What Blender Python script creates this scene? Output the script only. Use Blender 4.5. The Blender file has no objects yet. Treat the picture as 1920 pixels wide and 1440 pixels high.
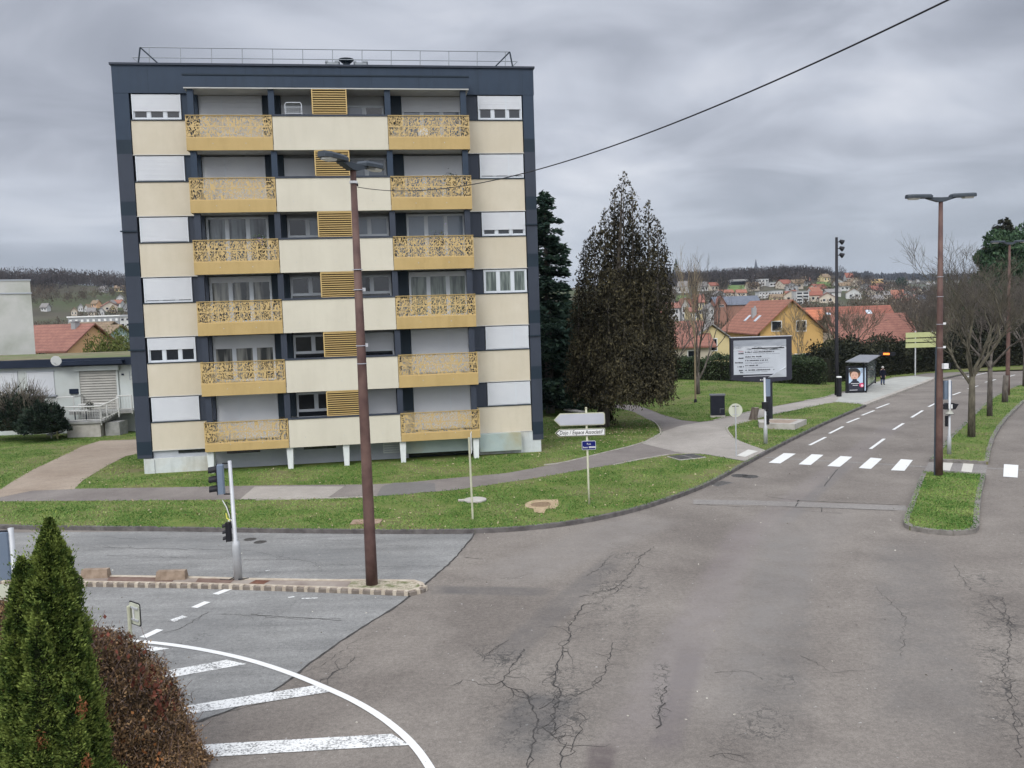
import bpy, bmesh, math, random
import numpy as np
from math import sin, cos, pi, radians, sqrt
random.seed(7); RNG = np.random.default_rng(7)
scn = bpy.context.scene
COL = scn.collection
# ---------------------------------------------------------------- camera
FPX = 1660.0; PITCH = math.atan(137/FPX); ROLL = -0.0321; HC = 7.0
_f = np.array([0, cos(PITCH), -sin(PITCH)]); _r = np.array([1.0, 0, 0]); _u = np.cross(_r, _f)
CAMR = np.array([cos(ROLL)*_r + sin(ROLL)*_u, -sin(ROLL)*_r + cos(ROLL)*_u, _f])
cam = bpy.data.cameras.new('camera'); cob = bpy.data.objects.new('camera', cam); COL.objects.link(cob)
cam.sensor_fit = 'HORIZONTAL'; cam.sensor_width = 36; cam.lens = FPX/1920*36; cam.clip_start = .1; cam.clip_end = 20000
from mathutils import Matrix, Vector
cob.matrix_world = Matrix(((CAMR[0][0], CAMR[1][0], -CAMR[2][0], 0), (CAMR[0][1], CAMR[1][1], -CAMR[2][1], 0),
                           (CAMR[0][2], CAMR[1][2], -CAMR[2][2], HC), (0, 0, 0, 1)))
scn.camera = cob
# ---------------------------------------------------------------- sky, sun, exposure
SUN_EL, SUN_AZ = radians(42), radians(205)        # azimuth clockwise from +Y: behind the camera, a little to the left
W = bpy.data.worlds.new("World"); scn.world = W; W.use_nodes = True
nt = W.node_tree; nt.nodes.clear(); N_ = nt.nodes.new; Lk = nt.links.new
def math_node(tree, op, a, b=None, c=None, clamp=False):
    n = tree.nodes.new('ShaderNodeMath'); n.operation = op; n.use_clamp = clamp
    for i, v in enumerate((a, b, c)):
        if v is None: continue
        if isinstance(v, (int, float)): n.inputs[i].default_value = v
        else: tree.links.new(v, n.inputs[i])
    return n.outputs[0]
def ramp(tree, fac, stops, interp='LINEAR'):
    n = tree.nodes.new('ShaderNodeValToRGB'); cr = n.color_ramp; cr.interpolation = interp
    while len(cr.elements) < len(stops): cr.elements.new(.5)
    for e, (p, c) in zip(cr.elements, stops):
        e.position = p; e.color = (*c, 1) if len(c) == 3 else c
    tree.links.new(fac, n.inputs[0]); return n.outputs[0]
def mixc(tree, fac, a, b, blend='MIX'):
    n = tree.nodes.new('ShaderNodeMix'); n.data_type = 'RGBA'; n.blend_type = blend; n.clamp_factor = True
    for i, v in ((0, fac), (6, a), (7, b)):
        if isinstance(v, (int, float)): n.inputs[i].default_value = v
        elif isinstance(v, tuple): n.inputs[i].default_value = (*v, 1) if len(v) == 3 else v
        else: tree.links.new(v, n.inputs[i])
    return n.outputs[2]
def noise(tree, vec, scale, detail=3, rough=.55, dist=0.0, out=0, sc3=None):
    n = tree.nodes.new('ShaderNodeTexNoise'); n.inputs['Scale'].default_value = scale; n.inputs['Detail'].default_value = detail
    n.inputs['Roughness'].default_value = rough; n.inputs['Distortion'].default_value = dist
    if sc3:
        m = tree.nodes.new('ShaderNodeMapping'); m.inputs['Scale'].default_value = sc3[:3]
        if len(sc3) > 3: m.inputs['Rotation'].default_value = (0, 0, sc3[3])
        tree.links.new(vec, m.inputs[0]); vec = m.outputs[0]
    tree.links.new(vec, n.inputs['Vector']); return n.outputs[out]
sky = N_('ShaderNodeTexSky'); sky.sky_type = 'NISHITA'; sky.sun_disc = False; sky.sun_elevation = SUN_EL; sky.sun_rotation = SUN_AZ
sky.dust_density = 2.0
tc = N_('ShaderNodeTexCoord'); sep = N_('ShaderNodeSeparateXYZ'); Lk(tc.outputs['Generated'], sep.inputs[0])
zz = math_node(nt, 'ADD', math_node(nt, 'MAXIMUM', sep.outputs[2], 0.0), .20)
px_ = math_node(nt, 'DIVIDE', sep.outputs[0], zz); py_ = math_node(nt, 'DIVIDE', sep.outputs[1], zz)
cmb = N_('ShaderNodeCombineXYZ'); Lk(px_, cmb.inputs[0]); Lk(py_, cmb.inputs[1])
n1 = noise(nt, cmb.outputs[0], .42, 4, .5, .5, sc3=(1.25, 1.0, 1))
n2 = noise(nt, cmb.outputs[0], 1.7, 5, .5, .6, sc3=(1.1, 1.2, 1))
cl = math_node(nt, 'ADD', math_node(nt, 'MULTIPLY', n1, .72), math_node(nt, 'MULTIPLY', n2, .28))
cloud = ramp(nt, cl, [(.39, (.32, .345, .41)), (.46, (.44, .47, .545)), (.52, (.60, .635, .72)), (.59, (.80, .825, .895))])
hz_ = ramp(nt, sep.outputs[2], [(0.0, (1, 1, 1)), (.03, (.85, .85, .85)), (.16, (0, 0, 0))])
cloud = mixc(nt, math_node(nt, 'MULTIPLY', hz_, .75), cloud, (.50, .565, .66))
# overcast brightens towards the hidden sun
back = ramp(nt, math_node(nt, 'MULTIPLY_ADD', sep.outputs[1], -.5, .5), [(0.15, (1, 1, 1)), (.42, (1.3, 1.3, 1.3)), (.75, (2.3, 2.25, 2.15))])
zen = ramp(nt, sep.outputs[2], [(.33, (1, 1, 1)), (.75, (2.4, 2.4, 2.4))])
cloud = mixc(nt, 1.0, cloud, back, 'MULTIPLY'); cloud = mixc(nt, 1.0, cloud, zen, 'MULTIPLY')
cloud = mixc(nt, 1.0, cloud, (9.6, 9.6, 9.6), 'MULTIPLY')
bgc = mixc(nt, .93, sky.outputs[0], cloud)
bg = N_('ShaderNodeBackground'); bg.inputs[1].default_value = .1; Lk(bgc, bg.inputs[0])
wo = N_('ShaderNodeOutputWorld'); Lk(bg.outputs[0], wo.inputs[0])
sl = bpy.data.lights.new('sun', 'SUN'); sl.energy = 1.5; sl.angle = radians(25); sl.color = (1, .96, .9)
so = bpy.data.objects.new('sun', sl); COL.objects.link(so)
so.rotation_euler = Vector((-sin(SUN_AZ)*cos(SUN_EL), -cos(SUN_AZ)*cos(SUN_EL), -sin(SUN_EL))).to_track_quat('-Z', 'Y').to_euler()
scn.view_settings.view_transform = 'Standard'; scn.view_settings.look = 'None'
scn.view_settings.exposure = 0.0; scn.view_settings.gamma = 1.0
scn.render.engine = 'CYCLES'; scn.cycles.max_bounces = 5; scn.cycles.transparent_max_bounces = 12
scn.cycles.use_denoising = True
# ---------------------------------------------------------------- projection helpers (site survey: photo point -> ground point)
CAMP = np.array([0, 0, HC])
def ray(x, y): return CAMR.T @ np.array([(x-960)/FPX, (720-y)/FPX, 1])
def base(x, y):
    return float(np.interp(y, [50, 60, 70, 80, 95, 130], [0, -.15, -.45, -.75, -1.0, -1.3]))
def G(x, y, off=0.0):
    d = ray(x, y); z = off
    for _ in range(6):
        p = CAMP + d*((z-HC)/d[2]); z = base(p[0], p[1]) + off
    return (float(p[0]), float(p[1]))
def GP(pts, off=0.0): return [G(x, y, off) for x, y in pts]
def at(x, y, Y):
    d = ray(x, y); p = CAMP + d*(Y/d[1]); return (float(p[0]), float(p[1]), float(p[2]))
# ---------------------------------------------------------------- materials
def new_mat(name):
    m = bpy.data.materials.new(name); m.use_nodes = True; t = m.node_tree
    b = t.nodes['Principled BSDF']; return m, t, b
def mat(name, c1, c2=None, scale=4.0, rough=.7, bump=0.0, bscale=None, metal=0.0, detail=4, coord='Object', sc3=None, c3=None, s3=1.0, lo=.35, hi=.65, spec=None, alpha=None):
    m, t, b = new_mat(name); b.inputs['Roughness'].default_value = rough; b.inputs['Metallic'].default_value = metal
    b.inputs['Specular IOR Level'].default_value = .22 if spec is None else spec
    b.inputs['Base Color'].default_value = (*c1, 1)
    tcn = t.nodes.new('ShaderNodeTexCoord')
    if coord == 'World':
        g = t.nodes.new('ShaderNodeNewGeometry'); vec = g.outputs['Position']
    else: vec = tcn.outputs[coord]
    if c2:
        f = noise(t, vec, scale, detail, sc3=sc3)
        col = ramp(t, f, [(lo, c1), (hi, c2)])
        if c3:
            f2 = noise(t, vec, s3, 4)
            col = mixc(t, ramp(t, f2, [(.45, (0, 0, 0)), (.65, (1, 1, 1))]), col, c3)
        t.links.new(col, b.inputs['Base Color'])
    if bump:
        f = noise(t, vec, bscale or scale*3, 4)
        bn = t.nodes.new('ShaderNodeBump'); bn.inputs['Strength'].default_value = bump; bn.inputs['Distance'].default_value = .02
        t.links.new(f, bn.inputs['Height']); t.links.new(bn.outputs[0], b.inputs['Normal'])
    return m
def leaf_mat(name, dark, light, mid=None, scale=1.2, rough=.75, amp=1.1):
    """foliage: per-leaf random value ('v' attribute) plus clumps"""
    m, t, b = new_mat(name); b.inputs['Roughness'].default_value = rough; b.inputs['Specular IOR Level'].default_value = .1
    a = t.nodes.new('ShaderNodeAttribute'); a.attribute_name = 'v'
    g = t.nodes.new('ShaderNodeTexCoord'); f = noise(t, g.outputs['Object'], scale, 3)
    s = math_node(t, 'MULTIPLY_ADD', f, amp, math_node(t, 'MULTIPLY_ADD', a.outputs['Fac'], .55, -.32-(amp-1.1)*.5))
    st = [(.2, dark), (.8, light)] if not mid else [(.2, dark), (.5, mid), (.85, light)]
    t.links.new(ramp(t, s, st), b.inputs['Base Color']); return m
def emis(name, c, s):
    m, t, b = new_mat(name); b.inputs['Base Color'].default_value = (*c, 1)
    b.inputs['Emission Color'].default_value = (*c, 1); b.inputs['Emission Strength'].default_value = s; return m
def glass_mat(name, c, rough=.08, c2=None, scale=1.0):
    m, t, b = new_mat(name); b.inputs['Base Color'].default_value = (*c, 1); b.inputs['Roughness'].default_value = rough
    b.inputs['Specular IOR Level'].default_value = .7
    if c2:
        g = t.nodes.new('ShaderNodeTexCoord'); f = noise(t, g.outputs['Object'], scale, 3, sc3=(4, 1, .35))
        t.links.new(ramp(t, f, [(.42, c), (.6, c2)]), b.inputs['Base Color'])
    return m
# ---------------------------------------------------------------- mesh building
class MB:
    def __init__(s): s.v = []; s.f = []; s.m = []; s.ms = []
    def mi(s, m):
        if m not in s.ms: s.ms.append(m)
        return s.ms.index(m)
    def add(s, vs, fs, m=None):
        o = len(s.v); s.v += [tuple(map(float, p)) for p in vs]; k = s.mi(m)
        for f in fs: s.f.append(tuple(i+o for i in f)); s.m.append(k)
    def box(s, x0, x1, y0, y1, z0, z1, m=None, T=None, bev=0):
        if x0 > x1: x0, x1 = x1, x0
        if y0 > y1: y0, y1 = y1, y0
        if z0 > z1: z0, z1 = z1, z0
        vs = [(x, y, z) for z in (z0, z1) for y in (y0, y1) for x in (x0, x1)]
        if T: vs = [T @ Vector(p) for p in vs]
        s.add(vs, [(0, 2, 3, 1), (4, 5, 7, 6), (0, 1, 5, 4), (2, 6, 7, 3), (0, 4, 6, 2), (1, 3, 7, 5)], m)
    def prism(s, pts, z0, z1, m=None, mtop=None, zf=None):
        """extrude 2D outline (CCW or CW) from z0 to z1 (numbers, or zf(x,y) added)"""
        n = len(pts); zf = zf or (lambda x, y: 0)
        A = sum(pts[i][0]*pts[(i+1) % n][1]-pts[(i+1) % n][0]*pts[i][1] for i in range(n))
        if A < 0: pts = pts[::-1]
        vs = [(x, y, z0+zf(x, y)) for x, y in pts] + [(x, y, z1+zf(x, y)) for x, y in pts]
        s.add(vs, [tuple(range(n-1, -1, -1))] + [(i, (i+1) % n, n+(i+1) % n, n+i) for i in range(n)], m)
        s.add(vs[n:], [tuple(range(n))], mtop if mtop is not None else m)
    def plate(s, pts, y0, y1, m=None, back=None):
        """outline in x,z extruded along y"""
        n = len(pts)
        A = sum(pts[i][0]*pts[(i+1) % n][1]-pts[(i+1) % n][0]*pts[i][1] for i in range(n))
        if A < 0: pts = pts[::-1]
        vs = [(x, y0, z) for x, z in pts] + [(x, y1, z) for x, z in pts]
        s.add(vs, [tuple(range(n))], m)
        s.add(vs, [tuple(range(2*n-1, n-1, -1))] + [(i, n+i, n+(i+1) % n, (i+1) % n) for i in range(n)], back if back is not None else m)
    def tube(s, P, R, n=8, m=None, cap=True):
        P = [Vector(p) for p in P]; R = R if isinstance(R, (list, tuple)) else [R]*len(P)
        rings = []; up = None
        for i, p in enumerate(P):
            d = (P[min(i+1, len(P)-1)]-P[max(i-1, 0)])
            if d.length < 1e-9: d = Vector((0, 0, 1))
            d.normalize()
            if up is None: up = Vector((1, 0, 0)) if abs(d.x) < .9 else Vector((0, 1, 0))
            a = (up - d*up.dot(d)).normalized(); b = d.cross(a); up = a
            rings.append([p + (a*cos(2*pi*k/n)+b*sin(2*pi*k/n))*R[i] for k in range(n)])
        vs = [q for r in rings for q in r]; fs = []
        for i in range(len(P)-1):
            for k in range(n): fs.append((i*n+k, i*n+(k+1) % n, (i+1)*n+(k+1) % n, (i+1)*n+k))
        if cap: fs += [tuple(range(n-1, -1, -1)), tuple((len(P)-1)*n+k for k in range(n))]
        s.add(vs, fs, m)
    def cyl(s, x, y, z0, z1, r0, r1=None, n=16, m=None): s.tube([(x, y, z0), (x, y, z1)], [r0, r1 if r1 is not None else r0], n, m)
    def lathe(s, prof, n=16, m=None, T=None):
        vs = [(r*cos(2*pi*k/n), r*sin(2*pi*k/n), z) for r, z in prof for k in range(n)]
        if T: vs = [T @ Vector(p) for p in vs]
        fs = [(i*n+k, i*n+(k+1) % n, (i+1)*n+(k+1) % n, (i+1)*n+k) for i in range(len(prof)-1) for k in range(n)]
        fs += [tuple(range(n-1, -1, -1)), tuple((len(prof)-1)*n+k for k in range(n))]
        s.add(vs, fs, m)
    def build(s, name, m=None, parent=None, smooth=False, loc=None):
        me = bpy.data.meshes.new(name); me.from_pydata(s.v, [], s.f)
        for k in s.ms: me.materials.append(k if k is not None else m)
        if len(s.ms) > 1: me.polygons.foreach_set('material_index', s.m)
        if smooth: me.polygons.foreach_set('use_smooth', [True]*len(s.f))
        me.update(); o = bpy.data.objects.new(name, me); COL.objects.link(o)
        if parent: o.parent = parent
        if loc: o.location = loc
        return o
def tag(o, label=None, cat=None, group=None, kind=None):
    if label: o['label'] = label
    if cat: o['category'] = cat
    if group: o['group'] = group
    if kind: o['kind'] = kind
    return o
def thing(name, label, cat, loc=(0, 0, 0), rz=0.0, group=None):
    o = bpy.data.objects.new(name, None); COL.objects.link(o); o.location = loc; o.rotation_euler = (0, 0, rz)
    o.empty_display_size = .3; return tag(o, label, cat, group)
def copy_tree(o, parent=None):
    c = o.copy(); COL.objects.link(c); c.parent = parent
    for ch in list(o.children): copy_tree(ch, c)
    return c
def struct(o, label=None): o['kind'] = 'structure'; return tag(o, label) if label else o
def fast_mesh(name, V, F4, m, parent=None, v=None, tri=False):
    """numpy quads/tris; v = per-face value stored as attribute 'v'"""
    k = 3 if tri else 4; nf = len(F4)
    me = bpy.data.meshes.new(name); me.vertices.add(len(V)); me.vertices.foreach_set('co', np.asarray(V, np.float32).ravel())
    me.loops.add(nf*k); me.loops.foreach_set('vertex_index', np.asarray(F4, np.int32).ravel())
    me.polygons.add(nf); me.polygons.foreach_set('loop_start', np.arange(0, nf*k, k, dtype=np.int32))
    try: me.polygons.foreach_set('loop_total', np.full(nf, k, np.int32))
    except Exception: pass
    me.update(calc_edges=True)
    if v is not None:
        at_ = me.attributes.new('v', 'FLOAT', 'FACE'); at_.data.foreach_set('value', np.asarray(v, np.float32))
    me.materials.append(m); o = bpy.data.objects.new(name, me); COL.objects.link(o)
    if parent: o.parent = parent
    return o
def leaves(name, C, D, L, Wd, m, parent=None, v=None, seed=0):
    """one pointed quad per leaf: centre C, direction D, length L, width Wd"""
    r = np.random.default_rng(seed); n = len(C)
    D = D/np.maximum(np.linalg.norm(D, axis=1, keepdims=True), 1e-6)
    q = r.normal(size=(n, 3)); S = np.cross(D, q); S /= np.maximum(np.linalg.norm(S, axis=1, keepdims=True), 1e-6)
    L = np.broadcast_to(L, (n,))[:, None]; Wd = np.broadcast_to(Wd, (n,))[:, None]
    a = C - D*L*.5; b = C + S*Wd*.5; c = C + D*L*.5; d = C - S*Wd*.5
    V = np.stack([a, b, c, d], 1).reshape(-1, 3); F = np.arange(4*n).reshape(-1, 4)
    return fast_mesh(name, V, F, m, parent, r.random(n) if v is None else v)
def sheet(name, pts, off, m, parent=None, step=None, zf=None, thick=0.0, side=None, grid=None):
    """flat or sloping ground sheet with the outline pts, cut where the terrain bends; thick>0 gives it a side skirt"""
    bm = bmesh.new(); vs = [bm.verts.new((x, y, 0)) for x, y in pts]; f = bm.faces.new(vs); bm.normal_update()
    if f.normal.z < 0: f.normal_flip()
    ys = [50, 60, 70, 80, 95, 130]
    xs = []
    if grid:
        ymin = min(p[1] for p in pts); ymax = max(p[1] for p in pts); xmin = min(p[0] for p in pts); xmax = max(p[0] for p in pts)
        ys = ys + list(np.arange(ymin, ymax, grid)); xs = list(np.arange(xmin, xmax, grid))
    for y in ys: bmesh.ops.bisect_plane(bm, geom=bm.verts[:]+bm.edges[:]+bm.faces[:], plane_co=(0, y, 0), plane_no=(0, 1, 0))
    for x in xs: bmesh.ops.bisect_plane(bm, geom=bm.verts[:]+bm.edges[:]+bm.faces[:], plane_co=(x, 0, 0), plane_no=(1, 0, 0))
    bmesh.ops.triangulate(bm, faces=bm.faces[:])
    if thick:
        be = [e for e in bm.edges if e.is_boundary]
        r = bmesh.ops.extrude_edge_only(bm, edges=be); nv = [g for g in r['geom'] if isinstance(g, bmesh.types.BMVert)]
        nv = set(nv)
    else: nv = set()
    for v in bm.verts:
        b = base(v.co.x, v.co.y)
        v.co.z = b + off + (zf(v.co.x, v.co.y) if zf and v not in nv else 0) - (thick if v in nv else 0)
    if thick: bmesh.ops.recalc_face_normals(bm, faces=bm.faces[:])
    me = bpy.data.meshes.new(name); bm.to_mesh(me); bm.free(); me.materials.append(m)
    o = bpy.data.objects.new(name, me); COL.objects.link(o)
    if parent: o.parent = parent
    return o
def resample(P, step):
    P = [np.array(p, float) for p in P]; out = [P[0]]
    for a, b in zip(P[:-1], P[1:]):
        n = max(1, int(round(np.linalg.norm(b-a)/step)))
        for i in range(1, n+1): out.append(a+(b-a)*i/n)
    return out
def smooth_line(P, it=2):
    P = [np.array(p, float) for p in P]
    for _ in range(it):
        Q = [P[0]]
        for a, b in zip(P[:-1], P[1:]): Q += [a*.75+b*.25, a*.25+b*.75]
        Q.append(P[-1]); P = Q
    return P
def ribbon(mb, P, w, off, m, h=0.0, side=0.0, zoff=None):
    """strip of width w along P (offset sideways), on the ground; h>0: a raised strip (kerb) of that height"""
    P = [np.array(p[:2], float) for p in P]; n = len(P); Lp, Rp = [], []
    for i in range(n):
        d = P[min(i+1, n-1)]-P[max(i-1, 0)]; d /= max(np.linalg.norm(d), 1e-9); q = np.array([-d[1], d[0]])
        ww = w[i] if isinstance(w, (list, np.ndarray)) else w
        Lp.append(P[i]+q*(side+ww/2)); Rp.append(P[i]+q*(side-ww/2))
    z = lambda p: base(p[0], p[1])
    vs = []
    for a, b in zip(Lp, Rp):
        vs += [(a[0], a[1], z(a)+off+h), (b[0], b[1], z(b)+off+h)]
        if h: vs += [(a[0], a[1], z(a)+off-.05), (b[0], b[1], z(b)+off-.05)]
    fs = []
    if h:
        for i in range(n-1):
            a = 4*i; b = a+4
            fs += [(a, a+1, b+1, b), (a+2, a, b, b+2), (a+1, a+3, b+3, b+1)]
        fs += [(0, 2, 3, 1), (4*n-4, 4*n-3, 4*n-1, 4*n-2)]
    else:
        for i in range(n-1): a = 2*i; fs.append((a, a+1, a+3, a+2))
    mb.add(vs, fs, m)
def inside(pts, poly):
    x, y = pts[:, 0], pts[:, 1]; r = np.zeros(len(pts), bool); n = len(poly); j = n-1
    for i in range(n):
        xi, yi = poly[i]; xj, yj = poly[j]
        c = ((yi > y) != (yj > y)) & (x < (xj-xi)*(y-yi)/((yj-yi) if yj != yi else 1e-9)+xi); r ^= c; j = i
    return r
def text_mesh(body, size, m, parent, loc, rot=(pi/2, 0, 0), name='lettering', shear=0.0, sx=1.0, align='LEFT', bold=0.0):
    cu = bpy.data.curves.new('lettering', 'FONT'); cu.body = body; cu.size = size; cu.extrude = .002; cu.shear = shear; cu.offset = bold
    cu.align_x = align; cu.space_character = 1.08
    to = bpy.data.objects.new('tmp', cu); COL.objects.link(to); dg = bpy.context.evaluated_depsgraph_get()
    me = bpy.data.meshes.new_from_object(to.evaluated_get(dg)); bpy.data.objects.remove(to); me.materials.clear(); me.materials.append(m)
    o = bpy.data.objects.new(name, me); COL.objects.link(o); o.parent = parent; o.location = loc; o.rotation_euler = rot; o.scale = (sx, 1, 1)
    return o
# ================================================================ SETTING: terrain, roads, lawns
def ss(t): t = min(max(t, 0.0), 1.0); return t*t*(3-2*t)
def hill_top(tx):
    """height (m) that the hillside reaches, by bearing X/Y"""
    return float(np.interp(tx, [-1.2, -.75, -.60, -.50, -.42, -.30, -.1, .05, .14, .22, .30, .34, .40, .45, .5, .8, 1.2],
                           [20, 40, 44, 43, 38, 34, 30, 27, 29, 27, 29, 27, 21, 10, 4, 2, 2]))
def tz(x, y):
    """terrain height; near the street it lies just under the road sheet"""
    r = math.hypot(x, y)
    if y <= 0 or r < 105: 
        return base(x, y) - .09
    tx = x/max(y, 1e-3)
    if y < 5: tx = 1.2*(1 if x > 0 else -1)
    z = base(x, y)-.09
    z = z + (-4.6 - z)*ss((r-128)/110)
    H = hill_top(tx)
    z = z + (H+4.6)*ss((r-370)/520)
    z = z + (H*-.35)*ss((r-960)/700) + (44+6*sin(tx*5))*ss((r-1500)/1200)
    return z
M_turf = mat('turf_base', (.080, .122, .028), (.125, .155, .043), 1.6, .95, .9, 14, coord='World', c3=(.135, .125, .062), s3=.35, detail=6, spec=.1)
M_terr = mat('hillside_ground', (.045, .042, .032), (.075, .068, .050), .02, .95, coord='World', c3=(.062, .075, .036), s3=.011, spec=.1)
def build_terrain():
    rad = [0, 20, 40, 60, 80, 100, 105, 115, 128, 150, 180, 215, 250, 300, 340, 370, 400, 430, 460, 500, 540, 580, 620, 660, 700, 740, 780, 820, 860, 890, 930, 960, 1050, 1150, 1300, 1500, 1700, 1900, 2100, 2300, 2500, 2700, 3200, 4500, 7000]
    az = list(np.arange(-180, -45, 9)) + list(np.arange(-45, 45, 1.0)) + list(np.arange(45, 180, 9)); n = len(az)
    V = [(0, 0, -.09)]; F = []
    for r in rad[1:]:
        for a in az:
            x, y = r*sin(radians(a)), r*cos(radians(a)); V.append((x, y, tz(x, y)))
    for k in range(n): F.append((0, 1+(k+1) % n, 1+k))
    for i in range(len(rad)-2):
        for k in range(n): F.append((1+i*n+k, 1+i*n+(k+1) % n, 1+(i+1)*n+(k+1) % n, 1+(i+1)*n+k))
    mb = MB(); mb.add(V, F, M_terr); o = mb.build('terrain', M_terr, smooth=True); struct(o)
build_terrain()
# ---- asphalt
def line_mask(t, vec, A, B, w, soft=.6):
    A = np.array(A[:2]); B = np.array(B[:2]); d = B-A; L = np.linalg.norm(d); d /= L; nn = np.array([-d[1], d[0]])
    s = t.nodes.new('ShaderNodeSeparateXYZ'); t.links.new(vec, s.inputs[0]); X, Y = s.outputs[0], s.outputs[1]
    def dot(k): return math_node(t, 'ADD', math_node(t, 'MULTIPLY', X, float(k[0])), math_node(t, 'MULTIPLY', Y, float(k[1])))
    dn = math_node(t, 'ABSOLUTE', math_node(t, 'SUBTRACT', dot(nn), float(A@nn)))
    dt = math_node(t, 'SUBTRACT', dot(d), float(A@d))
    m = t.nodes.new('ShaderNodeMapRange'); m.interpolation_type = 'SMOOTHSTEP'; t.links.new(dn, m.inputs[0]); m.inputs[1].default_value = w; m.inputs[2].default_value = w*(1-soft); m.inputs[3].default_value = 0; m.inputs[4].default_value = 1
    q = math_node(t, 'ABSOLUTE', math_node(t, 'SUBTRACT', dt, L/2))
    m2 = t.nodes.new('ShaderNodeMapRange'); m2.interpolation_type = 'SMOOTHSTEP'; t.links.new(q, m2.inputs[0]); m2.inputs[1].default_value = L/2; m2.inputs[2].default_value = L/2*.6; m2.inputs[3].default_value = 0; m2.inputs[4].default_value = 1
    return math_node(t, 'MULTIPLY', m.outputs[0], m2.outputs[0])
def asphalt(name, c1, c2, tracks=(), cracks=(), fine=1.0, streak=None):
    m, t, b = new_mat(name); b.inputs['Roughness'].default_value = .88; b.inputs['Specular IOR Level'].default_value = .25
    g = t.nodes.new('ShaderNodeNewGeometry'); vec = g.outputs['Position']
    big = noise(t, vec, .28, 4, .6, .3); col = ramp(t, big, [(.35, c1), (.65, c2)])
    med = noise(t, vec, 2.3, 5, .65); col = mixc(t, .30, col, ramp(t, med, [(.3, (.72, .72, .72)), (.7, (1.25, 1.25, 1.25))]), 'MULTIPLY')
    g2 = noise(t, vec, 10, 5, .85); col = mixc(t, .8*fine, col, ramp(t, g2, [(.3, (.62, .62, .62)), (.7, (1.38, 1.38, 1.38))]), 'MULTIPLY')
    gr = noise(t, vec, 38, 3, .8); col = mixc(t, .8*fine, col, ramp(t, gr, [(.28, (.62, .62, .62)), (.72, (1.38, 1.38, 1.38))]), 'MULTIPLY')
    sp = noise(t, vec, 9, 2, .5); col = mixc(t, ramp(t, sp, [(.72, (0, 0, 0)), (.76, (1, 1, 1))]), col, (.30, .29, .27))
    if streak:
        st = noise(t, vec, 1.0, 5, .65, sc3=(streak[0], streak[1], 1, streak[2])); col = mixc(t, .75, col, ramp(t, st, [(.34, (.74, .74, .75)), (.6, (1.12, 1.12, 1.12))]), 'MULTIPLY')
    for A, B, w, c, s in tracks:
        k = line_mask(t, vec, A, B, w); nz = ramp(t, noise(t, vec, 1.4, 5, .7), [(.3, (.35, .35, .35)), (.65, (1, 1, 1))])
        col = mixc(t, math_node(t, 'MULTIPLY', math_node(t, 'MULTIPLY', k, nz), s), col, c)
    if cracks:
        wv = t.nodes.new('ShaderNodeVectorMath'); wv.operation = 'MULTIPLY_ADD'; t.links.new(noise(t, vec, 3.0, 4, .7, out=1), wv.inputs[0]); wv.inputs[1].default_value = (.55, .55, 0); t.links.new(vec, wv.inputs[2])
        tot = None
        for A, B, w, s in cracks:
            k = math_node(t, 'MULTIPLY', line_mask(t, vec, A, B, w, .9), s); tot = k if tot is None else math_node(t, 'MAXIMUM', tot, k)
        tot = math_node(t, 'MULTIPLY', tot, ramp(t, noise(t, vec, .9, 3), [(.38, (.1, .1, .1)), (.6, (1, 1, 1))]))
        for sc, wd in ((1.7, .026), (4.8, .055)):
            v = t.nodes.new('ShaderNodeTexVoronoi'); v.feature = 'DISTANCE_TO_EDGE'; v.inputs['Scale'].default_value = sc; t.links.new(wv.outputs[0], v.inputs['Vector'])
            e = t.nodes.new('ShaderNodeMapRange'); t.links.new(v.outputs['Distance'], e.inputs[0]); e.inputs[1].default_value = wd; e.inputs[2].default_value = wd*.25; e.inputs[3].default_value = 0; e.inputs[4].default_value = 1
            col = mixc(t, math_node(t, 'MULTIPLY', math_node(t, 'MULTIPLY', e.outputs[0], tot), .9), col, (.045, .043, .040))
    t.links.new(col, b.inputs['Base Color'])
    bn = t.nodes.new('ShaderNodeBump'); bn.inputs['Strength'].default_value = .5; bn.inputs['Distance'].default_value = .01
    t.links.new(gr, bn.inputs['Height']); t.links.new(bn.outputs[0], b.inputs['Normal']); return m
tr = [(G(1420, 960), G(1130, 1500), .75, (.165, .142, .138), .55), (G(1700, 780), G(1330, 1060), .8, (.175, .155, .15), .45),
      (G(1170, 1030), G(900, 1270), .5, (.085, .08, .078), .55), (G(1480, 980), G(1420, 1440), 1.0, (.115, .11, .105), .5),
      (G(1040, 1290), G(950, 1430), .75, (.075, .072, .07), .8), (G(1700, 1000), G(1760, 1440), 1.2, (.115, .11, .105), .45),
      (G(1300, 1200), G(1240, 1440), .35, (.10, .085, .085), .7), (G(790, 1105), G(1050, 1110), .45, (.085, .08, .078), .8),
      (G(1600, 860), G(1450, 1000), .35, (.11, .105, .1), .5), (G(1130, 1390), G(1120, 1480), .3, (.07, .055, .055), .9),
      (G(1560, 930), G(1150, 1440), 1.6, (.21, .195, .18), .35), (G(1250, 960), G(900, 1100), 1.5, (.215, .20, .185), .4)]
cr = [(G(920, 1190), G(1010, 1440), .9, 1.0), (G(1060, 1230), G(1060, 1440), .9, 1.0), (G(1180, 1010), G(1080, 1240), .7, .8), (G(1220, 1060), G(1120, 1330), .35, .6),
      (G(1240, 1230), G(1235, 1400), .25, .9), (G(1480, 1320), G(1380, 1440), .9, .8), (G(1840, 1050), G(1920, 1440), .9, .9), (G(640, 1230), G(560, 1320), .8, .6), (G(1500, 1260), G(1420, 1300), .5, .6)]
M_road = asphalt('asphalt_brown_grey', (.126, .110, .096), (.180, .160, .139), tr, cr)
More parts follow.
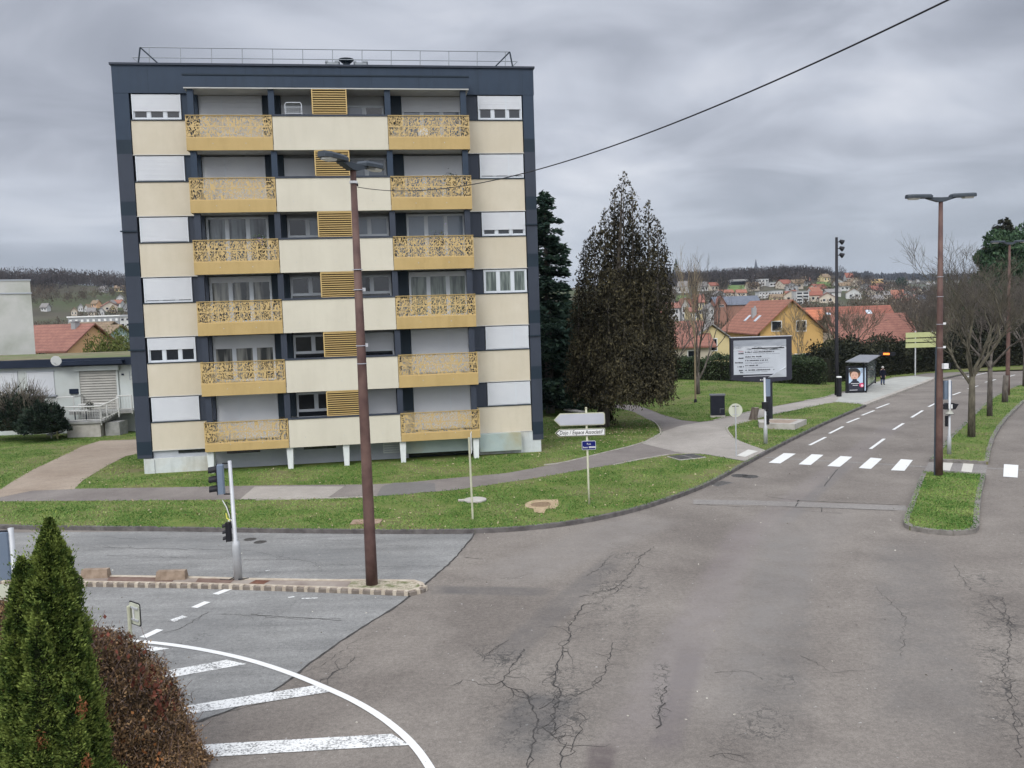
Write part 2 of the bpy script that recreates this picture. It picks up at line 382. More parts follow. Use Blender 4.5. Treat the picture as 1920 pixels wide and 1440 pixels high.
M_street = asphalt('asphalt_pale_grey', (.158, .157, .150), (.200, .199, .190), [(G(100, 1000), G(850, 1060), .9, (.13, .132, .13), .5), (G(420, 1150), G(300, 1230), 1.2, (.13, .13, .128), .4)], [(G(400, 1180), G(250, 1260), .4, .6)], streak=(.16, 1.6, .04))
road = sheet('road', [(-80, -3), (75, -3), (75, 104), (-80, 104)], 0, M_road); struct(road)
# paler side street surface, laid up to a curved joint
seam = [(892, 994), (886, 1008), (868, 1030), (845, 1055), (815, 1080), (790, 1102), (740, 1140), (690, 1170), (620, 1215), (560, 1262), (520, 1292), (440, 1330), (380, 1350), (300, 1380)]
sg = GP(seam); st = sheet('side_street_surface', sg + [(-7.2, 13.0), (-60, 12.0), (-60, 34), G(600, 994), G(850, 996)], .004, M_street); struct(st)
M_seal = mat('joint_sealing', (.026, .025, .024), (.06, .056, .052), 6, .8, coord='World')
mb = MB(); P = smooth_line(sg, 1); P = [p + RNG.normal(0, .012, 2) for p in resample(P, .18)]
ribbon(mb, P, [.035+.02*abs(RNG.normal()) for _ in P], .009, M_seal); o = mb.build('surface_joint', M_seal, road)
# ---- open cracks and sealing strips as thin dark geometry lying on the road
def crack(mb, pts, w, jit=.05, step=.12, br=.0):
    P = resample(GP(pts), step)
    P = [P[0]] + [p+RNG.normal(0, jit, 2) for p in P[1:-1]] + [P[-1]]
    w = w*.66 if br > .12 else w*1.0
    ribbon(mb, P, [w*(.35+.9*RNG.random()) for _ in P], .008, M_seal)
    if br:
        for p in P[2:-2]:
            if RNG.random() < br:
                a = RNG.random()*2*pi; q = [p]
                for _ in range(RNG.integers(2, 7)): a += RNG.normal(0, .6); q.append(q[-1]+np.array([cos(a), sin(a)])*.13)
                ribbon(mb, q, [w*.6*(1-.8*i/len(q)) for i in range(len(q))], .007, M_seal)
mb = MB()
for pts, w, br in [
    ([(982, 1217), (965, 1245), (940, 1278), (955, 1292), (985, 1300), (998, 1330), (1010, 1350), (1000, 1390), (990, 1440)], .038, .35),
    ([(1095, 1133), (1080, 1160), (1065, 1178), (1076, 1190), (1056, 1215), (1047, 1245), (1040, 1280), (1055, 1300), (1040, 1330), (1038, 1370), (1055, 1400), (1052, 1440)], .036, .35),
    ([(1225, 1025), (1200, 1045), (1190, 1065), (1175, 1085), (1150, 1105), (1128, 1110), (1085, 1120)], .03, .3),
    ([(1150, 1040), (1135, 1050), (1130, 1062), (1100, 1080)], .022, .2),
    ([(1010, 1330), (1030, 1320), (1045, 1305), (1080, 1305), (1110, 1290), (1130, 1270), (1145, 1230), (1150, 1205)], .024, .3),
    ([(1095, 1133), (1120, 1130), (1160, 1105), (1185, 1100)], .018, .2),
    ([(1250, 1287), (1243, 1310), (1236, 1345), (1230, 1366)], .034, .2),
    ([(1080, 1335), (1095, 1350), (1085, 1375), (1070, 1410)], .02, .3), ([(940, 1278), (910, 1285), (870, 1275), (850, 1285)], .022, .4),
    ([(905, 1240), (930, 1215), (955, 1200)], .018, .3), ([(1880, 1120), (1895, 1180), (1885, 1260), (1900, 1340), (1915, 1420)], .02, .4),
    ([(1790, 1060), (1815, 1100), (1850, 1125), (1905, 1175)], .016, .3), ([(1330, 1420), (1370, 1412), (1395, 1418)], .02, .3),
    ([(1340, 1262), (1400, 1258), (1430, 1275)], .014, .2), ([(1440, 932), (1500, 939), (1600, 943), (1690, 947)], .03, .0), ([(1340, 934), (1400, 934)], .02, 0),
    ([(1290, 945), (1380, 950), (1480, 951), (1560, 953), (1680, 958)], .022, .0), ([(1497, 938), (1492, 950)], .05, 0), ([(1540, 952), (1541, 960)], .03, 0), ([(1500, 958), (1580, 963)], .015, 0),
    ([(1570, 880), (1545, 912)], .035, 0), ([(150, 1026), (300, 1029), (470, 1032)], .022, .05), ([(480, 1035), (600, 1058), (700, 1062), (850, 1062)], .016, .15),
    ([(305, 1189), (340, 1178), (370, 1160), (392, 1148)], .022, .1), ([(415, 1152), (480, 1155), (560, 1162), (640, 1160)], .02, .2),
    ([(180, 1005), (260, 1012), (330, 1008)], .014, .1), ([(520, 1010), (640, 1014), (760, 1010)], .012, .1), ([(560, 1262), (610, 1245), (660, 1205), (700, 1190)], .014, .3),
    ([(350, 1357), (420, 1338), (500, 1318)], .016, .2), ([(870, 1045), (905, 1049)], .02, 0), ([(200, 1042), (330, 1046), (470, 1050), (560, 1049)], .016, .1), ([(470, 1152), (520, 1157), (560, 1158), (640, 1164)], .03, .0), ([(640, 1020), (700, 1024), (780, 1022)], .012, .0), ([(600, 1280), (625, 1262), (650, 1250), (665, 1232)], .03, .5), ([(1000, 1075), (960, 1085), (925, 1083)], .014, .2), ([(820, 1000), (900, 1003)], .018, .1), ([(1180, 960), (1250, 968), (1300, 962)], .014, .3), ([(1640, 1100), (1700, 1160), (1690, 1230)], .014, .3), ([(1500, 1230), (1560, 1260), (1640, 1255)], .012, .3)]:
    crack(mb, pts, w, .028 if br else .012, .12, br)
mb.build('crack', M_seal, road)
# ---- raised block: lawns and footpaths behind the long kerb
Kp = [(-420, 972), (0, 986), (160, 988), (400, 991), (600, 994), (850, 995), (950, 991), (1030, 984), (1100, 974), (1180, 957), (1250, 936), (1310, 914), (1350, 895), (1385, 875), (1410, 862), (1441, 845), (1500, 815), (1560, 787), (1624, 759)]
Kg = [tuple(p) for p in smooth_line(GP(Kp, .12), 2)]
plat = GP([(1690, 734), (1752, 710), (1770, 709), (1850, 692), (1925, 679), (2060, 662)], .12)
M_block = M_turf
lawn = sheet('lawn', Kg + plat + [(75, 96), (75, 103), (-62, 103)], .12, M_block, thick=.2, grid=6.0); struct(lawn)
edge_up = [(1584, 734), (1644, 716), (1678, 707), (1712, 704), (1754, 697), (1850, 683), (1925, 674)]
up = [(1161, 758), (1195, 760), (1240, 777), (1278, 788), (1313, 791), (1338, 788), (1371, 780), (1449, 762.5), (1509, 751), (1543, 746), (1567, 738)]
edgeline = np.array(GP(up + edge_up, .12))
def seg_dist(x, y, P):
    p = np.array([x, y]); a, b = P[:-1], P[1:]; d = b-a; t = np.clip(((p-a)*d).sum(1)/np.maximum((d*d).sum(1), 1e-9), 0, 1)
    return float(np.min(np.linalg.norm(a+d*t[:, None]-p, axis=1)))
def mound(x, y):
    w = ss((x-8)/6)*ss((34-x)/10)
    return 1.45*ss(seg_dist(x, y, edgeline)/21)*w
mo = sheet('grass_bank', GP(up+edge_up, .12) + [(60, 93), (8, 88), (4, 74), (5.5, 62)], .135, M_turf, zf=lambda x, y: mound(x, y), grid=1.6); struct(mo)
M_path = asphalt('footpath_asphalt', (.135, .118, .108), (.185, .165, .150), fine=.6)
low = [(-420, 950), (0, 940), (300, 938), (450, 937), (620, 934), (700, 931), (850, 919), (1000, 897), (1102, 879), (1199, 862.6), (1268, 851), (1322, 852), (1397, 865), (1438, 846), (1389.7, 827.4), (1373.4, 819.3), (1362, 804), (1367, 799), (1410, 786.7), (1449, 776.6), (1509, 764), (1543, 757), (1566, 753.6), (1590, 754.4), (1606, 756), (1622, 758), (1690, 733), (1752, 709), (1770, 707.5), (1850, 690.5), (1925, 677.5)]
upr = [(1925, 674), (1850, 683), (1754, 697), (1712, 704), (1678, 707), (1644, 716), (1584, 734), (1567, 738), (1543, 746), (1509, 751), (1449, 762.5), (1371, 780), (1338, 788), (1313, 791), (1278, 788), (1240, 777), (1195, 760), (1161, 758), (1120, 754), (1085, 749), (1080, 753), (1120, 759), (1157, 765), (1188, 772.5), (1232, 795), (1240, 810), (1234, 817), (1202, 831), (1102, 855.6), (1052, 867.5), (1007, 876.5), (950, 887), (840, 897), (760, 905), (700, 908), (500, 910), (300, 914), (150, 916), (0, 918), (-420, 925)]
path_poly = GP(low+upr, .125)
struct(sheet('footpath', path_poly, .126, M_path))
M_pave = asphalt('pale_paving', (.235, .215, .19), (.30, .275, .245), fine=.5)
M_conc = mat('pale_concrete', (.30, .285, .255), (.38, .36, .33), 2.5, .85, .3, 30, coord='World')
ap = [(1202, 831), (1268, 847), (1322, 851), (1397, 864), (1438, 845), (1390, 828), (1374, 820), (1363, 804), (1368, 800), (1410, 788), (1449, 777), (1509, 765), (1543, 758), (1566, 754), (1606, 757), (1622, 757), (1690, 732), (1752, 708), (1712, 705), (1678, 708), (1644, 717), (1584, 735), (1567, 739), (1543, 747), (1509, 752), (1449, 763), (1371, 781), (1338, 789), (1313, 792), (1280, 797), (1240, 810)]
struct(sheet('footpath_apron', GP(ap, .13), .131, M_pave))
M_plat = mat('bus_platform_concrete', (.27, .27, .25), (.33, .33, .30), 1.2, .85, .2, 20, coord='World')
struct(sheet('bus_platform', GP([(1566, 753), (1606, 756), (1622, 757), (1690, 732), (1752, 708), (1712, 705), (1678, 708), (1644, 717), (1584, 735)], .13), .136, M_plat))
M_wht = None
struct(sheet('paving_slab_strip', GP([(450, 936), (615, 933), (645, 912), (478, 912)], .13), .131, M_pave))
M_dkp = asphalt('dark_patch_asphalt', (.115, .108, .104), (.135, .128, .122), fine=.5)
struct(sheet('footpath_patch', GP([(706, 930), (760, 927), (817, 921), (815, 906), (790, 904), (740, 905), (716, 912)], .13), .131, M_dkp))
drive = [(-60, 945), (0, 918), (23, 903), (62.5, 880), (100, 862.8), (156, 836), (187.5, 826.5), (256, 824), (330, 821), (330, 840), (262, 850), (236, 855), (203, 872), (156, 900), (139, 917), (60, 920)]
M_drive = asphalt('driveway_tan', (.21, .165, .125), (.275, .225, .175), fine=.6)
struct(sheet('driveway', GP(drive, .13), .130, M_drive))
M_red = asphalt('reddish_parking_asphalt', (.16, .115, .09), (.20, .15, .125), fine=.6)
struct(sheet('parking_lane', [(p[0], p[1]) for p in GP([(940, 758), (1018, 757), (1060, 752), (1088, 746), (1096, 741), (1080, 737), (940, 740)], .13)], .132, M_red))
# ---- kerbs
M_kerb = mat('kerb_stone', (.070, .063, .062), (.125, .115, .110), 3, .85, .4, 30, coord='World')
M_kerbp = mat('kerb_pale', (.25, .23, .20), (.36, .335, .30), 3, .85, .4, 30, coord='World')
def kerb_blocks(name, P, w, h, L, m, side=0.0, gap=.008, off=0.0, parent=None):
    P = resample(P, .05); mb = MB(); k = max(2, int(round(L/.05))); i = 0
    while i < len(P)-1:
        seg = P[i:i+k+1]
        if len(seg) > 1:
            seg = [p.copy() for p in seg]; d = seg[-1]-seg[-2]; dn = np.linalg.norm(d)
            if dn > 0: seg[-1] = seg[-1]-d/dn*min(gap, dn*.5)
            s2 = seg[::4]+([seg[-1]] if (len(seg)-1) % 4 else [])
            ribbon(mb, s2, w, off, m, h=h+RNG.normal(0, .002), side=side)
        i += k
    return mb.build(name, m, parent)
struct(kerb_blocks('kerb', [np.array(p) for p in Kg], .16, .135, 1.0, M_kerb, side=.07))
struct(kerb_blocks('platform_kerb', [Kg[-1]]+GP([(1690, 734), (1752, 710)], .12), .42, .15, 1.0, M_kerbp, side=.2))
struct(kerb_blocks('kerb_far', GP([(1752, 710), (1770, 709), (1850, 692), (1925, 679), (2060, 662)], .12), .16, .135, 1.0, M_kerb, side=.07))
mb = MB()
for pts in ([(1020, 872), (1052, 868.5), (1102, 856.5), (1202, 832), (1234, 818), (1240, 810), (1232, 795), (1222, 788)], [(1374, 820), (1364, 808), (1363, 801), (1372, 797)], [(1150, 872), (1199, 861.6), (1268, 850), (1300, 850)], [(480, 937.5), (620, 934.5), (700, 931.5)], [(1338, 788), (1371, 780), (1449, 762)], [(1509, 751), (1543, 746), (1567, 738), (1584, 734), (1644, 716), (1678, 707)]):
    ribbon(mb, resample(smooth_line(GP(pts, .13), 1), .5), .07, .13, M_kerbp, h=.03)
struct(mb.build('footpath_edging', M_kerbp))
# ---- medians
med1 = [(1730, 884), (1718, 913), (1704.5, 949), (1697, 966), (1694.5, 975), (1697, 982), (1706, 987), (1740, 993.5), (1784, 997), (1815, 995), (1829, 992), (1835, 985), (1836, 956), (1840, 922), (1848, 889), (1790, 885)]
med2 = [(1743, 861), (1752, 850), (1766.7, 835), (1784.5, 815), (1813, 788.5), (1840, 762), (1862, 744), (1893, 728), (1920, 719), (2000, 702), (2060, 700), (1990, 722), (1920, 752), (1893, 778), (1875, 800), (1864, 820), (1857, 842), (1853, 866), (1790, 863)]
for nm, pl in (('median_lawn', med1), ('median_strip_lawn', med2)):
    g = GP(pl, .12); struct(sheet(nm, g, .12, M_turf, thick=.2, grid=3.0))
    P = [np.array(p) for p in g]; P.append(P[0]); c = np.mean(P, 0)
    A = sum(P[i][0]*P[i+1][1]-P[i+1][0]*P[i][1] for i in range(len(P)-1))
    struct(kerb_blocks('median_kerb', P, .17, .135, .9, mat('kerb_brown_grey', (.12, .11, .10), (.19, .175, .16), 4, .85, .4, 30, coord='World'), side=(.07 if A > 0 else -.07)))
# ---- stone edged traffic island on the side street
isl = [(-260, 1072), (200, 1079), (360, 1081.5), (464, 1084.5), (620, 1087), (700, 1087), (777, 1088), (793, 1093), (797, 1099), (786, 1105), (766, 1109), (620, 1103), (464, 1098), (360, 1095), (157, 1092), (-260, 1086)]
M_islp = mat('island_paving', (.17, .135, .115), (.27, .235, .20), 1.3, .85, .4, 30, coord='World')
gi = GP(isl, .1); struct(sheet('traffic_island', gi, .1, M_islp, thick=.14))
M_block_l = mat('island_kerb_pale', (.32, .27, .21), (.42, .37, .30), 5, .85, .4, 30, coord='World'); M_block_d = mat('island_kerb_dark', (.13, .108, .09), (.19, .165, .14), 5, .85, .4, 30, coord='World')
fr = [np.array(p) for p in gi[8:]]; bk = [np.array(p) for p in gi[:9]]
P = resample(fr, .1); mb = MB()
for i in range(0, len(P)-3, 3):
    ribbon(mb, [P[i], P[i+1]], .1, 0, M_block_l, h=.122, side=.02); ribbon(mb, [P[i+1]+0, P[i+3]], .1, 0, M_block_d, h=.085, side=.03)
ribbon(mb, P, .05, 0, M_block_l, h=.118, side=-.07)
ribbon(mb, resample(bk, .5), .13, 0, M_block_l, h=.118, side=-.06)
struct(mb.build('island_kerb', M_block_l))
M_gravel = mat('island_gravel', (.22, .19, .13), (.42, .38, .30), 22, .9, .9, 40, coord='World', c3=(.12, .13, .06), s3=4)
struct(sheet('island_gravel_bed', GP([(660, 1088.5), (780, 1089), (791, 1095), (790, 1101), (770, 1106), (650, 1101)], .11), .108, M_gravel))
M_rust = mat('rust_brown_slab', (.10, .045, .03), (.15, .07, .045), 5, .8, .3, 20, coord='World')
struct(sheet('island_rust_slab', GP([(480, 1087), (507, 1088), (494, 1095), (466, 1094)], .11), .107, M_rust))
struct(sheet('island_dark_slab', GP([(205, 1081), (330, 1082.5), (322, 1091.5), (200, 1090)], .11), .106, mat('dark_slab', (.10, .06, .045), (.16, .11, .09), 3, .85, coord='World')))
struct(sheet('island_dark_slab', GP([(372, 1083.5), (440, 1086), (430, 1095), (365, 1093)], .11), .106, mat('dark_slab', (.10, .06, .045), (.16, .11, .09), 3, .85, coord='World')))
# ---- painted markings, each a part of the road
def paint(name, wear, c=(.58, .58, .56), under=(.16, .16, .155), sc=9, ax=None):
    m, t, b = new_mat(name); b.inputs['Roughness'].default_value = .7
    g = t.nodes.new('ShaderNodeNewGeometry'); f = noise(t, g.outputs['Position'], sc, 6, .75); f2 = noise(t, g.outputs['Position'], 1.5, 3)
    f = math_node(t, 'ADD', math_node(t, 'MULTIPLY', f, .75), math_node(t, 'MULTIPLY', f2, .25))
    t.links.new(ramp(t, f, [(wear-.03, under), (wear+.03, c)]), b.inputs['Base Color']); return m
M_white = paint('road_paint_white', .37, sc=14); M_worn = paint('road_paint_worn', .47, sc=22); M_old = paint('road_paint_old', .30, (.43, .41, .36), (.3, .29, .26)); M_faint = paint('road_paint_faint', .52, (.42, .41, .38), sc=8)
def quadmark(name, a, b, wd, m, off=.012):
    a = np.array(G(*a)); b = np.array(G(*b)); mb = MB(); ribbon(mb, resample([a, b], .6), wd, off, m); return mb.build(name, m, road)
def polymark(name, pts, m, off=.012):
    return sheet(name, GP(pts), off, m, parent=road)
for a, b in [((1518, 835), (1548, 820)), ((1555, 813), (1581, 800)), ((1588, 793), (1611, 784)), ((1616, 779), (1639, 770)), ((1643, 766), (1667, 757)), ((1632, 842), (1658, 823)), ((1675, 806), (1694, 794)), ((1709, 783), (1730, 770)), ((1741, 763), (1757, 755)), ((1786, 741), (1801, 735.5)), ((1815, 729), (1834, 723.5)), ((1847, 717), (1867, 711.5)), ((1892, 706), (1903, 703)), ((1805, 709), (1820, 705)), ((1830, 703.5), (1850, 699)), ((1860, 697), (1878, 692.5)), ((1893, 689.5), (1915, 685))]:
    quadmark('lane_dash', a, b, .15, M_white)
quadmark('stop_line', (1803, 738.5), (1873, 739), .12, M_faint)
for q in ([(1441.2, 868), (1463, 869.4), (1492, 851), (1469.6, 850)], [(1497.5, 871), (1520, 872.3), (1544, 853.3), (1522, 852)], [(1551, 874.3), (1575, 875.6), (1598, 857), (1576, 855.5)], [(1610, 878), (1633, 879.7), (1654, 860.5), (1632.5, 858.5)], [(1670.2, 882.2), (1695.9, 883.2), (1711.6, 863), (1689.2, 861.3)], [(1881, 894), (1908, 896), (1909.5, 872.5), (1882.5, 870.7)]):
    polymark('crossing_stripe', q, M_white)
for q in ([(1765, 881), (1781, 883), (1788, 865), (1770, 863.5)], [(1802, 884), (1822, 886.5), (1826, 868), (1807, 866.5)]): polymark('crossing_stripe', q, M_old, .010)
tag(sheet('tactile_paving', GP([(1381, 854), (1397, 857), (1421.5, 846), (1403, 843)], .13), .137, mat('pale_slab', (.45, .44, .40), (.52, .51, .47), 3, .8, coord='World')), kind='structure')
cur = [(160, 1201), (225, 1200.5), (262, 1203.5), (325, 1210), (400, 1222.5), (475, 1240), (550, 1265), (612, 1291), (665, 1315), (712, 1343), (752, 1374), (783, 1406), (806, 1440), (818, 1462)]
mb = MB(); ribbon(mb, resample(smooth_line(GP(cur), 2), .3), .14, .016, M_white); mb.build('edge_line', M_white, road)
for q in ([(180, 1226), (240, 1229), (318, 1217), (280, 1212)], [(250, 1270), (300, 1275), (462, 1246), (425, 1238)], [(300, 1332), (342, 1342), (632, 1296), (590, 1286)], [(330, 1400), (366, 1422), (768, 1398), (735, 1377)]):
    polymark('hatching_stripe', q, M_worn)
for a, b in (((404, 1115), (432, 1104)), ((364, 1140), (389, 1129)), ((268, 1196), (300, 1181))): quadmark('guide_dash', a, b, .2, M_white)
quadmark('guide_dash', (322, 1165), (347, 1156), .2, M_worn)
mb = MB()
for q in ([(196, 1180.5), (220, 1180)], [(540, 1121), (552, 1119.5)], [(566, 1123), (596, 1122)], [(498, 1071), (506, 1070)]):
    ribbon(mb, GP(q), .07, .012, M_worn)
mb.build('paint_remnant', M_worn, road)
for q in ([(1018, 749.5), (1027, 749)], [(1037, 748.5), (1045, 748)], [(1057, 747.5), (1072, 746)]):
    mb = MB(); ribbon(mb, GP(q, .13), .25, .138, M_white); struct(mb.build('parking_mark', M_white))
# concrete channel across the road at the crossing and pale repair strip
M_chan = asphalt('pale_channel', (.165, .152, .14), (.20, .187, .172), fine=.8)
mb = MB(); ribbon(mb, resample(GP([(1436, 858), (1560, 865), (1700, 873), (1735, 876)]), 1.0), .28, .006, M_chan); ribbon(mb, resample(GP([(1850, 878), (1925, 882)]), 1.0), .28, .006, M_chan)
ribbon(mb, resample(GP([(1300, 941), (1420, 943), (1560, 948), (1700, 953)]), 1.0), .75, .005, M_chan)
mb.build('repair_strip', M_chan, road)
struct(sheet('median_crossing', GP([(1733, 883), (1790, 884), (1848, 888), (1853, 867), (1790, 864), (1744, 862)]), .007, M_chan))
# drain grates and covers
M_iron = mat('cast_iron', (.05, .048, .047), (.09, .085, .08), 8, .6, .4, 40, metal=.3)
def disc(name, x, y, off, r, m, label, cat, par=None, grp=None):
    mb = MB(); z = base(x, y)+off
    mb.lathe([(r, -.02), (r, 0), (r*.92, .004), (r*.9, -.004), (r*.86, .002)], 28, m)
    for k in range(-3, 4):
        w = sqrt(max(.01, (r*.8)**2-(k*r*.22)**2)); mb.box(-w, w, k*r*.22-.012, k*r*.22+.012, 0, .006, m)
    o = mb.build(name, m, None, loc=(x, y, z)); return tag(o, label, cat, grp)
for (px, py, lb) in ((469, 1011.5, 'round iron cover in the side street nearest the traffic signal pole'), (488, 1016.5, 'round iron cover in the side street just right of another cover')):
    x, y = G(px, py); disc('manhole_cover', x, y, .008, .2, M_iron, lb, 'manhole cover', grp='covers in the side street')
for (px, py, lb) in ((1388, 892, 'round iron cover in the road close to the kerb corner'), (1405, 893.5, 'round iron cover in the road right of its twin at the kerb corner')):
    x, y = G(px, py); disc('manhole_cover', x, y, .008, .36, M_iron, lb, 'manhole cover', grp='covers by the kerb corner')
x, y = G(1350, 907); mb = MB()
mb.box(-.5, .5, -.3, .3, -.02, .004, mat('grate_bed', (.14, .13, .12)))
for k in range(7): mb.box(-.42+k*.13, -.36+k*.13, -.25, .25, .004, .012, M_iron)
o = mb.build('drain_grate', M_iron, loc=(x, y, .006)); o.rotation_euler = (0, 0, .7); tag(o, 'slotted iron drain grate against the kerb', 'drain')
M_sand = mat('bare_sand', (.27, .20, .12), (.36, .28, .18), 6, .95, .5, 30, coord='World')
mb = MB(); mb.add([(*G(x, y, .14), .134) for x, y in ((985, 943), (1000, 937), (1046, 936), (1048, 945), (1042, 953), (1024, 954), (1020, 962), (1002, 960), (1000, 953), (984, 951))], [tuple(range(10))], M_sand)
struct(mb.build('bare_soil_patch', M_sand))
x, y = G(1014, 945.5, .14); disc('manhole_cover', x, y, .146, .36, mat('rusty_cover', (.16, .11, .07), (.22, .16, .10), 10, .8), 'rusty round cover in a patch of bare sandy soil on the verge', 'manhole cover')
x, y = G(891, 938, .14); mb = MB(); mb.lathe([(.42, 0), (.42, .05), (.38, .065)], 20, M_conc); mb.box(-.62, 0, -.1, .1, 0, .05, M_conc)
tag(mb.build('concrete_cover', M_conc, loc=(x, y, .13)), 'pale concrete cover lying in the verge beside a slim sign post', 'cover')
x, y = G(1287, 857, .14); mb = MB(); mb.box(-.62, .62, -.5, .5, 0, .05, M_iron); mb.box(-.68, .68, -.56, .56, 0, .035, M_conc); mb.box(-.01, .01, -.5, .5, .05, .056, M_conc)
o = mb.build('access_cover', M_iron, loc=(x, y, .125)); o.rotation_euler = (0, 0, .35); tag(o, 'dark square access cover set in the grass beside the pale path', 'cover')
x, y = G(690, 978, .14); mb = MB(); mb.box(-.55, .45, -.3, .3, 0, .03, mat('clay_slab', (.20, .13, .09), (.27, .2, .15), 4)); tag(mb.build('buried_slab', M_conc, loc=(x, y, .125)), 'brownish slab in the verge behind the rusty lamp post', 'slab')
x, y = G(1218, 832.5, .13)
# ---- grass blades as ground cover
def unit_(v): return v/np.maximum(np.linalg.norm(v, axis=1, keepdims=True), 1e-9)
def lawn_tufts(name, poly, n, zoff, keepout=(), zf=None, seed=1, size=1.0):
    r = np.random.default_rng(seed); P = np.array(poly); lo, hi = P.min(0), P.max(0); pts = np.zeros((0, 2))
    while len(pts) < n:
        q = lo+(hi-lo)*r.random((n, 2)); q = q[inside(q, poly)]
        q = q[r.random(len(q)) < np.clip((30/np.maximum(q[:, 1], 5))**1.2, .1, 1)]
        q = q[np.abs(q[:, 0]) < q[:, 1]*.64+1.5]
        bald = np.sin(q[:, 0]*.9+1.3*np.sin(q[:, 1]*.7+seed))+np.sin(q[:, 1]*1.3+1.7*np.sin(q[:, 0]*.5))+.8*np.sin(q[:, 0]*3.1+q[:, 1]*2.3)
        q = q[r.random(len(q)) < np.clip(1.05-np.clip(bald-1.0, 0, 2)*.62, .12, 1)]
        for k in keepout: q = q[~inside(q+r.normal(0, .10, q.shape), k)]
        pts = np.vstack([pts, q])
    pts = pts[:n]; z = np.array([base(x, y) for x, y in pts])+zoff
    if zf: z += np.array([zf(x, y) for x, y in pts])
    D = np.stack([r.normal(0, .75, n), r.normal(0, .75, n), np.abs(r.normal(.75, .3, n))], 1)
    L = (.035+.055*r.random(n)**2)*size
    C = np.column_stack([pts, z+L*.25])
    return leaves(name, C, D, L, L*.30, M_blade, None, None, seed)
M_blade = leaf_mat('grass_blade', (.036, .092, .018), (.205, .275, .075), (.092, .180, .040), .35, .8, amp=2.4)
bld_poly = [(-17.2, 39.5), (1.7, 42.4), (.2, 54), (-18.8, 51)]
near_poly = [tuple(p) for p in Kg] + [G(1622, 758, .12), G(1566, 740, .12), G(1300, 780, .12), G(1160, 758, .12), (3, 62), (-45, 60), (-40, 28)]
tag(lawn_tufts('grass', near_poly, 210000, .12, [path_poly, GP(drive, .13), bld_poly, GP([(985, 943), (1000, 937), (1046, 936), (1048, 945), (1024, 954), (1020, 962), (1002, 960), (984, 951)], .14)], seed=2, size=1.15), 'short green lawn grass around the apartment block', 'grass', kind='stuff')
tag(lawn_tufts('grass', GP(up+edge_up[:2], .12)+[(30, 84), (8, 80), (6, 64)], 45000, .135, [path_poly], zf=mound, seed=3, size=1.3), 'bright green grass on the bank behind the footpath', 'grass', kind='stuff')
tag(lawn_tufts('grass', GP(med1, .12), 14000, .12, seed=4, size=1.1), 'green grass on the small kerbed median', 'grass', kind='stuff')
tag(lawn_tufts('grass', GP(med2[:10]+med2[12:], .12), 14000, .12, seed=5, size=1.2), 'green grass under the row of bare median trees', 'grass', kind='stuff')

r_ = np.random.default_rng(91); lit = []
while len(lit) < 1500:
    X, Y = r_.uniform(-34, 12), r_.uniform(27, 44)
    if r_.random() < .5: X, Y = r_.normal(6, 4), r_.normal(49, 4)
    p = np.array([[X, Y]])
    if abs(X) < Y*.62 and inside(p, near_poly)[0] and not inside(p, path_poly)[0] and not inside(p, bld_poly)[0] and not inside(p, GP(drive, .13))[0]: lit.append((X, Y, base(X, Y)+.165))
lit = np.array(lit); tag(leaves('leaf_litter', lit, unit_(r_.normal(0, 1, (1500, 3))*np.array([1, 1, .15])), r_.uniform(.05, .12, 1500), .055, leaf_mat('dry_leaf', (.12, .08, .04), (.42, .36, .24), None, 4, .8), seed=92), 'pale dry leaves scattered over the lawn', 'fallen leaves', kind='stuff')
sp = []
while len(sp) < 420:
    X, Y = r_.uniform(-20, 26), r_.uniform(13, 60)
    if abs(X) < Y*.6 and not inside(np.array([[X, Y]]), near_poly)[0]: sp.append((X, Y, base(X, Y)+.012))
sp = np.array(sp); tag(leaves('road_debris', sp, unit_(r_.normal(0, 1, (420, 3))*np.array([1, 1, .05])), r_.uniform(.02, .07, 420), .03, leaf_mat('debris', (.10, .08, .06), (.5, .48, .42), None, 4, .8), seed=93), 'small pale grit and leaves lying on the asphalt', 'debris', kind='stuff')
# ================================================================ the apartment block
BX, BY, BH = -16.492, 40.102, .1513
bld = thing('apartment_building', 'six storey apartment block with dark blue frame, cream panels and ochre balconies', 'apartment building', (BX, BY, 0), BH)
M_blue = mat('blue_cladding', (.023, .037, .060), (.028, .043, .067), .6, .55, .05, 3)
M_blue2 = mat('dark_blue_band', (.011, .020, .031), (.014, .025, .037), .6, .55)
M_blueg = mat('blue_grey_cladding', (.031, .038, .054), (.036, .044, .061), .5, .55, .05, 3)
M_cream = mat('cream_render', (.475, .43, .34), (.51, .465, .375), .9, .85, .06, 60, c3=(.46, .41, .315), s3=.25)
M_creamc = mat('cream_panel_light', (.48, .45, .37), (.51, .48, .395), .7, .85, .05, 60)
def streaks(m, amt=.5):
    t = m.node_tree; b = t.nodes['Principled BSDF']; l = b.inputs['Base Color'].links[0]; src = l.from_socket; g = t.nodes.new('ShaderNodeTexCoord')
    f = noise(t, g.outputs['Object'], 1.0, 5, .6, sc3=(3, 3, .45)); f3 = noise(t, g.outputs['Object'], 7, 4, .7)
    c = mixc(t, amt, src, ramp(t, f, [(.30, (.80, .79, .76)), (.52, (1, 1, 1))]), 'MULTIPLY'); c = mixc(t, amt*.5, c, ramp(t, f3, [(.3, (.88, .88, .87)), (.6, (1.03, 1.03, 1.03))]), 'MULTIPLY'); t.links.new(c, b.inputs['Base Color'])
streaks(M_cream, .22); streaks(M_creamc, .2); streaks(M_blue, .6); streaks(M_blueg, .6)
M_ochre = mat('ochre_metal', (.375, .268, .112), (.40, .288, .125), 1.0, .55)
M_och2 = mat('ochre_slat', (.45, .32, .13), (.48, .345, .145), 1.0, .55)
M_soff = mat('soffit_grey', (.38, .38, .37), (.44, .44, .42), 1.0, .9)
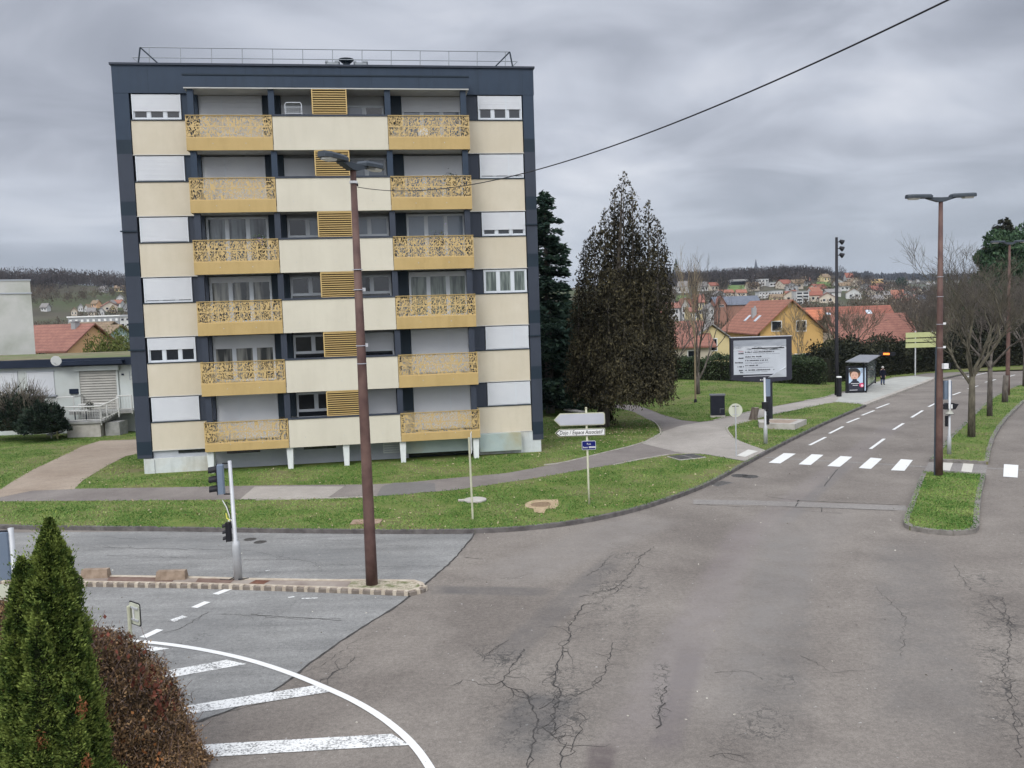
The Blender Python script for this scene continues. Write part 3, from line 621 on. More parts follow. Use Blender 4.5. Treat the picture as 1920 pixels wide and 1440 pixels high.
M_wallg = mat('loggia_wall', (.36, .37, .375), (.41, .42, .42), 1.2, .9)
M_fnd = mat('white_foundation', (.44, .47, .47), (.50, .525, .515), .8, .85, .1, 20, c3=(.44, .43, .38), s3=.6)
M_fgry = mat('grey_foundation', (.30, .32, .35), (.36, .38, .41), .7, .9)
M_pvc = mat('white_window_frame', (.50, .53, .56), rough=.4)
M_shut = mat('roller_shutter', (.49, .505, .53), (.525, .54, .56), 1.0, .55)
M_shut2 = mat('roller_shutter_slats', (.42, .45, .49), rough=.6)
M_gdark = glass_mat('dark_glass', (.012, .015, .02))
M_gblue = glass_mat('blue_grey_glass', (.13, .16, .20), .2)
M_gcurt = glass_mat('glass_with_curtain', (.025, .028, .03), .15, (.22, .22, .20), 1.2)
M_ggreen = glass_mat('green_curtain_glass', (.05, .065, .06), .2, (.17, .20, .18), 1.6)
M_post = mat('white_post', (.52, .55, .54), (.60, .62, .61), 2, .8)
FLOORS = [15.95-2.7*i for i in range(6)]     # top of each balcony / panel
# -- screen with cut out organic pattern
streaks(M_ochre, .5); streaks(M_fnd, .9)
def screen_mat():
    m, t, b = new_mat('perforated_ochre'); b.inputs['Base Color'].default_value = (.42, .30, .125, 1); b.inputs['Roughness'].default_value = .55
    g = t.nodes.new('ShaderNodeTexCoord'); o = g.outputs['Object']
    s = t.nodes.new('ShaderNodeSeparateXYZ'); t.links.new(o, s.inputs[0])
    w = t.nodes.new('ShaderNodeVectorMath'); w.operation = 'MULTIPLY_ADD'; t.links.new(noise(t, o, 5.0, 2, out=1), w.inputs[0]); w.inputs[1].default_value = (.26, 0, .26)
    oi = t.nodes.new('ShaderNodeObjectInfo'); sh = t.nodes.new('ShaderNodeVectorMath'); sh.operation = 'ADD'; cx_ = t.nodes.new('ShaderNodeCombineXYZ'); t.links.new(math_node(t, 'MULTIPLY', oi.outputs['Random'], 40), cx_.inputs[0]); t.links.new(cx_.outputs[0], sh.inputs[0]); t.links.new(o, sh.inputs[1]); t.links.new(sh.outputs[0], w.inputs[2])
    mp = t.nodes.new('ShaderNodeMapping'); mp.inputs['Rotation'].default_value = (0, .5, 0); mp.inputs['Scale'].default_value = (1.15, 1, .5); t.links.new(w.outputs[0], mp.inputs[0])
    v = t.nodes.new('ShaderNodeTexVoronoi'); v.feature = 'DISTANCE_TO_EDGE'; v.inputs['Scale'].default_value = 14; t.links.new(mp.outputs[0], v.inputs['Vector'])
    hole = math_node(t, 'GREATER_THAN', v.outputs['Distance'], .115)
    X, Z = s.outputs[0], s.outputs[2]
    # solid strips: two rows of cut outs, and vertical bars
    r1 = math_node(t, 'GREATER_THAN', math_node(t, 'ABSOLUTE', math_node(t, 'SUBTRACT', Z, .505)), .02)
    r2 = math_node(t, 'LESS_THAN', Z, .945); r3 = math_node(t, 'GREATER_THAN', Z, .05)
    px = math_node(t, 'ABSOLUTE', math_node(t, 'SUBTRACT', math_node(t, 'FRACT', math_node(t, 'DIVIDE', X, .9175)), .5))
    r4 = math_node(t, 'LESS_THAN', px, .483)
    k = hole
    for r in (r1, r2, r3, r4): k = math_node(t, 'MULTIPLY', k, r)
    tr = t.nodes.new('ShaderNodeBsdfTransparent'); mx = t.nodes.new('ShaderNodeMixShader')
    t.links.new(k, mx.inputs[0]); t.links.new(b.outputs[0], mx.inputs[1]); t.links.new(tr.outputs[0], mx.inputs[2])
    t.links.new(mx.outputs[0], t.nodes['Material Output'].inputs['Surface']); return m
M_screen = screen_mat()
def P(mb, name, m=None, parent=bld, **k): return mb.build(name, m, parent, **k)
# body behind everything
mb = MB(); mb.box(-.05, 17.6, .45, 11.6, .95, 17.2); P(mb, 'wall', M_wallg)
# facade wall strips closing the bays (blue) : y 0.02..0.45
for i, zt in enumerate(FLOORS):
    z0, z1 = zt-.03, zt+1.17
    for a, b, y, m_ in ((2.16, 2.86, .03, M_blueg if i > 1 else M_blue), (14.72, 15.46, .03, M_blueg), (5.66, 6.46, .08, M_blue2), (11.14, 11.92, .08, M_blue2)):
        mb = MB(); mb.box(a, b, y, .449, z0, z1, m_); P(mb, 'blue_infill', m_)
for (a, b) in ((0.0, 2.5), (14.95, 17.58)):
    for i, zt in enumerate(FLOORS):
        zb = zt-1.503 if i < 5 else 1.17
        mb = MB(); mb.box(a, b, -.02, .45, zb, zt-.0, M_cream); P(mb, 'cream_panel', M_cream)
        mb = MB(); mb.box(a-.02, b+.03, -.055, -.022, zt-.015, zt+.03, M_blue2); P(mb, 'panel_cap', M_blue2)
        mb = MB(); mb.box(a-.02, b+.03, -.05, -.022, zb-.03, zb, M_soff); P(mb, 'panel_drip', M_soff)
# side pilasters with darker bands at each floor, roof fascia
for (a, b, zb) in ((-.68, -.03, .83), (17.62, 18.14, .72)):
    mb = MB(); z = 17.12
    for k in range(6):
        d0 = 15.1-2.7*k; d1 = d0-.62
        mb.box(a, b, -.06, 11.65, d0, z, M_blueg if k else M_blue); mb.box(a-.001, b+.001, -.061, 11.651, max(d1, zb), d0, M_blue2); z = d1
    mb.box(a, b, -.06, 11.65, zb, z, M_blueg) if z > zb else None
    for zz_ in (11.05, 5.75) if a < 0 else (11.05, 5.75): mb.box(a-.07, b+.0, -.12, -.062, zz_, zz_+.06, M_blue2)
    P(mb, 'corner_pilaster', M_blueg)
mb = MB(); mb.box(-.68, 18.16, -.07, 11.66, 17.12, 18.33, M_blue); mb.box(2.5, 14.95, -1.12, -.072, 17.14, 17.64, M_blue); mb.box(2.47, 14.98, -1.15, -.073, 17.64, 17.70, M_blue2)
for k in range(9): mb.box(-.68+2.1*k+1.5, -.68+2.1*k+1.515, -.073, -.0705, 17.15, 18.3, M_blue2)
for k in range(5): mb.box(4.3+2.1*k, 4.312+2.1*k, -1.124, -1.121, 17.15, 17.62, M_blue2)
P(mb, 'roof_fascia', M_blue)
mb = MB(); mb.box(-.75, 18.22, -.14, 11.72, 18.33, 18.42, M_blueg); P(mb, 'roof_coping', M_blueg)
mb = MB(); mb.box(2.5, 14.95, -1.11, .44, 17.085, 17.138, M_soff); P(mb, 'top_soffit', M_soff)
# windows
def window(u0, u1, z0, z1, y, n, shut, glass, style='pvc', low=0.0, box=.0, cuts=None, seam=None, open_dark=None):
    """n panes; shut = fraction closed by the roller shutter from the top; low = height of a fixed lower light"""
    fr = MB(); t = .075; m = M_pvc
    fr.box(u0, u0+t, y-.03, y+.06, z0, z1, m); fr.box(u1-t, u1, y-.03, y+.06, z0, z1, m)
    fr.box(u0+t, u1-t, y-.03, y+.06, z0, z0+t, m); fr.box(u0+t, u1-t, y-.03, y+.06, z1-t, z1, m)
    w = (u1-u0)/n
    for k in range(1, n): fr.box(u0+k*w-.065, u0+k*w+.065, y-.027, y+.058, z0+t+(low if low else 0), z1-t, m)
    if low: fr.box(u0+t, u1-t, y-.028, y+.057, z0+low, z0+low+.09, m)
    f = P(fr, 'window', m)
    for k in range(n):
        pb = MB(); a = u0+k*w+(t if k == 0 else .065); b = u0+(k+1)*w-(t if k == n-1 else .065)
        g = glass[k % len(glass)] if isinstance(glass, (list, tuple)) else glass
        zb = z0+(low+.09 if low else t)
        pb.box(a+.03, b-.03, y+.0, y+.02, zb+.03, z1-t-.02, g)
        pb.box(a, b, y-.012, y-.002, zb, zb+.03, m); pb.box(a, b, y-.012, y-.002, z1-t-.02, z1-t, m); pb.box(a, a+.03, y-.012, y-.002, zb+.03, z1-t-.02, m); pb.box(b-.03, b, y-.012, y-.002, zb+.03, z1-t-.02, m)
        pb.build('pane', g, f)
    if low:
        pb = MB(); pb.box(u0+t, u1-t, y, y+.02, z0+t, z0+low, M_gdark); pb.build('pane', M_gdark, f)
    if shut > 0:
        sb = MB(); zz = z1-(z1-z0-.05)*shut
        segs = [(u0+.045, u1-.045)] if seam is None else [(u0+.045, u0+(u1-u0)*seam-.025), (u0+(u1-u0)*seam+.025, u1-.045)]
        for a, b in segs:
            nn = max(2, int((z1-zz)/.055)); hgt = (z1-.01-zz)/nn
            for q in range(nn): sb.box(a, b, y-.062+(.004 if q % 2 else 0), y-.04, zz+q*hgt, zz+(q+1)*hgt-.006, M_shut)
            sb.box(a, b, y-.045, y-.035, zz, z1-.01, M_shut2)
        if seam is not None: sb.box(u0+(u1-u0)*seam-.025, u0+(u1-u0)*seam+.025, y-.07, y-.036, z0+.01, z1-.01, M_pvc)
        sb.box(u0, u0+.045, y-.068, y-.031, z0, z1, M_pvc); sb.box(u1-.045, u1, y-.068, y-.031, z0, z1, M_pvc)
        sb.build('roller_shutter', M_shut, f)
    return f
# states per storey, top to bottom: (shutter share, glass)
LB_ = [(.70, M_gdark), (1, M_gdark), (1, M_gdark), (.93, M_gdark), (.50, [M_gdark]), (1, M_gdark)]
RB_ = [(.58, M_gdark, .64), (.93, M_gdark, .66), (.77, M_gdark, .66), (0, M_ggreen, None), (1, M_gdark, .66), (1, M_gdark, .66)]
for i, zt in enumerate(FLOORS):
    s, g = LB_[i]; window(.07, 2.15, zt+.02, zt+1.13, .03, 3, s, g)
    s, g, se = RB_[i]; window(15.48, 17.56, zt+.02, zt+1.13, .03, 3, s, g, seam=se if s else None)
# balcony doors/windows (floor to soffit), recess wall at y=.20
LW = [(1, M_gcurt, .36), (1, M_gcurt, .36), (0, [glass_mat('reflecting_glass', (.02, .025, .03), .06, (.12, .14, .15), 1.0)], None), (.24, M_gcurt, None), (.52, M_gcurt, None), (1, M_gcurt, .36)]
RW = [(.62, M_gblue, .66), (.82, M_gblue, .66), (0, M_gblue, None), (.2, M_ggreen, None), (1, M_gdark, .64), (1, M_gdark, .64)]
for i, zt in enumerate(FLOORS):
    zb = zt-1.0
    s, g, se = LW[i]; s_ = s if s == 1 else s*.55
    window(2.88, 5.64, zb, zt+1.12, .22, 3, s_, g, seam=se)
    s, g, se = RW[i]; s_ = s if s == 1 else s*.55
    window(11.94, 14.70, zb, zt+1.12, .22, 3, s_, g, seam=se)
# kitchen windows behind the central parapet
LK = [(.80, M_gblue, 0), (.85, M_gblue, 0), (0, [M_gdark, M_gblue], .28), (0, M_gdark, .32), (0, M_gdark, .32), (0, M_gdark, .30)]
RK = [(.0, [M_gblue, M_gdark], 0), (.0, M_gblue, .25), (0, M_gblue, .28), (0, M_gdark, .32), (.68, M_gdark, .32), (1, M_gdark, 0)]
for i, zt in enumerate(FLOORS):
    for (a, b, S) in ((6.48, 8.30, LK), (9.30, 11.12, RK)):
        s, g, low = S[i]; top = zt+1.04 if not (i == 0) else zt+.72
        window(a, b, zt-.16, top, .24, 2, s, g, low=low)
        if i == 0: mb = MB(); mb.box(a, b, .25, .44, top, zt+1.14); P(mb, 'lintel_panel', M_wallg)
# projecting loggia tier: slabs, central parapet, balconies
for i, zt in enumerate(FLOORS):
    zb = zt-1.52 if i < 5 else 1.12
    mb = MB(); mb.box(2.5, 14.95, -1.06, .44, zb+.02, zb+.22, M_soff); mb.box(2.5, 14.95, -1.06, .44, zb+.221, zb+.24, M_wallg); P(mb, 'floor_slab', M_soff)
    mb = MB(); mb.box(6.20, 11.23, -1.10, -1.0, zb, zt-.05, M_creamc)
    for k in range(3): mb.box(6.9+k*1.75, 6.93+k*1.75, -1.104, -1.101, zb+.42, zb+.47, M_soff)
    P(mb, 'central_parapet', M_creamc)
    mb = MB(); mb.box(6.18, 11.25, -1.13, -.99, zt-.05, zt+.03, M_blueg); P(mb, 'parapet_cap', M_blueg)
    mb = MB(); mb.box(6.46, 11.14, .02, .23, zt-.22, zt-.16, M_blueg); mb.box(6.46, 11.14, .10, .20, zb+.24, zt-.22, M_wallg); P(mb, 'window_sill', M_blueg)
    # louvred screen
    lv = MB(); a, b = 7.93, 9.47; z0, z1 = zt+.03, zt+1.2 if i == 0 else zt+1.17
    lv.box(a, a+.045, -1.10, -1.02, z0, z1, M_och2); lv.box(b-.045, b, -1.10, -1.02, z0, z1, M_och2); lv.box(a, b, -1.10, -1.02, z1-.035, z1, M_och2); lv.box(a, b, -1.10, -1.02, z0, z0+.03, M_och2)
    n = 11; h = (z1-z0-.07)/n
    for k in range(n):
        zc = z0+.035+(k+.5)*h
        lv.add([(a+.045, -1.095, zc+h*.30), (b-.045, -1.095, zc+h*.30), (b-.045, -1.035, zc-h*.12), (a+.045, -1.035, zc-h*.12), (a+.045, -1.095, zc+h*.02-.012), (b-.045, -1.095, zc+h*.02-.012)], [(0, 1, 2, 3), (0, 4, 5, 1)], M_och2)
        lv.box(a+.045, b-.045, -1.098, -1.07, zc-h*.06, zc+h*.20, M_och2)
    P(lv, 'louvre_panel', M_och2)
    mb = MB(); mb.box(a+.05, b-.05, -1.0, -.985, z0, z1, mat('louvre_backing', (.035, .022, .010))) if i == 0 else mb.box(a+.05, b-.05, -1.0, -.985, z0, z1, bpy.data.materials['louvre_backing']); P(mb, 'louvre_backing', bpy.data.materials['louvre_backing'])
    for (a, b) in ((2.50, 6.17), (11.25, 14.93)):
        root = MB(); hs = .53 if i < 5 else .34
        root.box(a, b, -1.12, -1.05, zb, zb+hs, M_ochre); root.box(a, b, -1.13, -1.06, zt-.03, zt, M_ochre)
        for k in range(2): root.box(a+1.1+k*1.4, a+1.13+k*1.4, -1.124, -1.12, zb+.28, zb+.32, M_soff)
        for xx in (a, b-.05): root.box(xx, xx+.05, -1.049, -.02, zb, zt-.001, M_ochre)
        ba = P(root, 'balcony', M_ochre)
        sc = MB(); z0, z1 = zb+hs, zt-.03
        sc.add([(0, 0, 0), (b-a, 0, 0), (b-a, 0, z1-z0), (0, 0, z1-z0)], [(0, 1, 2, 3)], M_screen)
        so_ = sc.build('perforated_screen', M_screen, ba, loc=(a, -1.09, z0))
# slim blue columns carrying the tier
for u in (2.74, 6.17, 11.27, 14.70):
    mb = MB()
    for i, zt in enumerate(FLOORS): mb.box(u-.13, u+.13, -1.0, -.72, zt-1.28 if i < 5 else 1.36, zt+1.18 if i == 0 else zt+1.16, M_blue if i < 2 else M_blueg)
    P(mb, 'column', M_blue)
# ground storey
mb = MB(); mb.box(-.42, 2.58, -.03, .44, -.1, .80, M_fnd); mb.box(-.34, .04, -.08, -.031, -.1, .76, M_fnd); mb.box(0, 2.5, .06, .44, .80, 1.17, M_fgry)
mb.box(1.1, 2.45, .03, .059, .98, 1.12, M_gdark); P(mb, 'foundation', M_fnd)
mb = MB(); mb.box(2.6, 11.6, .30, .449, -.1, .97, M_fgry); mb.box(11.6, 15.1, .36, .449, -.1, .97, M_gdark)
for a in (3.2, 6.7): mb.box(a, a+1.5, .27, .299, .80, .93, M_gdark)
mb.box(10.4, 11.2, .22, .299, .42, .92, M_fnd)
for k in range(4): mb.box(10.45, 11.15, .20, .219, .48+k*.11, .53+k*.11, M_fgry)
P(mb, 'basement_wall', M_fgry)
mb = MB(); mb.box(11.45, 15.95, -.30, -.24, .42, 1.1, mat('grey_green_sheet', (.28, .34, .33), (.34, .40, .38), 1.2, .7, c3=(.30, .29, .2), s3=.5)); mb.box(14.98, 17.0, -.40, -.02, .32, 1.15, bpy.data.materials['grey_green_sheet']); P(mb, 'service_cladding', M_fgry)
mb = MB(); mb.box(17.0, 17.95, -.03, .44, .0, 1.13, M_fnd); mb.box(17.951, 18.02, -.035, .43, -.1, .70, M_fnd); mb.box(15.0, 17.0, .0, .44, -.1, .95, M_fnd); P(mb, 'foundation', M_fnd)
for u in (2.68, 6.18, 8.71, 11.31, 14.74):
    mb = MB(); mb.add([(u-.15, -.98, 1.12), (u+.15, -.98, 1.12), (u+.15, -.5, 1.12), (u-.15, -.5, 1.12), (u-.1, -.95, -.1), (u+.1, -.95, -.1), (u+.1, -.6, -.1), (u-.1, -.6, -.1)], [(0, 1, 2, 3), (4, 7, 6, 5), (0, 4, 5, 1), (1, 5, 6, 2), (2, 6, 7, 3), (3, 7, 4, 0)], M_post); P(mb, 'post', M_post)
# roof rail, stays, vents, dish
M_galv = mat('galvanised_steel', (.25, .27, .29), rough=.5, metal=.6)
mb = MB(); zr = 18.42
mb.tube([(.55, .1, zr+.72), (17.1, .1, zr+.72)], .022, 6, M_galv); mb.tube([(.2, .1, zr+.28), (17.4, .1, zr+.28)], .02, 6, M_galv)
for k in range(13): x = .9+k*1.33; mb.tube([(x, .1, zr-.01), (x+.03, .1, zr+.72)], .018, 6, M_galv)
for a, s in ((.55, 1), (17.1, -1)):
    mb.tube([(a, .1, zr+.72), (a+s*.75, .1, zr)], .03, 6, M_blue2); mb.tube([(a, .1, zr+.70), (a-s*.12, .1, zr)], .035, 6, M_blue2); mb.tube([(a-s*.35, .1, zr+.28), (a-s*.05, .1, zr)], .02, 6, M_galv)
P(mb, 'roof_railing', M_galv)
for u in (8.85, 10.15):
    mb = MB(); mb.box(u-.28, u+.28, 1.0, 1.5, zr, zr+.42, M_galv); mb.box(u-.33, u-.2, .98, 1.52, zr+.42, zr+.48, M_galv); mb.box(u+.1, u+.33, .98, 1.52, zr+.42, zr+.48, M_galv); P(mb, 'roof_vent', M_galv)
mb = MB(); mb.lathe([(.16, 0), (.16, .25), (.22, .27), (.34, .38), (.36, .42), (.2, .46)], 18, M_blue2); P(mb, 'vent_cowl', M_blue2, loc=(9.5, .6, zr))
# drying rack on the top left kitchen loggia
mb = MB()
mb.tube([(0, 0, 0), (0, 0, .5), (.06, 0, .58), (.66, 0, .58), (.72, 0, .5), (.72, 0, 0)], .018, 6, M_pvc); mb.tube([(0, 0, .38), (.72, 0, .38)], .012, 6, M_pvc); mb.tube([(0, 0, .1), (.72, 0, .1)], .012, 6, M_pvc)
for k in range(9): mb.tube([(.06+k*.075, 0, .1), (.06+k*.075, 0, .38)], .006, 4, M_pvc)
rk = mb.build('drying_rack', M_pvc); rk.location = (BX+cos(BH)*6.75+sin(BH)*.9, BY+sin(BH)*6.75-cos(BH)*.9, 15.93+.03); rk.rotation_euler = (0, 0, BH)
tag(rk, 'folded white clothes rack standing on the top storey loggia', 'clothes rack')
# ================================================================ street furniture
M_mast = mat('rusty_brown_mast', (.065, .036, .032), (.095, .055, .048), 3, .6, .1, 20, c3=(.13, .08, .065), s3=1.1)
M_grylamp = mat('lamp_head_grey', (.035, .044, .054), (.045, .055, .066), 3, .5)
M_diff = mat('lamp_diffuser', (.62, .62, .58), rough=.4)
M_black = mat('black_plastic', (.012, .012, .015), rough=.5)
M_gpole = mat('grey_steel_pole', (.36, .37, .38), (.44, .45, .46), 2, .5, metal=.25)
M_tlback = mat('signal_housing_blue_grey', (.12, .155, .205), (.14, .175, .225), 2, .55)
M_cream_p = mat('pale_sign_pole', (.36, .36, .26), (.43, .43, .32), 3, .55)
M_bracket = mat('bracket_white', (.6, .6, .6), rough=.5)
M_wpaint = mat('sign_white', (.62, .62, .60), rough=.45); M_sgrey = mat('sign_grey', (.34, .35, .385), (.38, .385, .42), 1.5, .5); M_sblk = mat('sign_black', (.015, .015, .018), rough=.5)
M_navy = mat('street_plate_navy', (.006, .010, .10), rough=.35); M_sback = mat('sign_back_cream', (.40, .41, .33), (.46, .47, .38), 3, .55)
def base_z(x, y, o=.12): return base(x, y)+o
def lamp(name_lbl, px, py, top, az, arm=.95, group='double headed street lamps', ztop=10.3, off=.12, k=1.0):
    x, y = G(px, py, off); z0 = base_z(x, y, off)
    t = thing('street_lamp', name_lbl, 'street lamp', (x, y, z0), az, group); H = top-z0
    mb = MB(); mb.tube([(0, 0, -.1), (0, 0, 1.2), (0, 0, H*.55), (0, 0, H-.1)], [.155, .145, .115, .075], 12, M_mast); mb.build('mast', M_mast, t, smooth=True)
    mb = MB(); mb.plate([(-.55, H+.0), (-.55, H+.05), (0, H+.03), (.55, H+.05), (.55, H+.0), (.12, H-.13), (-.12, H-.13)], -.10, .10, M_grylamp); mb.build('cross_arm', M_grylamp, t)
    for s in (-1, 1):
        T = Matrix.Translation((s*.38, 0, H+.04)) @ Matrix.Rotation(s*-.015, 4, 'Y')
        L = arm; w = .20
        mb = MB()
        def pt(u, v, zz): return T @ Vector((s*u, v, zz))
        out = [(0, -w*.8), (.25, -w), (L-.18, -w), (L, -w*.55), (L, w*.55), (L-.18, w), (.25, w), (0, w*.8)]
        n = len(out); vs = [pt(u, v, -.02) for u, v in out]+[pt(u, v, .06) for u, v in out]+[pt(.05+u*.94, v*.78, .115) for u, v in out]
        fs = [tuple(range(n)), tuple(range(3*n-1, 2*n-1, -1))]+[(i, (i+1) % n, n+(i+1) % n, n+i) for i in range(n)]+[(n+i, n+(i+1) % n, 2*n+(i+1) % n, 2*n+i) for i in range(n)]
        mb.add(vs, fs, M_grylamp)
        h = mb.build('lamp_head', M_grylamp, t)
        mb = MB(); d = [(L*.5, -w*.7), (L-.14, -w*.7), (L-.05, 0), (L-.14, w*.7), (L*.5, w*.7)]
        vs = [pt(u, v, -.021) for u, v in d]+[pt(.03+u*.97, v*.8, -.07) for u, v in d]; n = 5
        mb.add(vs, [tuple(range(n)), tuple(range(2*n-1, n-1, -1))]+[(i, (i+1) % n, n+(i+1) % n, n+i) for i in range(n)], M_diff); mb.build('diffuser', M_diff, h)
    return t, (x, y, z0)
l1, p1 = lamp('rusty brown double street lamp on the stone edged island, carrying the cable', 697.5, 1096, 10.72, radians(65), off=.1, arm=.88)
mb = MB()
for zz in (10.2, ): mb.lathe([(.10, zz-.03), (.10, zz+.03)], 12, M_bracket)
mb.box(.02, .16, -.03, .03, 10.12, 10.2, M_black); mb.tube([(.1, 0, 10.15), (.02, 0, 10.42)], .012, 5, M_black); mb.build('cable_clamp', M_bracket, l1)
for zz in (8.05, 7.55, 6.15, 5.7, ):
    mb = MB(); mb.lathe([(.13, zz-.009), (.13, zz+.009)], 12, M_sgrey)
    if zz in (7.55, 6.15): mb.box(.1, .24, -.05, .05, zz-.04, zz+.05, M_bracket)
    mb.build('collar', M_bracket, l1)
l2, p2 = lamp('tall rusty double street lamp at the back of the small grass median', 1760, 891, 10.72, radians(2))
for zz, bx_ in ((7.65, 0), (6.9, 0), (5.85, 1), (4.95, 1)):
    mb = MB(); mb.lathe([(.125, zz-.009), (.125, zz+.009)], 12, M_sgrey)
    if bx_: mb.box(.1, .22, -.04, .04, zz-.02, zz+.06, M_bracket)
    mb.build('collar', M_bracket, l2)
mb = MB(); mb.box(.02, .24, -.3, -.13, 4.15, 4.35, M_bracket); mb.box(.2, .28, -.32, -.12, 4.17, 4.37, M_black); mb.build('sensor_box', M_bracket, l2)
mb = MB(); mb.tube([(-.165, 0, -.05), (-.155, 0, 3.2), (-.135, 0, 5.0)], .032, 6, M_grylamp); mb.build('cable_conduit', M_gpole, l2)
l3, p3 = lamp('farther double street lamp standing among the bare median trees', 1889, 741, 10.65, radians(2))
# overhead cable from the first lamp to the viewer's building
mb = MB(); A = np.array([p1[0]+.1, p1[1], 10.18]); B = np.array([5.6, 4, 10.06]); pts = []
for k in range(61):
    q = k/60; c = A+(B-A)*q; c[2] -= 4*.95*q*(1-q); pts.append(tuple(c))
mb.tube(pts, .0088, 6, M_black); tag(mb.build('overhead_cable', M_black, smooth=True), 'black cable sagging from the rusty lamp across the sky', 'cable')
# slim black pole with spotlights
x, y = G(1569, 741, .12); z0 = base_z(x, y); t = thing('spotlight_pole', 'tall slim black pole with round spotlights beside the bus stop', 'lamp post', (x, y, z0))
H = at(1568, 445, y)[2]-z0; mb = MB(); mb.tube([(0, 0, -.1), (0, 0, 2.2), (0, 0, H)], [.17, .14, .10], 12, M_black); mb.build('mast', M_black, t, smooth=True)
for k, zz in enumerate((H-.35, H-.85, H-1.35)):
    mb = MB(); T = Matrix.Translation((.38, -.05, zz)) @ Matrix.Rotation(radians(120), 4, 'Y')
    mb.lathe([(.02, -.2), (.1, -.18), (.17, 0), (.2, .12), (.19, .13)], 14, M_black, T); mb.tube([(.05, 0, zz), (.3, -.03, zz)], .03, 6, M_black); mb.build('spotlight', M_black, t)
mb = MB(); mb.lathe([(.235, -.05), (.235, 2.55), (.21, 2.6)], 14, M_black); o = mb.build('totem', M_black)
# totem bollard stands in front of the pole
x, y = G(1569.5, 743, .12); o.location = (x-.02, y-.45, base_z(x, y)); o.scale = (.8, .8, .56)
tag(o, 'stout black totem post with white cap at the bus stop', 'post'); mb = MB(); mb.lathe([(.24, 2.6), (.24, 2.75), (.2, 2.77)], 14, M_wpaint); mb.build('cap', M_wpaint, o); o.name = 'totem_post'
# ---------------- traffic signals
def signal_head(t, x, y, z0, h, w, d, face, n=3, name='signal_head', backm=None, visor=.16, r=.085):
    """box housing with n lamps; face = direction angle (radians, 0 = +X) the lamps look to"""
    T = Matrix.Translation((x, y, z0)) @ Matrix.Rotation(face, 4, 'Z'); bm_ = backm or M_tlback
    mb = MB(); c = .04; o = [(-d/2, -w/2+c), (-d/2+c, -w/2), (d/2, -w/2), (d/2, w/2), (-d/2+c, w/2), (-d/2, w/2-c)]
    mb.add([T @ Vector((a, b, 0)) for a, b in o]+[T @ Vector((a, b, h)) for a, b in o], [tuple(range(5, -1, -1)), tuple(range(6, 12))]+[(i, (i+1) % 6, 6+(i+1) % 6, 6+i) for i in range(6)], bm_)
    mb.box(d/2, d/2+.02, -w/2-.01, w/2+.01, -.01, h+.01, M_black, T); hd = mb.build(name, bm_, t)
    for k in range(n):
        zc = h*(k+.5)/n; V = MB(); m = 12; a0 = []
        R_ = r
        for j in range(m+1):
            a = pi*(-.15+1.3*j/m); a0.append((R_*cos(a), R_*sin(a)))
        vs = [T @ Vector((d/2+.02, a, zc+b)) for a, b in a0]+[T @ Vector((d/2+.02+visor, a*.95, zc+b*.95-.02)) for a, b in a0]+[T @ Vector((d/2+.02+visor, a*.87, zc+b*.87-.02)) for a, b in a0]+[T @ Vector((d/2+.02, a*.92, zc+b*.92)) for a, b in a0]
        q = m+1; fs = []
        for j in range(m):
            for s_ in range(3): fs.append((s_*q+j, s_*q+j+1, (s_+1)*q+j+1, (s_+1)*q+j))
        V.add(vs, fs, M_black); V.build('visor', M_black, hd)
        V = MB(); V.lathe([(R_*.85, 0), (R_*.85, .012), (R_*.5, .03)], 14, bpy.data.materials.get('signal_lens') or mat('signal_lens', (.05, .03, .03), rough=.2), T @ Matrix.Translation((d/2+.021, 0, zc)) @ Matrix.Rotation(pi/2, 4, 'Y')); V.build('lens', None, hd)
    return hd
x, y = G(447, 1086, .1); t = thing('traffic_signal', 'grey traffic signal facing left on the stone edged island', 'traffic signal', (x, y, .1), 0)
H = at(429, 864, y)[2]-.1
mb = MB(); mb.tube([(0, 0, -.05), (-.01, 0, .9), (-.01, 0, 1.0), (-.02, 0, 1.06), (-.05, 0, H)], [.115, .105, .10, .055, .05], 12, M_gpole); mb.build('pole', M_gpole, t, smooth=True)
mb = MB(); mb.tube([(-.06, 0, 2.0), (-.22, .02, 2.1), (-.12, 0, 1.75), (-.09, -.03, 1.4)], .012, 5, M_black); mb.tube([(-.3, 0, 2.15), (-.2, 0, 1.95), (-.08, 0, 1.5), (-.1, 0, 1.25)], .014, 5, M_bracket); mb.tube([(-.12, -.05, .02), (.1, -.12, .03), (.28, 0, .02)], .015, 5, M_black); mb.tube([(-.02, -.05, .1), (-.25, -.05, .0), (-.5, .02, .01)], .015, 5, M_black); mb.build('loose_cable', M_black, t)
signal_head(t, -.30, -.02, H-.86, .76, .30, .17, pi+.25, 3, r=.11, visor=.2)
mb = MB(); mb.box(-.24, -.05, -.03, .03, H-.08, H-.05, M_black); mb.build('bracket', M_black, t); mb = MB(); mb.box(-.24, -.05, -.03, .03, H-.90, H-.87, M_black); mb.build('bracket', M_black, t)
signal_head(t, -.16, -.02, 1.05, .5, .16, .12, pi+.1, 3, name='repeater_head', backm=M_black, r=.06, visor=.09)
mb = MB(); mb.box(-.18, -.03, -.02, .02, 1.58, 1.63, M_bracket); mb.tube([(-.12, -.02, 1.6), (-.2, -.02, 1.66), (-.22, -.02, 1.8)], .014, 5, mat('yellow_tape', (.6, .55, .1))); mb.build('bracket', M_bracket, t)
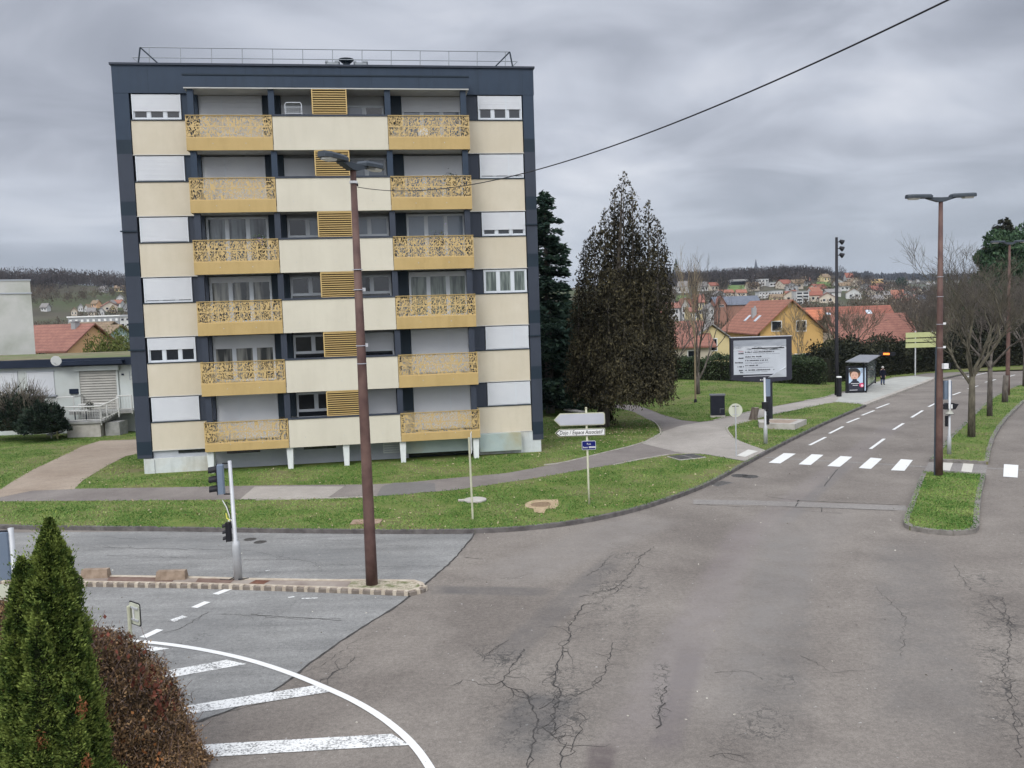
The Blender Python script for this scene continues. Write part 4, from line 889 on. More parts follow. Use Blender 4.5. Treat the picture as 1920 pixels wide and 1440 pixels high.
# far left signal (only its back panel shows)
Y = 14.6; a = at(20, 990, Y); t = thing('traffic_signal', 'traffic signal cut by the left picture edge, blue grey back showing', 'traffic signal', (a[0], Y, 0)); H = a[2]
mb = MB(); mb.tube([(0, 0, 0), (0, 0, 1.0), (0, 0, 1.06), (0, 0, H)], [.10, .10, .05, .045], 12, M_gpole); mb.build('pole', M_gpole, t, smooth=True)
signal_head(t, -.17, -.03, H-.86, .8, .30, .17, pi/2+.35, 3, r=.11, visor=.18)
for zz in (H-.07, H-.88):
    mb = MB(); mb.box(-.2, .0, -.03, .03, zz, zz+.03, M_black); mb.build('bracket', M_black, t)
mb = MB(); mb.plate([(-.42, H-1.3), (-.05, H-1.3), (.0, H-1.22), (.02, H-.95), (-.42, H-.9)], -.12, -.09, M_sback); mb.plate([(-.42, H-1.6), (-.02, H-1.36), (-.0, H-1.32), (-.42, H-1.31)], -.12, -.09, M_sback); mb.build('direction_panel', M_sback, t)
# signal at the crossing kerb (right of the apron)
x, y = G(1435.5, 832, .12); t = thing('traffic_signal', 'slim traffic signal in front of the billboard post, seen side on', 'traffic signal', (x, y, .12)); H = at(1433.5, 708, y)[2]-.12
mb = MB(); mb.tube([(0, 0, -.05), (0, 0, .85), (0, 0, .92), (-.03, 0, H)], [.10, .095, .06, .05], 12, M_gpole); mb.build('pole', M_gpole, t, smooth=True)
signal_head(t, .13, .03, H-.92, .82, .26, .16, radians(75), 3, r=.10, visor=.15)
mb = MB(); T = Matrix.Translation((0, 0, H-1.33)); mb.box(-.14, .12, -.12, .12, -.2, .14, M_black, T); mb.build('pedestrian_signal', M_black, t)
mb = MB(); mb.lathe([(.08, 0), (.11, .05), (.08, .1)], 10, M_black, Matrix.Translation((.07, 0, H-1.65))); mb.build('bell_housing', M_gpole, t)
signal_head(t, .07, 0, .95, .46, .14, .1, radians(20), 3, name='repeater_head', backm=M_black, r=.05, visor=.06)
# signal on the tree median
x, y = G(1779.5, 851, .12); t = thing('traffic_signal', 'traffic signal on the tree median with two black pedestrian signals', 'traffic signal', (x, y, .12)); H = at(1780, 712, y)[2]-.12
mb = MB(); mb.tube([(0, 0, -.05), (0, 0, .75), (0, 0, .82), (0, 0, H)], [.09, .085, .055, .05], 12, M_gpole); mb.build('pole', M_gpole, t, smooth=True)
signal_head(t, .0, .16, H-.88, .82, .30, .16, pi/2, 3, r=.10, visor=.15)
for s in (-1, 1):
    mb = MB(); mb.plate([(s*.09, H-1.30), (s*.22, H-1.30), (s*.36, H-1.07), (s*.22, H-1.06), (s*.14, H-1.02), (s*.09, H-1.02)], -.1, .12, M_black); mb.box(s*.045, s*.085, -.1, .0, H-1.26, H-1.08, M_wpaint); mb.build('pedestrian_signal', M_black, t)
mb = MB(); mb.lathe([(.05, 0), (.19, -.17)], 8, mat('spinner_glass', (.3, .3, .26), rough=.2), Matrix.Translation((0, 0, H-1.32))); mb.lathe([(.2, 0), (.2, .02)], 12, M_black, Matrix.Translation((0, 0, H-1.51))); mb.build('bracket', M_black, t)
signal_head(t, -.10, 0, H-2.05, .46, .1, .1, pi/2, 3, name='repeater_head', backm=M_black, r=.05, visor=.05)
# ---------------- signs
x, y = G(1105, 946, .12); t = thing('direction_sign', 'white pole with two left pointing arrow signs and a blue street plate', 'sign', (x, y, .12)); Hs = at(1101.5, 766, y)[2]-.12
mb = MB(); mb.tube([(0, 0, -.05), (-.01, 0, .6), (-.03, 0, Hs)], .036, 10, M_cream_p); mb.lathe([(.045, Hs), (.045, Hs+.02), (.02, Hs+.05)], 10, M_cream_p, Matrix.Translation((-.03, 0, 0))); mb.build('pole', M_cream_p, t, smooth=True)
def arrow(x0, x1, z0, z1, y, m, nose, r=.05):
    zc = (z0+z1)/2; pts = [(x0, zc), (x0+nose, z0), (x1-r, z0), (x1, z0+r), (x1, z1-r), (x1-r, z1), (x0+nose, z1)]
    mb = MB(); mb.plate(pts, y-.006, y+.02, m); return mb
def zpx(py, px=1085): return at(px, py, y)[2]-.12
xa, xb = at(1038, 786, y)[0]-x, at(1134, 786, y)[0]-x; z1, z0 = zpx(774), zpx(797.5)
pr_ = arrow(xa, xb, z0, z1, -.06, M_cream_p, .22).build('arrow_panel', M_cream_p, t)
arrow(xa+.04, xb-.03, z0+.03, z1-.03, -.075, M_sgrey, .20).build('panel_face', M_sgrey, pr_)
xa2, xb2 = at(1040, 811, y)[0]-x, at(1134.5, 811, y)[0]-x; z1, z0 = zpx(803.5), zpx(817.5)
ar = arrow(xa2, xb2, z0, z1, -.06, M_cream_p, .15, .03).build('arrow_panel', M_cream_p, t)
arrow(xa2+.025, xb2-.02, z0+.018, z1-.018, -.075, M_sblk, .14, .02).build('border', M_sblk, ar)
arrow(xa2+.07, xb2-.035, z0+.033, z1-.033, -.082, M_wpaint, .12, .01).build('panel_face', M_wpaint, ar)
tm = text_mesh('Dojo / Espace Associatif', .19, M_sblk, ar, (xa2+.16, -.0905, z0+.08), shear=.2, bold=.0025)
tm.scale = ((xb2-xa2-.24)/max(v.co.x for v in tm.data.vertices), 1, 1)
tag(ar, 'white arrow panel lettered Dojo / Espace Associatif'); tag(pr_, 'blank grey arrow panel')
xa, xb = at(1090.5, 834, y)[0]-x, at(1117, 834, y)[0]-x; z1, z0 = zpx(826, 1104), zpx(843, 1104)
def rrect(x0, x1, z0, z1, r, n=3):
    P_ = []
    for cx, cz, a0 in ((x0+r, z0+r, pi), (x1-r, z0+r, 1.5*pi), (x1-r, z1-r, 0), (x0+r, z1-r, .5*pi)):
        for k in range(n+1): a = a0+k*pi/2/n; P_.append((cx+r*cos(a), cz+r*sin(a)))
    return P_
mb = MB(); mb.plate(rrect(xa, xb, z0, z1, .04), -.06, -.04, M_sgrey); bp = mb.build('street_plate', M_sgrey, t)
mb = MB(); mb.plate(rrect(xa+.02, xb-.02, z0+.02, z1-.02, .03), -.068, -.06, M_navy); mb.build('plate_face', M_navy, bp)
text_mesh('Rue', .085, M_wpaint, bp, ((xa+xb)/2, -.072, z1-.135), align='CENTER')
mb = MB(); q = xa+.045
for k, w in enumerate((.02, .022, .022, .018, .02, .0, .028, .028, .028, .028, .028, .028, .028)):
    if w: mb.box(q, q+w*.8, -.071, -.068, z0+.065, z0+(.125 if k in (0,) or k > 5 else .105), M_wpaint)
    q += max(w, .03)+.004
mb.build('small_lettering', M_wpaint, bp)
# slim pole with edge-on sign
x, y = G(886.5, 973, .12); t = thing('edge_on_sign', 'slim pale pole whose sign is seen edge on, near the kerb', 'sign', (x, y, .12)); Hs = at(884.5, 820, y)[2]-.12
mb = MB(); mb.tube([(0, 0, -.05), (-.03, 0, Hs)], .035, 10, M_cream_p); mb.build('pole', M_cream_p, t)
mb = MB(); mb.box(.02, .035, -.0, .6, Hs-.55, Hs+.12, M_wpaint); mb.box(.0, .02, .05, .5, Hs-.45, Hs-.42, M_black); mb.box(.0, .02, .05, .5, Hs-.05, Hs-.02, M_black); mb.build('sign_panel', M_wpaint, t)
# round sign seen from behind
x, y = G(1380.5, 856, .13); t = thing('round_sign', 'round sign seen from its pale back on the paved apron', 'sign', (x, y, .13)); zc = at(1379.5, 769.5, y)[2]-.13
mb = MB(); mb.tube([(0, 0, -.05), (-.01, 0, zc+.25)], .03, 10, M_gpole); mb.build('pole', M_gpole, t)
mb = MB(); mb.lathe([(.30, 0), (.31, .01), (.31, .03), (.295, .03)], 28, M_sback, Matrix.Translation((0, .06, zc)) @ Matrix.Rotation(pi/2, 4, 'X')); mb.box(-.15, .15, .02, .035, zc+.17, zc+.20, M_black); mb.box(-.15, .15, .02, .035, zc-.2, zc-.17, M_gpole); mb.build('sign_disc', M_sback, t)
# small square sign seen from behind beside the hedge
x, y = G(250, 1268); t = thing('square_sign', 'small square sign seen from behind above the red brown hedge', 'sign', (x, y, 0), radians(-38)); Hs = at(248, 1136, y)[2]
mb = MB(); mb.tube([(0, 0, -.05), (0, 0, Hs)], .035, 10, M_cream_p); mb.build('pole', M_cream_p, t)
mb = MB(); mb.plate(rrect(-.06, .30, Hs-.36, Hs+.06, .04), .045, .06, M_sback); mb.plate(rrect(-.085, .325, Hs-.385, Hs+.085, .05), .061, .07, M_black)
for zz in (Hs-.28, Hs-.04): mb.box(-.03, .27, .02, .044, zz, zz+.035, M_gpole)
mb.box(.10, .13, .02, .043, Hs-.25, Hs-.04, M_bracket); mb.build('sign_panel', M_sback, t)
# yellow-green triple direction sign near the road
x, y = G(1716, 705, .12); z0 = base_z(x, y); t = thing('road_sign', 'yellow green sign of three stacked panels beyond the bus stop', 'sign', (x, y, z0))
M_ygr = mat('sign_yellow_green', (.33, .35, .17), (.38, .40, .20), 1.5, .5)
xa, xb = at(1697.5, 640, y)[0]-x, at(1754, 640, y)[0]-x; zt = lambda v: at(1725, v, y)[2]-z0
mb = MB(); mb.tube([(0, 0, -.1), (0, 0, zt(620))], .07, 8, M_gpole); mb.build('pole', M_gpole, t)
mb = MB(); mb.tube([(xb-.3, .1, zt(640)), (xb-.3, .1, zt(621))], .06, 8, M_gpole); mb.build('pole', M_gpole, t)
for a, b in ((623, 632.5), (634.5, 641), (643, 651.5)):
    mb = MB(); mb.box(xa, xb, -.1, -.06, zt(b), zt(a), M_ygr); mb.build('sign_panel', M_ygr, t)
# no-stopping sign far left of the conifer
x, y = G(1040, 735, .12); z0 = base_z(x, y); t = thing('no_stopping_sign', 'small red and blue round sign with white plate near the dark trees', 'sign', (x, y, z0)); zc = at(1039, 707.5, y)[2]-z0
mb = MB(); mb.tube([(0, 0, -.1), (0, 0, zc+.2)], .04, 8, M_gpole); mb.build('pole', M_gpole, t)
M_red = mat('sign_red', (.35, .02, .04), rough=.4); M_sblu = mat('sign_blue', (.05, .03, .16), rough=.4); RX = Matrix.Rotation(pi/2, 4, 'X')
mb = MB(); mb.lathe([(.25, 0), (.25, .02)], 24, M_red, Matrix.Translation((0, -.04, zc)) @ RX); mb.lathe([(.2, 0), (.2, .008)], 24, M_sblu, Matrix.Translation((0, -.061, zc)) @ RX)
for a in (.785, -.785): mb.box(-.2, .2, -.074, -.070, -.022, .022, M_red, Matrix.Translation((0, 0, zc)) @ Matrix.Rotation(a, 4, 'Y'))
mb.build('sign_disc', M_red, t); mb = MB(); mb.box(-.28, .28, -.06, -.04, zc-.46, zc-.29, M_wpaint); mb.build('sub_plate', M_wpaint, t)
# ---------------- billboard
x, y = G(1443, 789, .12); z0 = base_z(x, y); t = thing('billboard', 'large dark framed billboard with a pale programme poster, by the road', 'billboard', (x, y, z0))
M_bb = mat('billboard_frame', (.022, .023, .032), (.028, .029, .04), 2, .45)
X = lambda v, r=675: at(v, r, y)[0]-x; Z = lambda v, c=1426: at(c, v, y)[2]-z0
xa, xb = X(1370), X(1483.5); zb, zt_ = Z(714), Z(632)
mb = MB(); mb.plate([(xa, zb+.10), (xa, zt_), (xb, zt_), (xb, zb+.04), ((xa+xb)/2+.35, zb-.10), ((xa+xb)/2-.2, zb-.06)], -.12, .28, M_bb); mb.box(xa-.03, xb+.02, -.15, .3, zt_, zt_+.04, M_sgrey); fr_ = mb.build('frame', M_bb, t)
fx0, fx1, fz0, fz1 = X(1374.5), X(1473), Z(710), Z(637)
def psheet(nm, x0, x1, z0_, z1_, d, m, par): mb = MB(); mb.box(x0, x1, -.12-d-.004, -.12-d, z0_, z1_, m); return mb.build(nm, m, par)
M_poster = mat('poster_paper', (.36, .385, .42), (.43, .455, .49), .8, .4); M_post2 = mat('poster_picture', (.10, .11, .12), (.42, .44, .47), 2.6, .4, sc3=(1, 1, 3.2), detail=6, lo=.38, hi=.55)
po = psheet('poster', fx0, fx1, Z(702, 1400), fz1, .004, M_poster, t)
psheet('poster_top', fx0, fx1, fz1-.36, fz1, .010, mat('poster_grey', (.22, .24, .27), (.30, .32, .35), 1.2, .4, sc3=(1, 1, 3)), po); psheet('poster_picture', fx0, fx1, fz1-.62, fz1-.361, .010, M_post2, po)
psheet('poster_dark_line', fx0+1.05, fx1-.12, fz1-.52, fz1-.46, .016, M_sblk, po)  # thin dark bar across the poster picture
M_ink = mat('poster_ink', (.03, .03, .035), rough=.5); M_ink2 = mat('poster_ink_grey', (.14, .15, .17), rough=.5)
rr = np.random.default_rng(5)
W_ = fx1-fx0; Hh = fz1-Z(702, 1400)
for fy, x0, x1, big in ((.355, .22, .77, 1), (.40, .22, .88, 0), (.49, .22, .53, 1), (.535, .22, .71, 0), (.60, .22, .65, 1), (.65, .22, .67, 0), (.68, .22, .55, 0), (.745, .22, .46, 1), (.80, .22, .75, 0), (.88, .22, .78, 1), (.925, .22, .64, 0),
                        (.39, .09, .19, 2), (.525, .09, .19, 2), (.655, .025, .19, 2), (.775, .075, .19, 2), (.885, .10, .18, 2), (.945, .12, .19, 2)):
    mb = MB(); q = fx0+W_*x0; h = (.026, .075, .085)[{0: 0, 1: 1, 2: 2}[big]]
    while q < fx0+W_*x1:
        w = rr.uniform(.02, .05)*(1 if big else .8); hh = h*rr.uniform(.6, 1)
        if rr.random() > .12: mb.box(q, min(q+w, fx0+W_*x1), -.134, -.1301, fz1-Hh*fy-.02, fz1-Hh*fy-.02+hh, M_ink if big else M_ink2)
        q += w+.008
    mb.build('text_line', M_ink, po)
psheet('red_rule', fx0+W_*.09, fx0+W_*.19, fz1-Hh*.335, fz1-Hh*.335+.02, .01, mat('poster_red', (.4, .05, .06)), po)
# curled corner of the poster
mb = MB(); zc_ = Z(702, 1400); mb.add([(fx1-1.05, -.135, zc_-.20), (fx1, -.135, zc_-.20), (fx1, -.128, zc_+.30), (fx1-.10, -.19, zc_+.38), (fx1-.6, -.2, zc_+.08)], [(0, 1, 2, 3, 4)], M_poster); mb.tube([(fx1-1.05, -.15, zc_-.2), (fx1-.05, -.17, zc_+.36)], [.008, .05], 8, M_poster); mb.build('poster_curl', M_poster, po)
psheet('lower_rule', fx0+.55, fx0+2.35, Z(705.5, 1410), Z(704.3, 1410), .006, M_sgrey, fr_)
mb = MB(); mb.lathe([(.035, 0), (.035, .006)], 10, M_wpaint, Matrix.Translation((fx0+1.56, -.125, Z(712))) @ RX)
for k in range(6): mb.box(fx0+1.63+k*.045, fx0+1.66+k*.045, -.13, -.124, Z(712)-.02, Z(712)+.02, M_wpaint)
mb.build('maker_mark', M_wpaint, fr_)
mb = MB(); mb.tube([(.02, .08, -.1), (.02, .08, zb+.1)], .19, 4, M_bb); o = mb.build('post', M_bb, t)
# concrete slab in front of the billboard post
cor = GP([(1421, 786), (1452, 784), (1512.5, 785), (1490, 794.5), (1452, 793.5), (1423, 791)], .45); mb = MB(); zf = base(cor[0][0], cor[0][1])
mb.prism(cor, zf+.05, zf+.42, M_conc); o = mb.build('concrete_plinth', M_conc); tag(o, 'low pale concrete slab around the billboard post', 'plinth')
mb2 = MB(); mb2.prism([(c[0]*.7+np.mean([p[0] for p in cor])*.3, c[1]*.7+np.mean([p[1] for p in cor])*.3) for c in cor], zf+.42, zf+.425, mat('slab_brown', (.22, .17, .13), (.3, .24, .19), 3, coord='World')); mb2.build('top_surface', M_conc, o)
# tree stump beside it
x, y = G(1415, 787, .12); mb = MB(); M_bark = mat('bark_brown', (.075, .06, .05), (.16, .135, .115), 5, .95, 1.0, 14, sc3=(1, 1, .25))
mb.tube([(-.1, 0, -.1), (-.05, 0, .25), (.05, 0, .72)], [.30, .23, .22], 12, M_bark); o = mb.build('tree_stump', M_bark, loc=(x, y, base_z(x, y))); tag(o, 'sawn grey tree stump left of the billboard post', 'stump')
mb = MB(); mb.lathe([(.2, .715), (.2, .73)], 12, mat('cut_wood', (.25, .21, .17))); mb.build('cut_face', M_bark, o, loc=(.05, 0, 0))
# utility cabinet
x, y = G(1345.5, 782, .13); z0 = mound(x, y)+base_z(x, y, .10); t = thing('utility_cabinet', 'black street cabinet with a pale lid on the grass by the path', 'cabinet', (x, y, z0), radians(-8))
M_cab = mat('cabinet_black', (.010, .012, .020), (.014, .016, .026), 3, .45); M_lid = mat('cabinet_lid', (.12, .125, .14), rough=.6)
h = at(1345, 739, y)[2]-z0; mb = MB(); mb.box(-.42, .42, -.25, .25, .16, h-.08, M_cab); mb.build('body', M_cab, t)
mb = MB(); mb.box(-.47, .47, -.29, .29, h-.08, h, M_lid); mb.build('lid', M_lid, t); mb = MB(); mb.box(-.44, .44, -.27, .27, -.1, .16, M_conc); mb.build('plinth', M_conc, t)
mb = MB(); mb.box(-.38, .40, -.262, -.251, .2, h-.13, M_cab); d = mb.build('door', M_cab, t); mb = MB(); mb.box(.12, .38, -.275, -.263, .55, .585, M_lid); mb.box(.12, .14, -.275, -.263, .3, .55, M_lid); mb.build('handle', M_lid, d)
# concrete blocks on the island
for (pl, pr2, pt, pb, lb) in ((291, 345, 1073, 1089, 'short concrete block on the island, nearer the signal pole'), (150, 199, 1070, 1085.5, 'short concrete block on the island beside the green conifer')):
    a = G(pl, pb, .1); b = G(pr2, pb, .1); L = b[0]-a[0]; hb = at(pl, pt, a[1])[2]-.1; mb = MB()
    mb.add([(0, 0, 0), (L, 0, 0), (L, .26, 0), (0, .26, 0), (.03, .04, hb), (L-.02, .04, hb), (L-.02, .22, hb), (.03, .22, hb)], [(0, 3, 2, 1), (4, 5, 6, 7), (0, 1, 5, 4), (1, 2, 6, 5), (2, 3, 7, 6), (3, 0, 4, 7)], mat('block_concrete', (.17, .125, .09), (.26, .20, .15), 5, .9, .5, 30))
    tag(mb.build('concrete_block', None, loc=(a[0], a[1], .1)), lb, 'concrete block', 'concrete blocks on the island')
# bench behind the direction sign
x, y = G(1078, 783, .12); z0 = base_z(x, y); t = thing('park_bench', 'weathered stone bench on the lawn behind the arrow signs', 'bench', (x, y, z0), radians(-62))
mb = MB(); mb.box(-1.0, 1.0, -.24, .24, .40, .48, M_conc); mb.build('seat', M_conc, t)
for s in (-.75, .75): mb = MB(); mb.box(s-.09, s+.09, -.2, .2, -.05, .40, M_kerb); mb.build('leg', M_kerb, t)
# ---------------- bus shelter
sx, sy = G(1604, 736.5, .13); z0 = base_z(sx, sy, .135); dirv = np.array(G(1643.5, 724, .13))-np.array(G(1622, 737, .13)); ang = math.atan2(dirv[1], dirv[0])
t = thing('bus_shelter', 'dark glass bus shelter with a lit portrait poster', 'bus shelter', (sx, sy, z0), 0)
M_sh = mat('shelter_frame', (.012, .013, .017), rough=.4); M_roofp = mat('shelter_roof', (.13, .135, .15), (.20, .205, .22), 2, .35)
u = np.array([cos(ang), sin(ang)]); ca = u
def S(a, b): return (a*u[0]-b*-u[1]*-1 if False else a*u[0]-b*u[1], a*u[1]+b*u[0])   # a along the kerb, b away from the road
hz2 = at(1604, 686, sy)[2]-z0; ht = at(1604, 676, sy)[2]-z0
xl, xr = at(1586, 715, sy)[0]-sx, at(1624.5, 715, sy)[0]-sx
mb = MB(); mb.box(xl, xr, -.12, .12, .0, hz2, M_sh); cz = mb.build('poster_case', M_sh, t)
px0, px1 = at(1590.5, 715, sy)[0]-sx, at(1622, 715, sy)[0]-sx; pz0, pz1 = at(1606, 732.5, sy)[2]-z0, at(1606, 690, sy)[2]-z0; w, h = px1-px0, pz1-pz0
def flat(nm, pts, d, m, par): mb = MB(); mb.plate([(px0+a*w, pz0+b*h) for a, b in pts], -.12-d-.003, -.12-d, m); return mb.build(nm, m, par)
def ell(cx, cz, rx, rz, n=18, a0=0, a1=2*pi): return [(cx+rx*cos(a0+(a1-a0)*k/n), cz+rz*sin(a0+(a1-a0)*k/n)) for k in range(n+(0 if a1-a0 > 6.2 else 1))]
pp = flat('poster', [(0, 0), (1, 0), (1, 1), (0, 1)], .003, mat('poster_sky', (.42, .52, .64), rough=.3), cz)
Mc = lambda n, c: mat(n, c, rough=.4)
flat('poster_coat', [(0, .0), (.92, .0), (.88, .18), (.62, .36), (.55, .44), (.18, .44), (.08, .36), (0, .34)], .008, Mc('poster_coat', (.03, .032, .045)), pp)
flat('poster_hair', ell(.36, .76, .33, .24), .012, Mc('poster_hair', (.14, .075, .045)), pp); flat('poster_face', ell(.33, .66, .23, .20), .016, Mc('poster_face', (.55, .34, .26)), pp)
flat('poster_neck', [(.2, .40), (.5, .40), (.46, .53), (.22, .53)], .020, Mc('poster_neck', (.03, .032, .045)), pp)
flat('poster_hat', [(0, .80), (.12, .86), (.4, .84), (.62, .78), (.68, .86), (.5, .99), (.1, 1.0), (0, .97)], .020, Mc('poster_hat', (.035, .035, .035)), pp)
flat('poster_lips', ell(.35, .585, .045, .015), .022, Mc('poster_lips', (.45, .08, .08)), pp)
for ex in (.24, .42): flat('poster_eye', ell(ex, .70, .035, .012), .022, Mc('poster_eye', (.03, .02, .02)), pp)
flat('poster_flower', ell(.76, .25, .15, .10), .022, Mc('poster_flower', (.5, .05, .13)), pp); flat('poster_petals', ell(.78, .23, .08, .055), .026, Mc('poster_petals', (.75, .45, .5)), pp)
for a, b, c in ((.12, .62, .315), (.22, .52, .24), (.04, .5, .03)):
    flat('poster_text_line', [(a, c), (b, c), (b, c+.018), (a, c+.018)], .024, Mc('poster_white', (.7, .7, .72)), pp)
for k in range(4): flat('poster_text_line', [(.70, .93-k*.045), (.93, .93-k*.045), (.93, .945-k*.045), (.70, .945-k*.045)], .024, Mc('poster_txt', (.20, .26, .34)), pp)
# roof, posts, glass, bench
Lr = float(np.hypot(*dirv))+.3
def slab(nm, a0, a1, b0, b1, z0_, z1_, m, par=t, tilt=0.0):
    mb = MB(); P4 = [S(a0, b0), S(a1, b0), S(a1, b1), S(a0, b1)]
    mb.add([(*p, z0_+(tilt if k in (2, 3) else 0)) for k, p in enumerate(P4)]+[(*p, z1_+(tilt if k in (2, 3) else 0)) for k, p in enumerate(P4)], [(0, 3, 2, 1), (4, 5, 6, 7), (0, 1, 5, 4), (1, 2, 6, 5), (2, 3, 7, 6), (3, 0, 4, 7)], m); return mb.build(nm, m, par)
slab('roof', -.35, Lr, -1.0, .7, ht-.16, ht-.09, M_roofp, tilt=.04); slab('roof_beam', -.2, Lr-.1, -.65, -.5, ht-.28, ht-.16, M_sh)
for a in (.2, 2.2, Lr-.2): slab('upright', a-.06, a+.06, -.66, -.54, 0, ht-.16, M_sh)
gm, gt, gb = new_mat('shelter_glass'); gb.inputs['Base Color'].default_value = (.30, .34, .33, 1); gb.inputs['Alpha'].default_value = .35; gb.inputs['Roughness'].default_value = .1
g1 = slab('glass_panel', .3, 2.1, -.61, -.59, .25, ht-.4, gm); g2 = slab('glass_panel', 2.3, Lr-.3, -.61, -.59, .25, ht-.4, gm)
slab('glass_rail', .3, Lr-.3, -.65, -.55, .18, .27, M_sh); slab('bench_seat', .8, 3.2, -.45, -.15, .42, .47, M_sh)
for nm, a0, a1, z0_, z1_, c in (('orange_shape', .5, 1.9, 1.35, 1.85, (.55, .10, .02)), ('orange_shape', 1.5, 2.05, 1.25, 1.6, (.75, .22, .03)), ('yellow_shape', .3, 1.0, 1.15, 1.4, (.6, .55, .1))):
    slab(nm, a0, a1, -.63, -.622, z0_, z1_, mat('vinyl_'+nm, c), g1)
slab('display_board', Lr-.3, Lr-.2, -2.2, -.9, ht-.14, ht+.16, M_sh); slab('lit_display', Lr-.34, Lr-.301, -1.75, -1.25, ht-.06, ht+.10, emis('display_orange', (1, .22, .03), 1.6))
# ---------------- waiting person (skin body, coat)
x, y = G(1655, 721.5, .13); z0 = base_z(x, y, .137)
def skin_body(nm, V, E, R_, m, loc, sc_=1.0):
    me = bpy.data.meshes.new(nm); me.from_pydata([tuple(c*sc_ for c in v) for v in V], E, []); o = bpy.data.objects.new(nm, me); COL.objects.link(o); me.materials.append(m)
    md = o.modifiers.new('skin', 'SKIN'); md.use_smooth_shade = True; ms = o.modifiers.new('sub', 'SUBSURF'); ms.levels = 2; ms.render_levels = 2
    for i, r in enumerate(R_): me.skin_vertices[0].data[i].radius = (r*sc_, r*sc_*.85) if not isinstance(r, tuple) else (r[0]*sc_, r[1]*sc_)
    me.skin_vertices[0].data[0].use_root = True; o.location = loc; return o
V = [(0, 0, .92), (0, 0, 1.12), (0, -.01, 1.34), (0, 0, 1.46), (0, -.02, 1.53), (0, -.03, 1.63), (0, -.02, 1.70),
     (-.1, 0, .88), (-.11, -.02, .48), (-.11, .02, .09), (-.12, -.13, .04), (.1, 0, .88), (.12, .0, .48), (.13, .03, .09), (.14, -.12, .04),
     (-.19, 0, 1.40), (-.25, .02, 1.12), (-.22, -.08, .87), (-.2, -.12, .78), (.19, 0, 1.40), (.25, .02, 1.12), (.21, -.1, .9), (.18, -.15, .82)]
Ee = [(0, 1), (1, 2), (2, 3), (3, 4), (4, 5), (5, 6), (0, 7), (7, 8), (8, 9), (9, 10), (0, 11), (11, 12), (12, 13), (13, 14), (3, 15), (15, 16), (16, 17), (17, 18), (3, 19), (19, 20), (20, 21), (21, 22)]
Rr = [.15, .145, .16, .10, .055, .095, .085, .09, .065, .045, .045, .09, .065, .045, .045, .07, .052, .04, .04, .07, .052, .04, .04]
M_skin = mat('skin', (.42, .27, .21)); M_coat = mat('navy_coat', (.005, .006, .014), (.008, .009, .02), 6, .95); M_jean = mat('jeans', (.05, .075, .14), (.08, .11, .19), 8, .8); M_hair = mat('grey_hair', (.42, .40, .38), (.55, .53, .5), 20, .8)
ps = .92; person = skin_body('person', V, Ee, Rr, M_skin, (x, y, z0), ps); tag(person, 'person in a long navy coat and jeans waiting at the bus stop', 'person')
mb = MB(); prof = [(.21, .17, .52), (.225, .175, .7), (.20, .16, .95), (.19, .15, 1.1), (.215, .16, 1.32), (.19, .14, 1.42), (.09, .08, 1.50), (.075, .07, 1.53)]; n = 18
vs = [(rx*cos(2*pi*k/n)*ps, (ry*sin(2*pi*k/n)-.005)*ps, zq*ps) for rx, ry, zq in prof for k in range(n)]
mb.add(vs, [(i*n+k, i*n+(k+1) % n, (i+1)*n+(k+1) % n, (i+1)*n+k) for i in range(len(prof)-1) for k in range(n)]+[tuple(range(n-1, -1, -1))], M_coat)
for s in (-1, 1): mb.tube([(s*.17*ps, 0, 1.41*ps), (s*.25*ps, .02*ps, 1.12*ps), (s*.215*ps, -.09*ps, .88*ps)], [.085*ps, .075*ps, .06*ps], 10, M_coat)
mb.build('coat', M_coat, person, smooth=True)
mb = MB()
for s in (-1, 1): mb.tube([(s*.1*ps, 0, .9*ps), (s*.115*ps, -.01*ps, .48*ps), (s*.12*ps, .02*ps, .1*ps)], [.11*ps, .085*ps, .075*ps], 10, M_jean)
mb.build('trousers', M_jean, person, smooth=True)
for s in (-1, 1): mb = MB(); mb.tube([(s*.12*ps, .05*ps, .04), (s*.13*ps, -.05*ps, .045), (s*.135*ps, -.17*ps, .03)], [.04, .05, .03], 8, M_black); mb.build('shoe', M_black, person, smooth=True)
mb = MB(); mb.lathe([(.02, 1.57), (.095, 1.60), (.108, 1.66), (.10, 1.73), (.06, 1.78), (.005, 1.79)], 14, M_hair, Matrix.Translation((0, .0, 0)) @ Matrix.Scale(ps, 4)); mb.build('hair', M_hair, person, smooth=True)
mb = MB(); mb.lathe([(.005, -.02), (.013, -.01), (.008, .02)], 8, M_skin, Matrix.Translation((0, -.12*ps, 1.635*ps))); mb.build('nose', M_skin, person, smooth=True)
for s in (-1, 1): mb = MB(); mb.lathe([(.002, -.01), (.011, 0), (.002, .01)], 8, M_black, Matrix.Translation((s*.035*ps, -.118*ps, 1.66*ps))); mb.build('eye', M_black, person)
for s in (-1, 1):
    mb = MB(); hx, hy, hz_h = s*(.2)*ps, -.13*ps, .80*ps
    mb.box(hx-.02, hx+.02, hy-.02, hy+.03, hz_h-.04, hz_h+.04, M_skin)
    for k in range(4): mb.tube([(hx-.0+s*0, hy-.018+k*.015, hz_h-.035), (hx-s*.008, hy-.022+k*.015, hz_h-.075+.004*abs(k-1)), (hx-s*.02, hy-.02+k*.014, hz_h-.10+.006*abs(k-1))], [.008, .0075, .006], 6, M_skin)
    mb.tube([(hx, hy-.02, hz_h+.01), (hx-s*.01, hy-.045, hz_h-.025), (hx-s*.015, hy-.05, hz_h-.05)], [.01, .009, .007], 6, M_skin); mb.build('hand', M_skin, person)
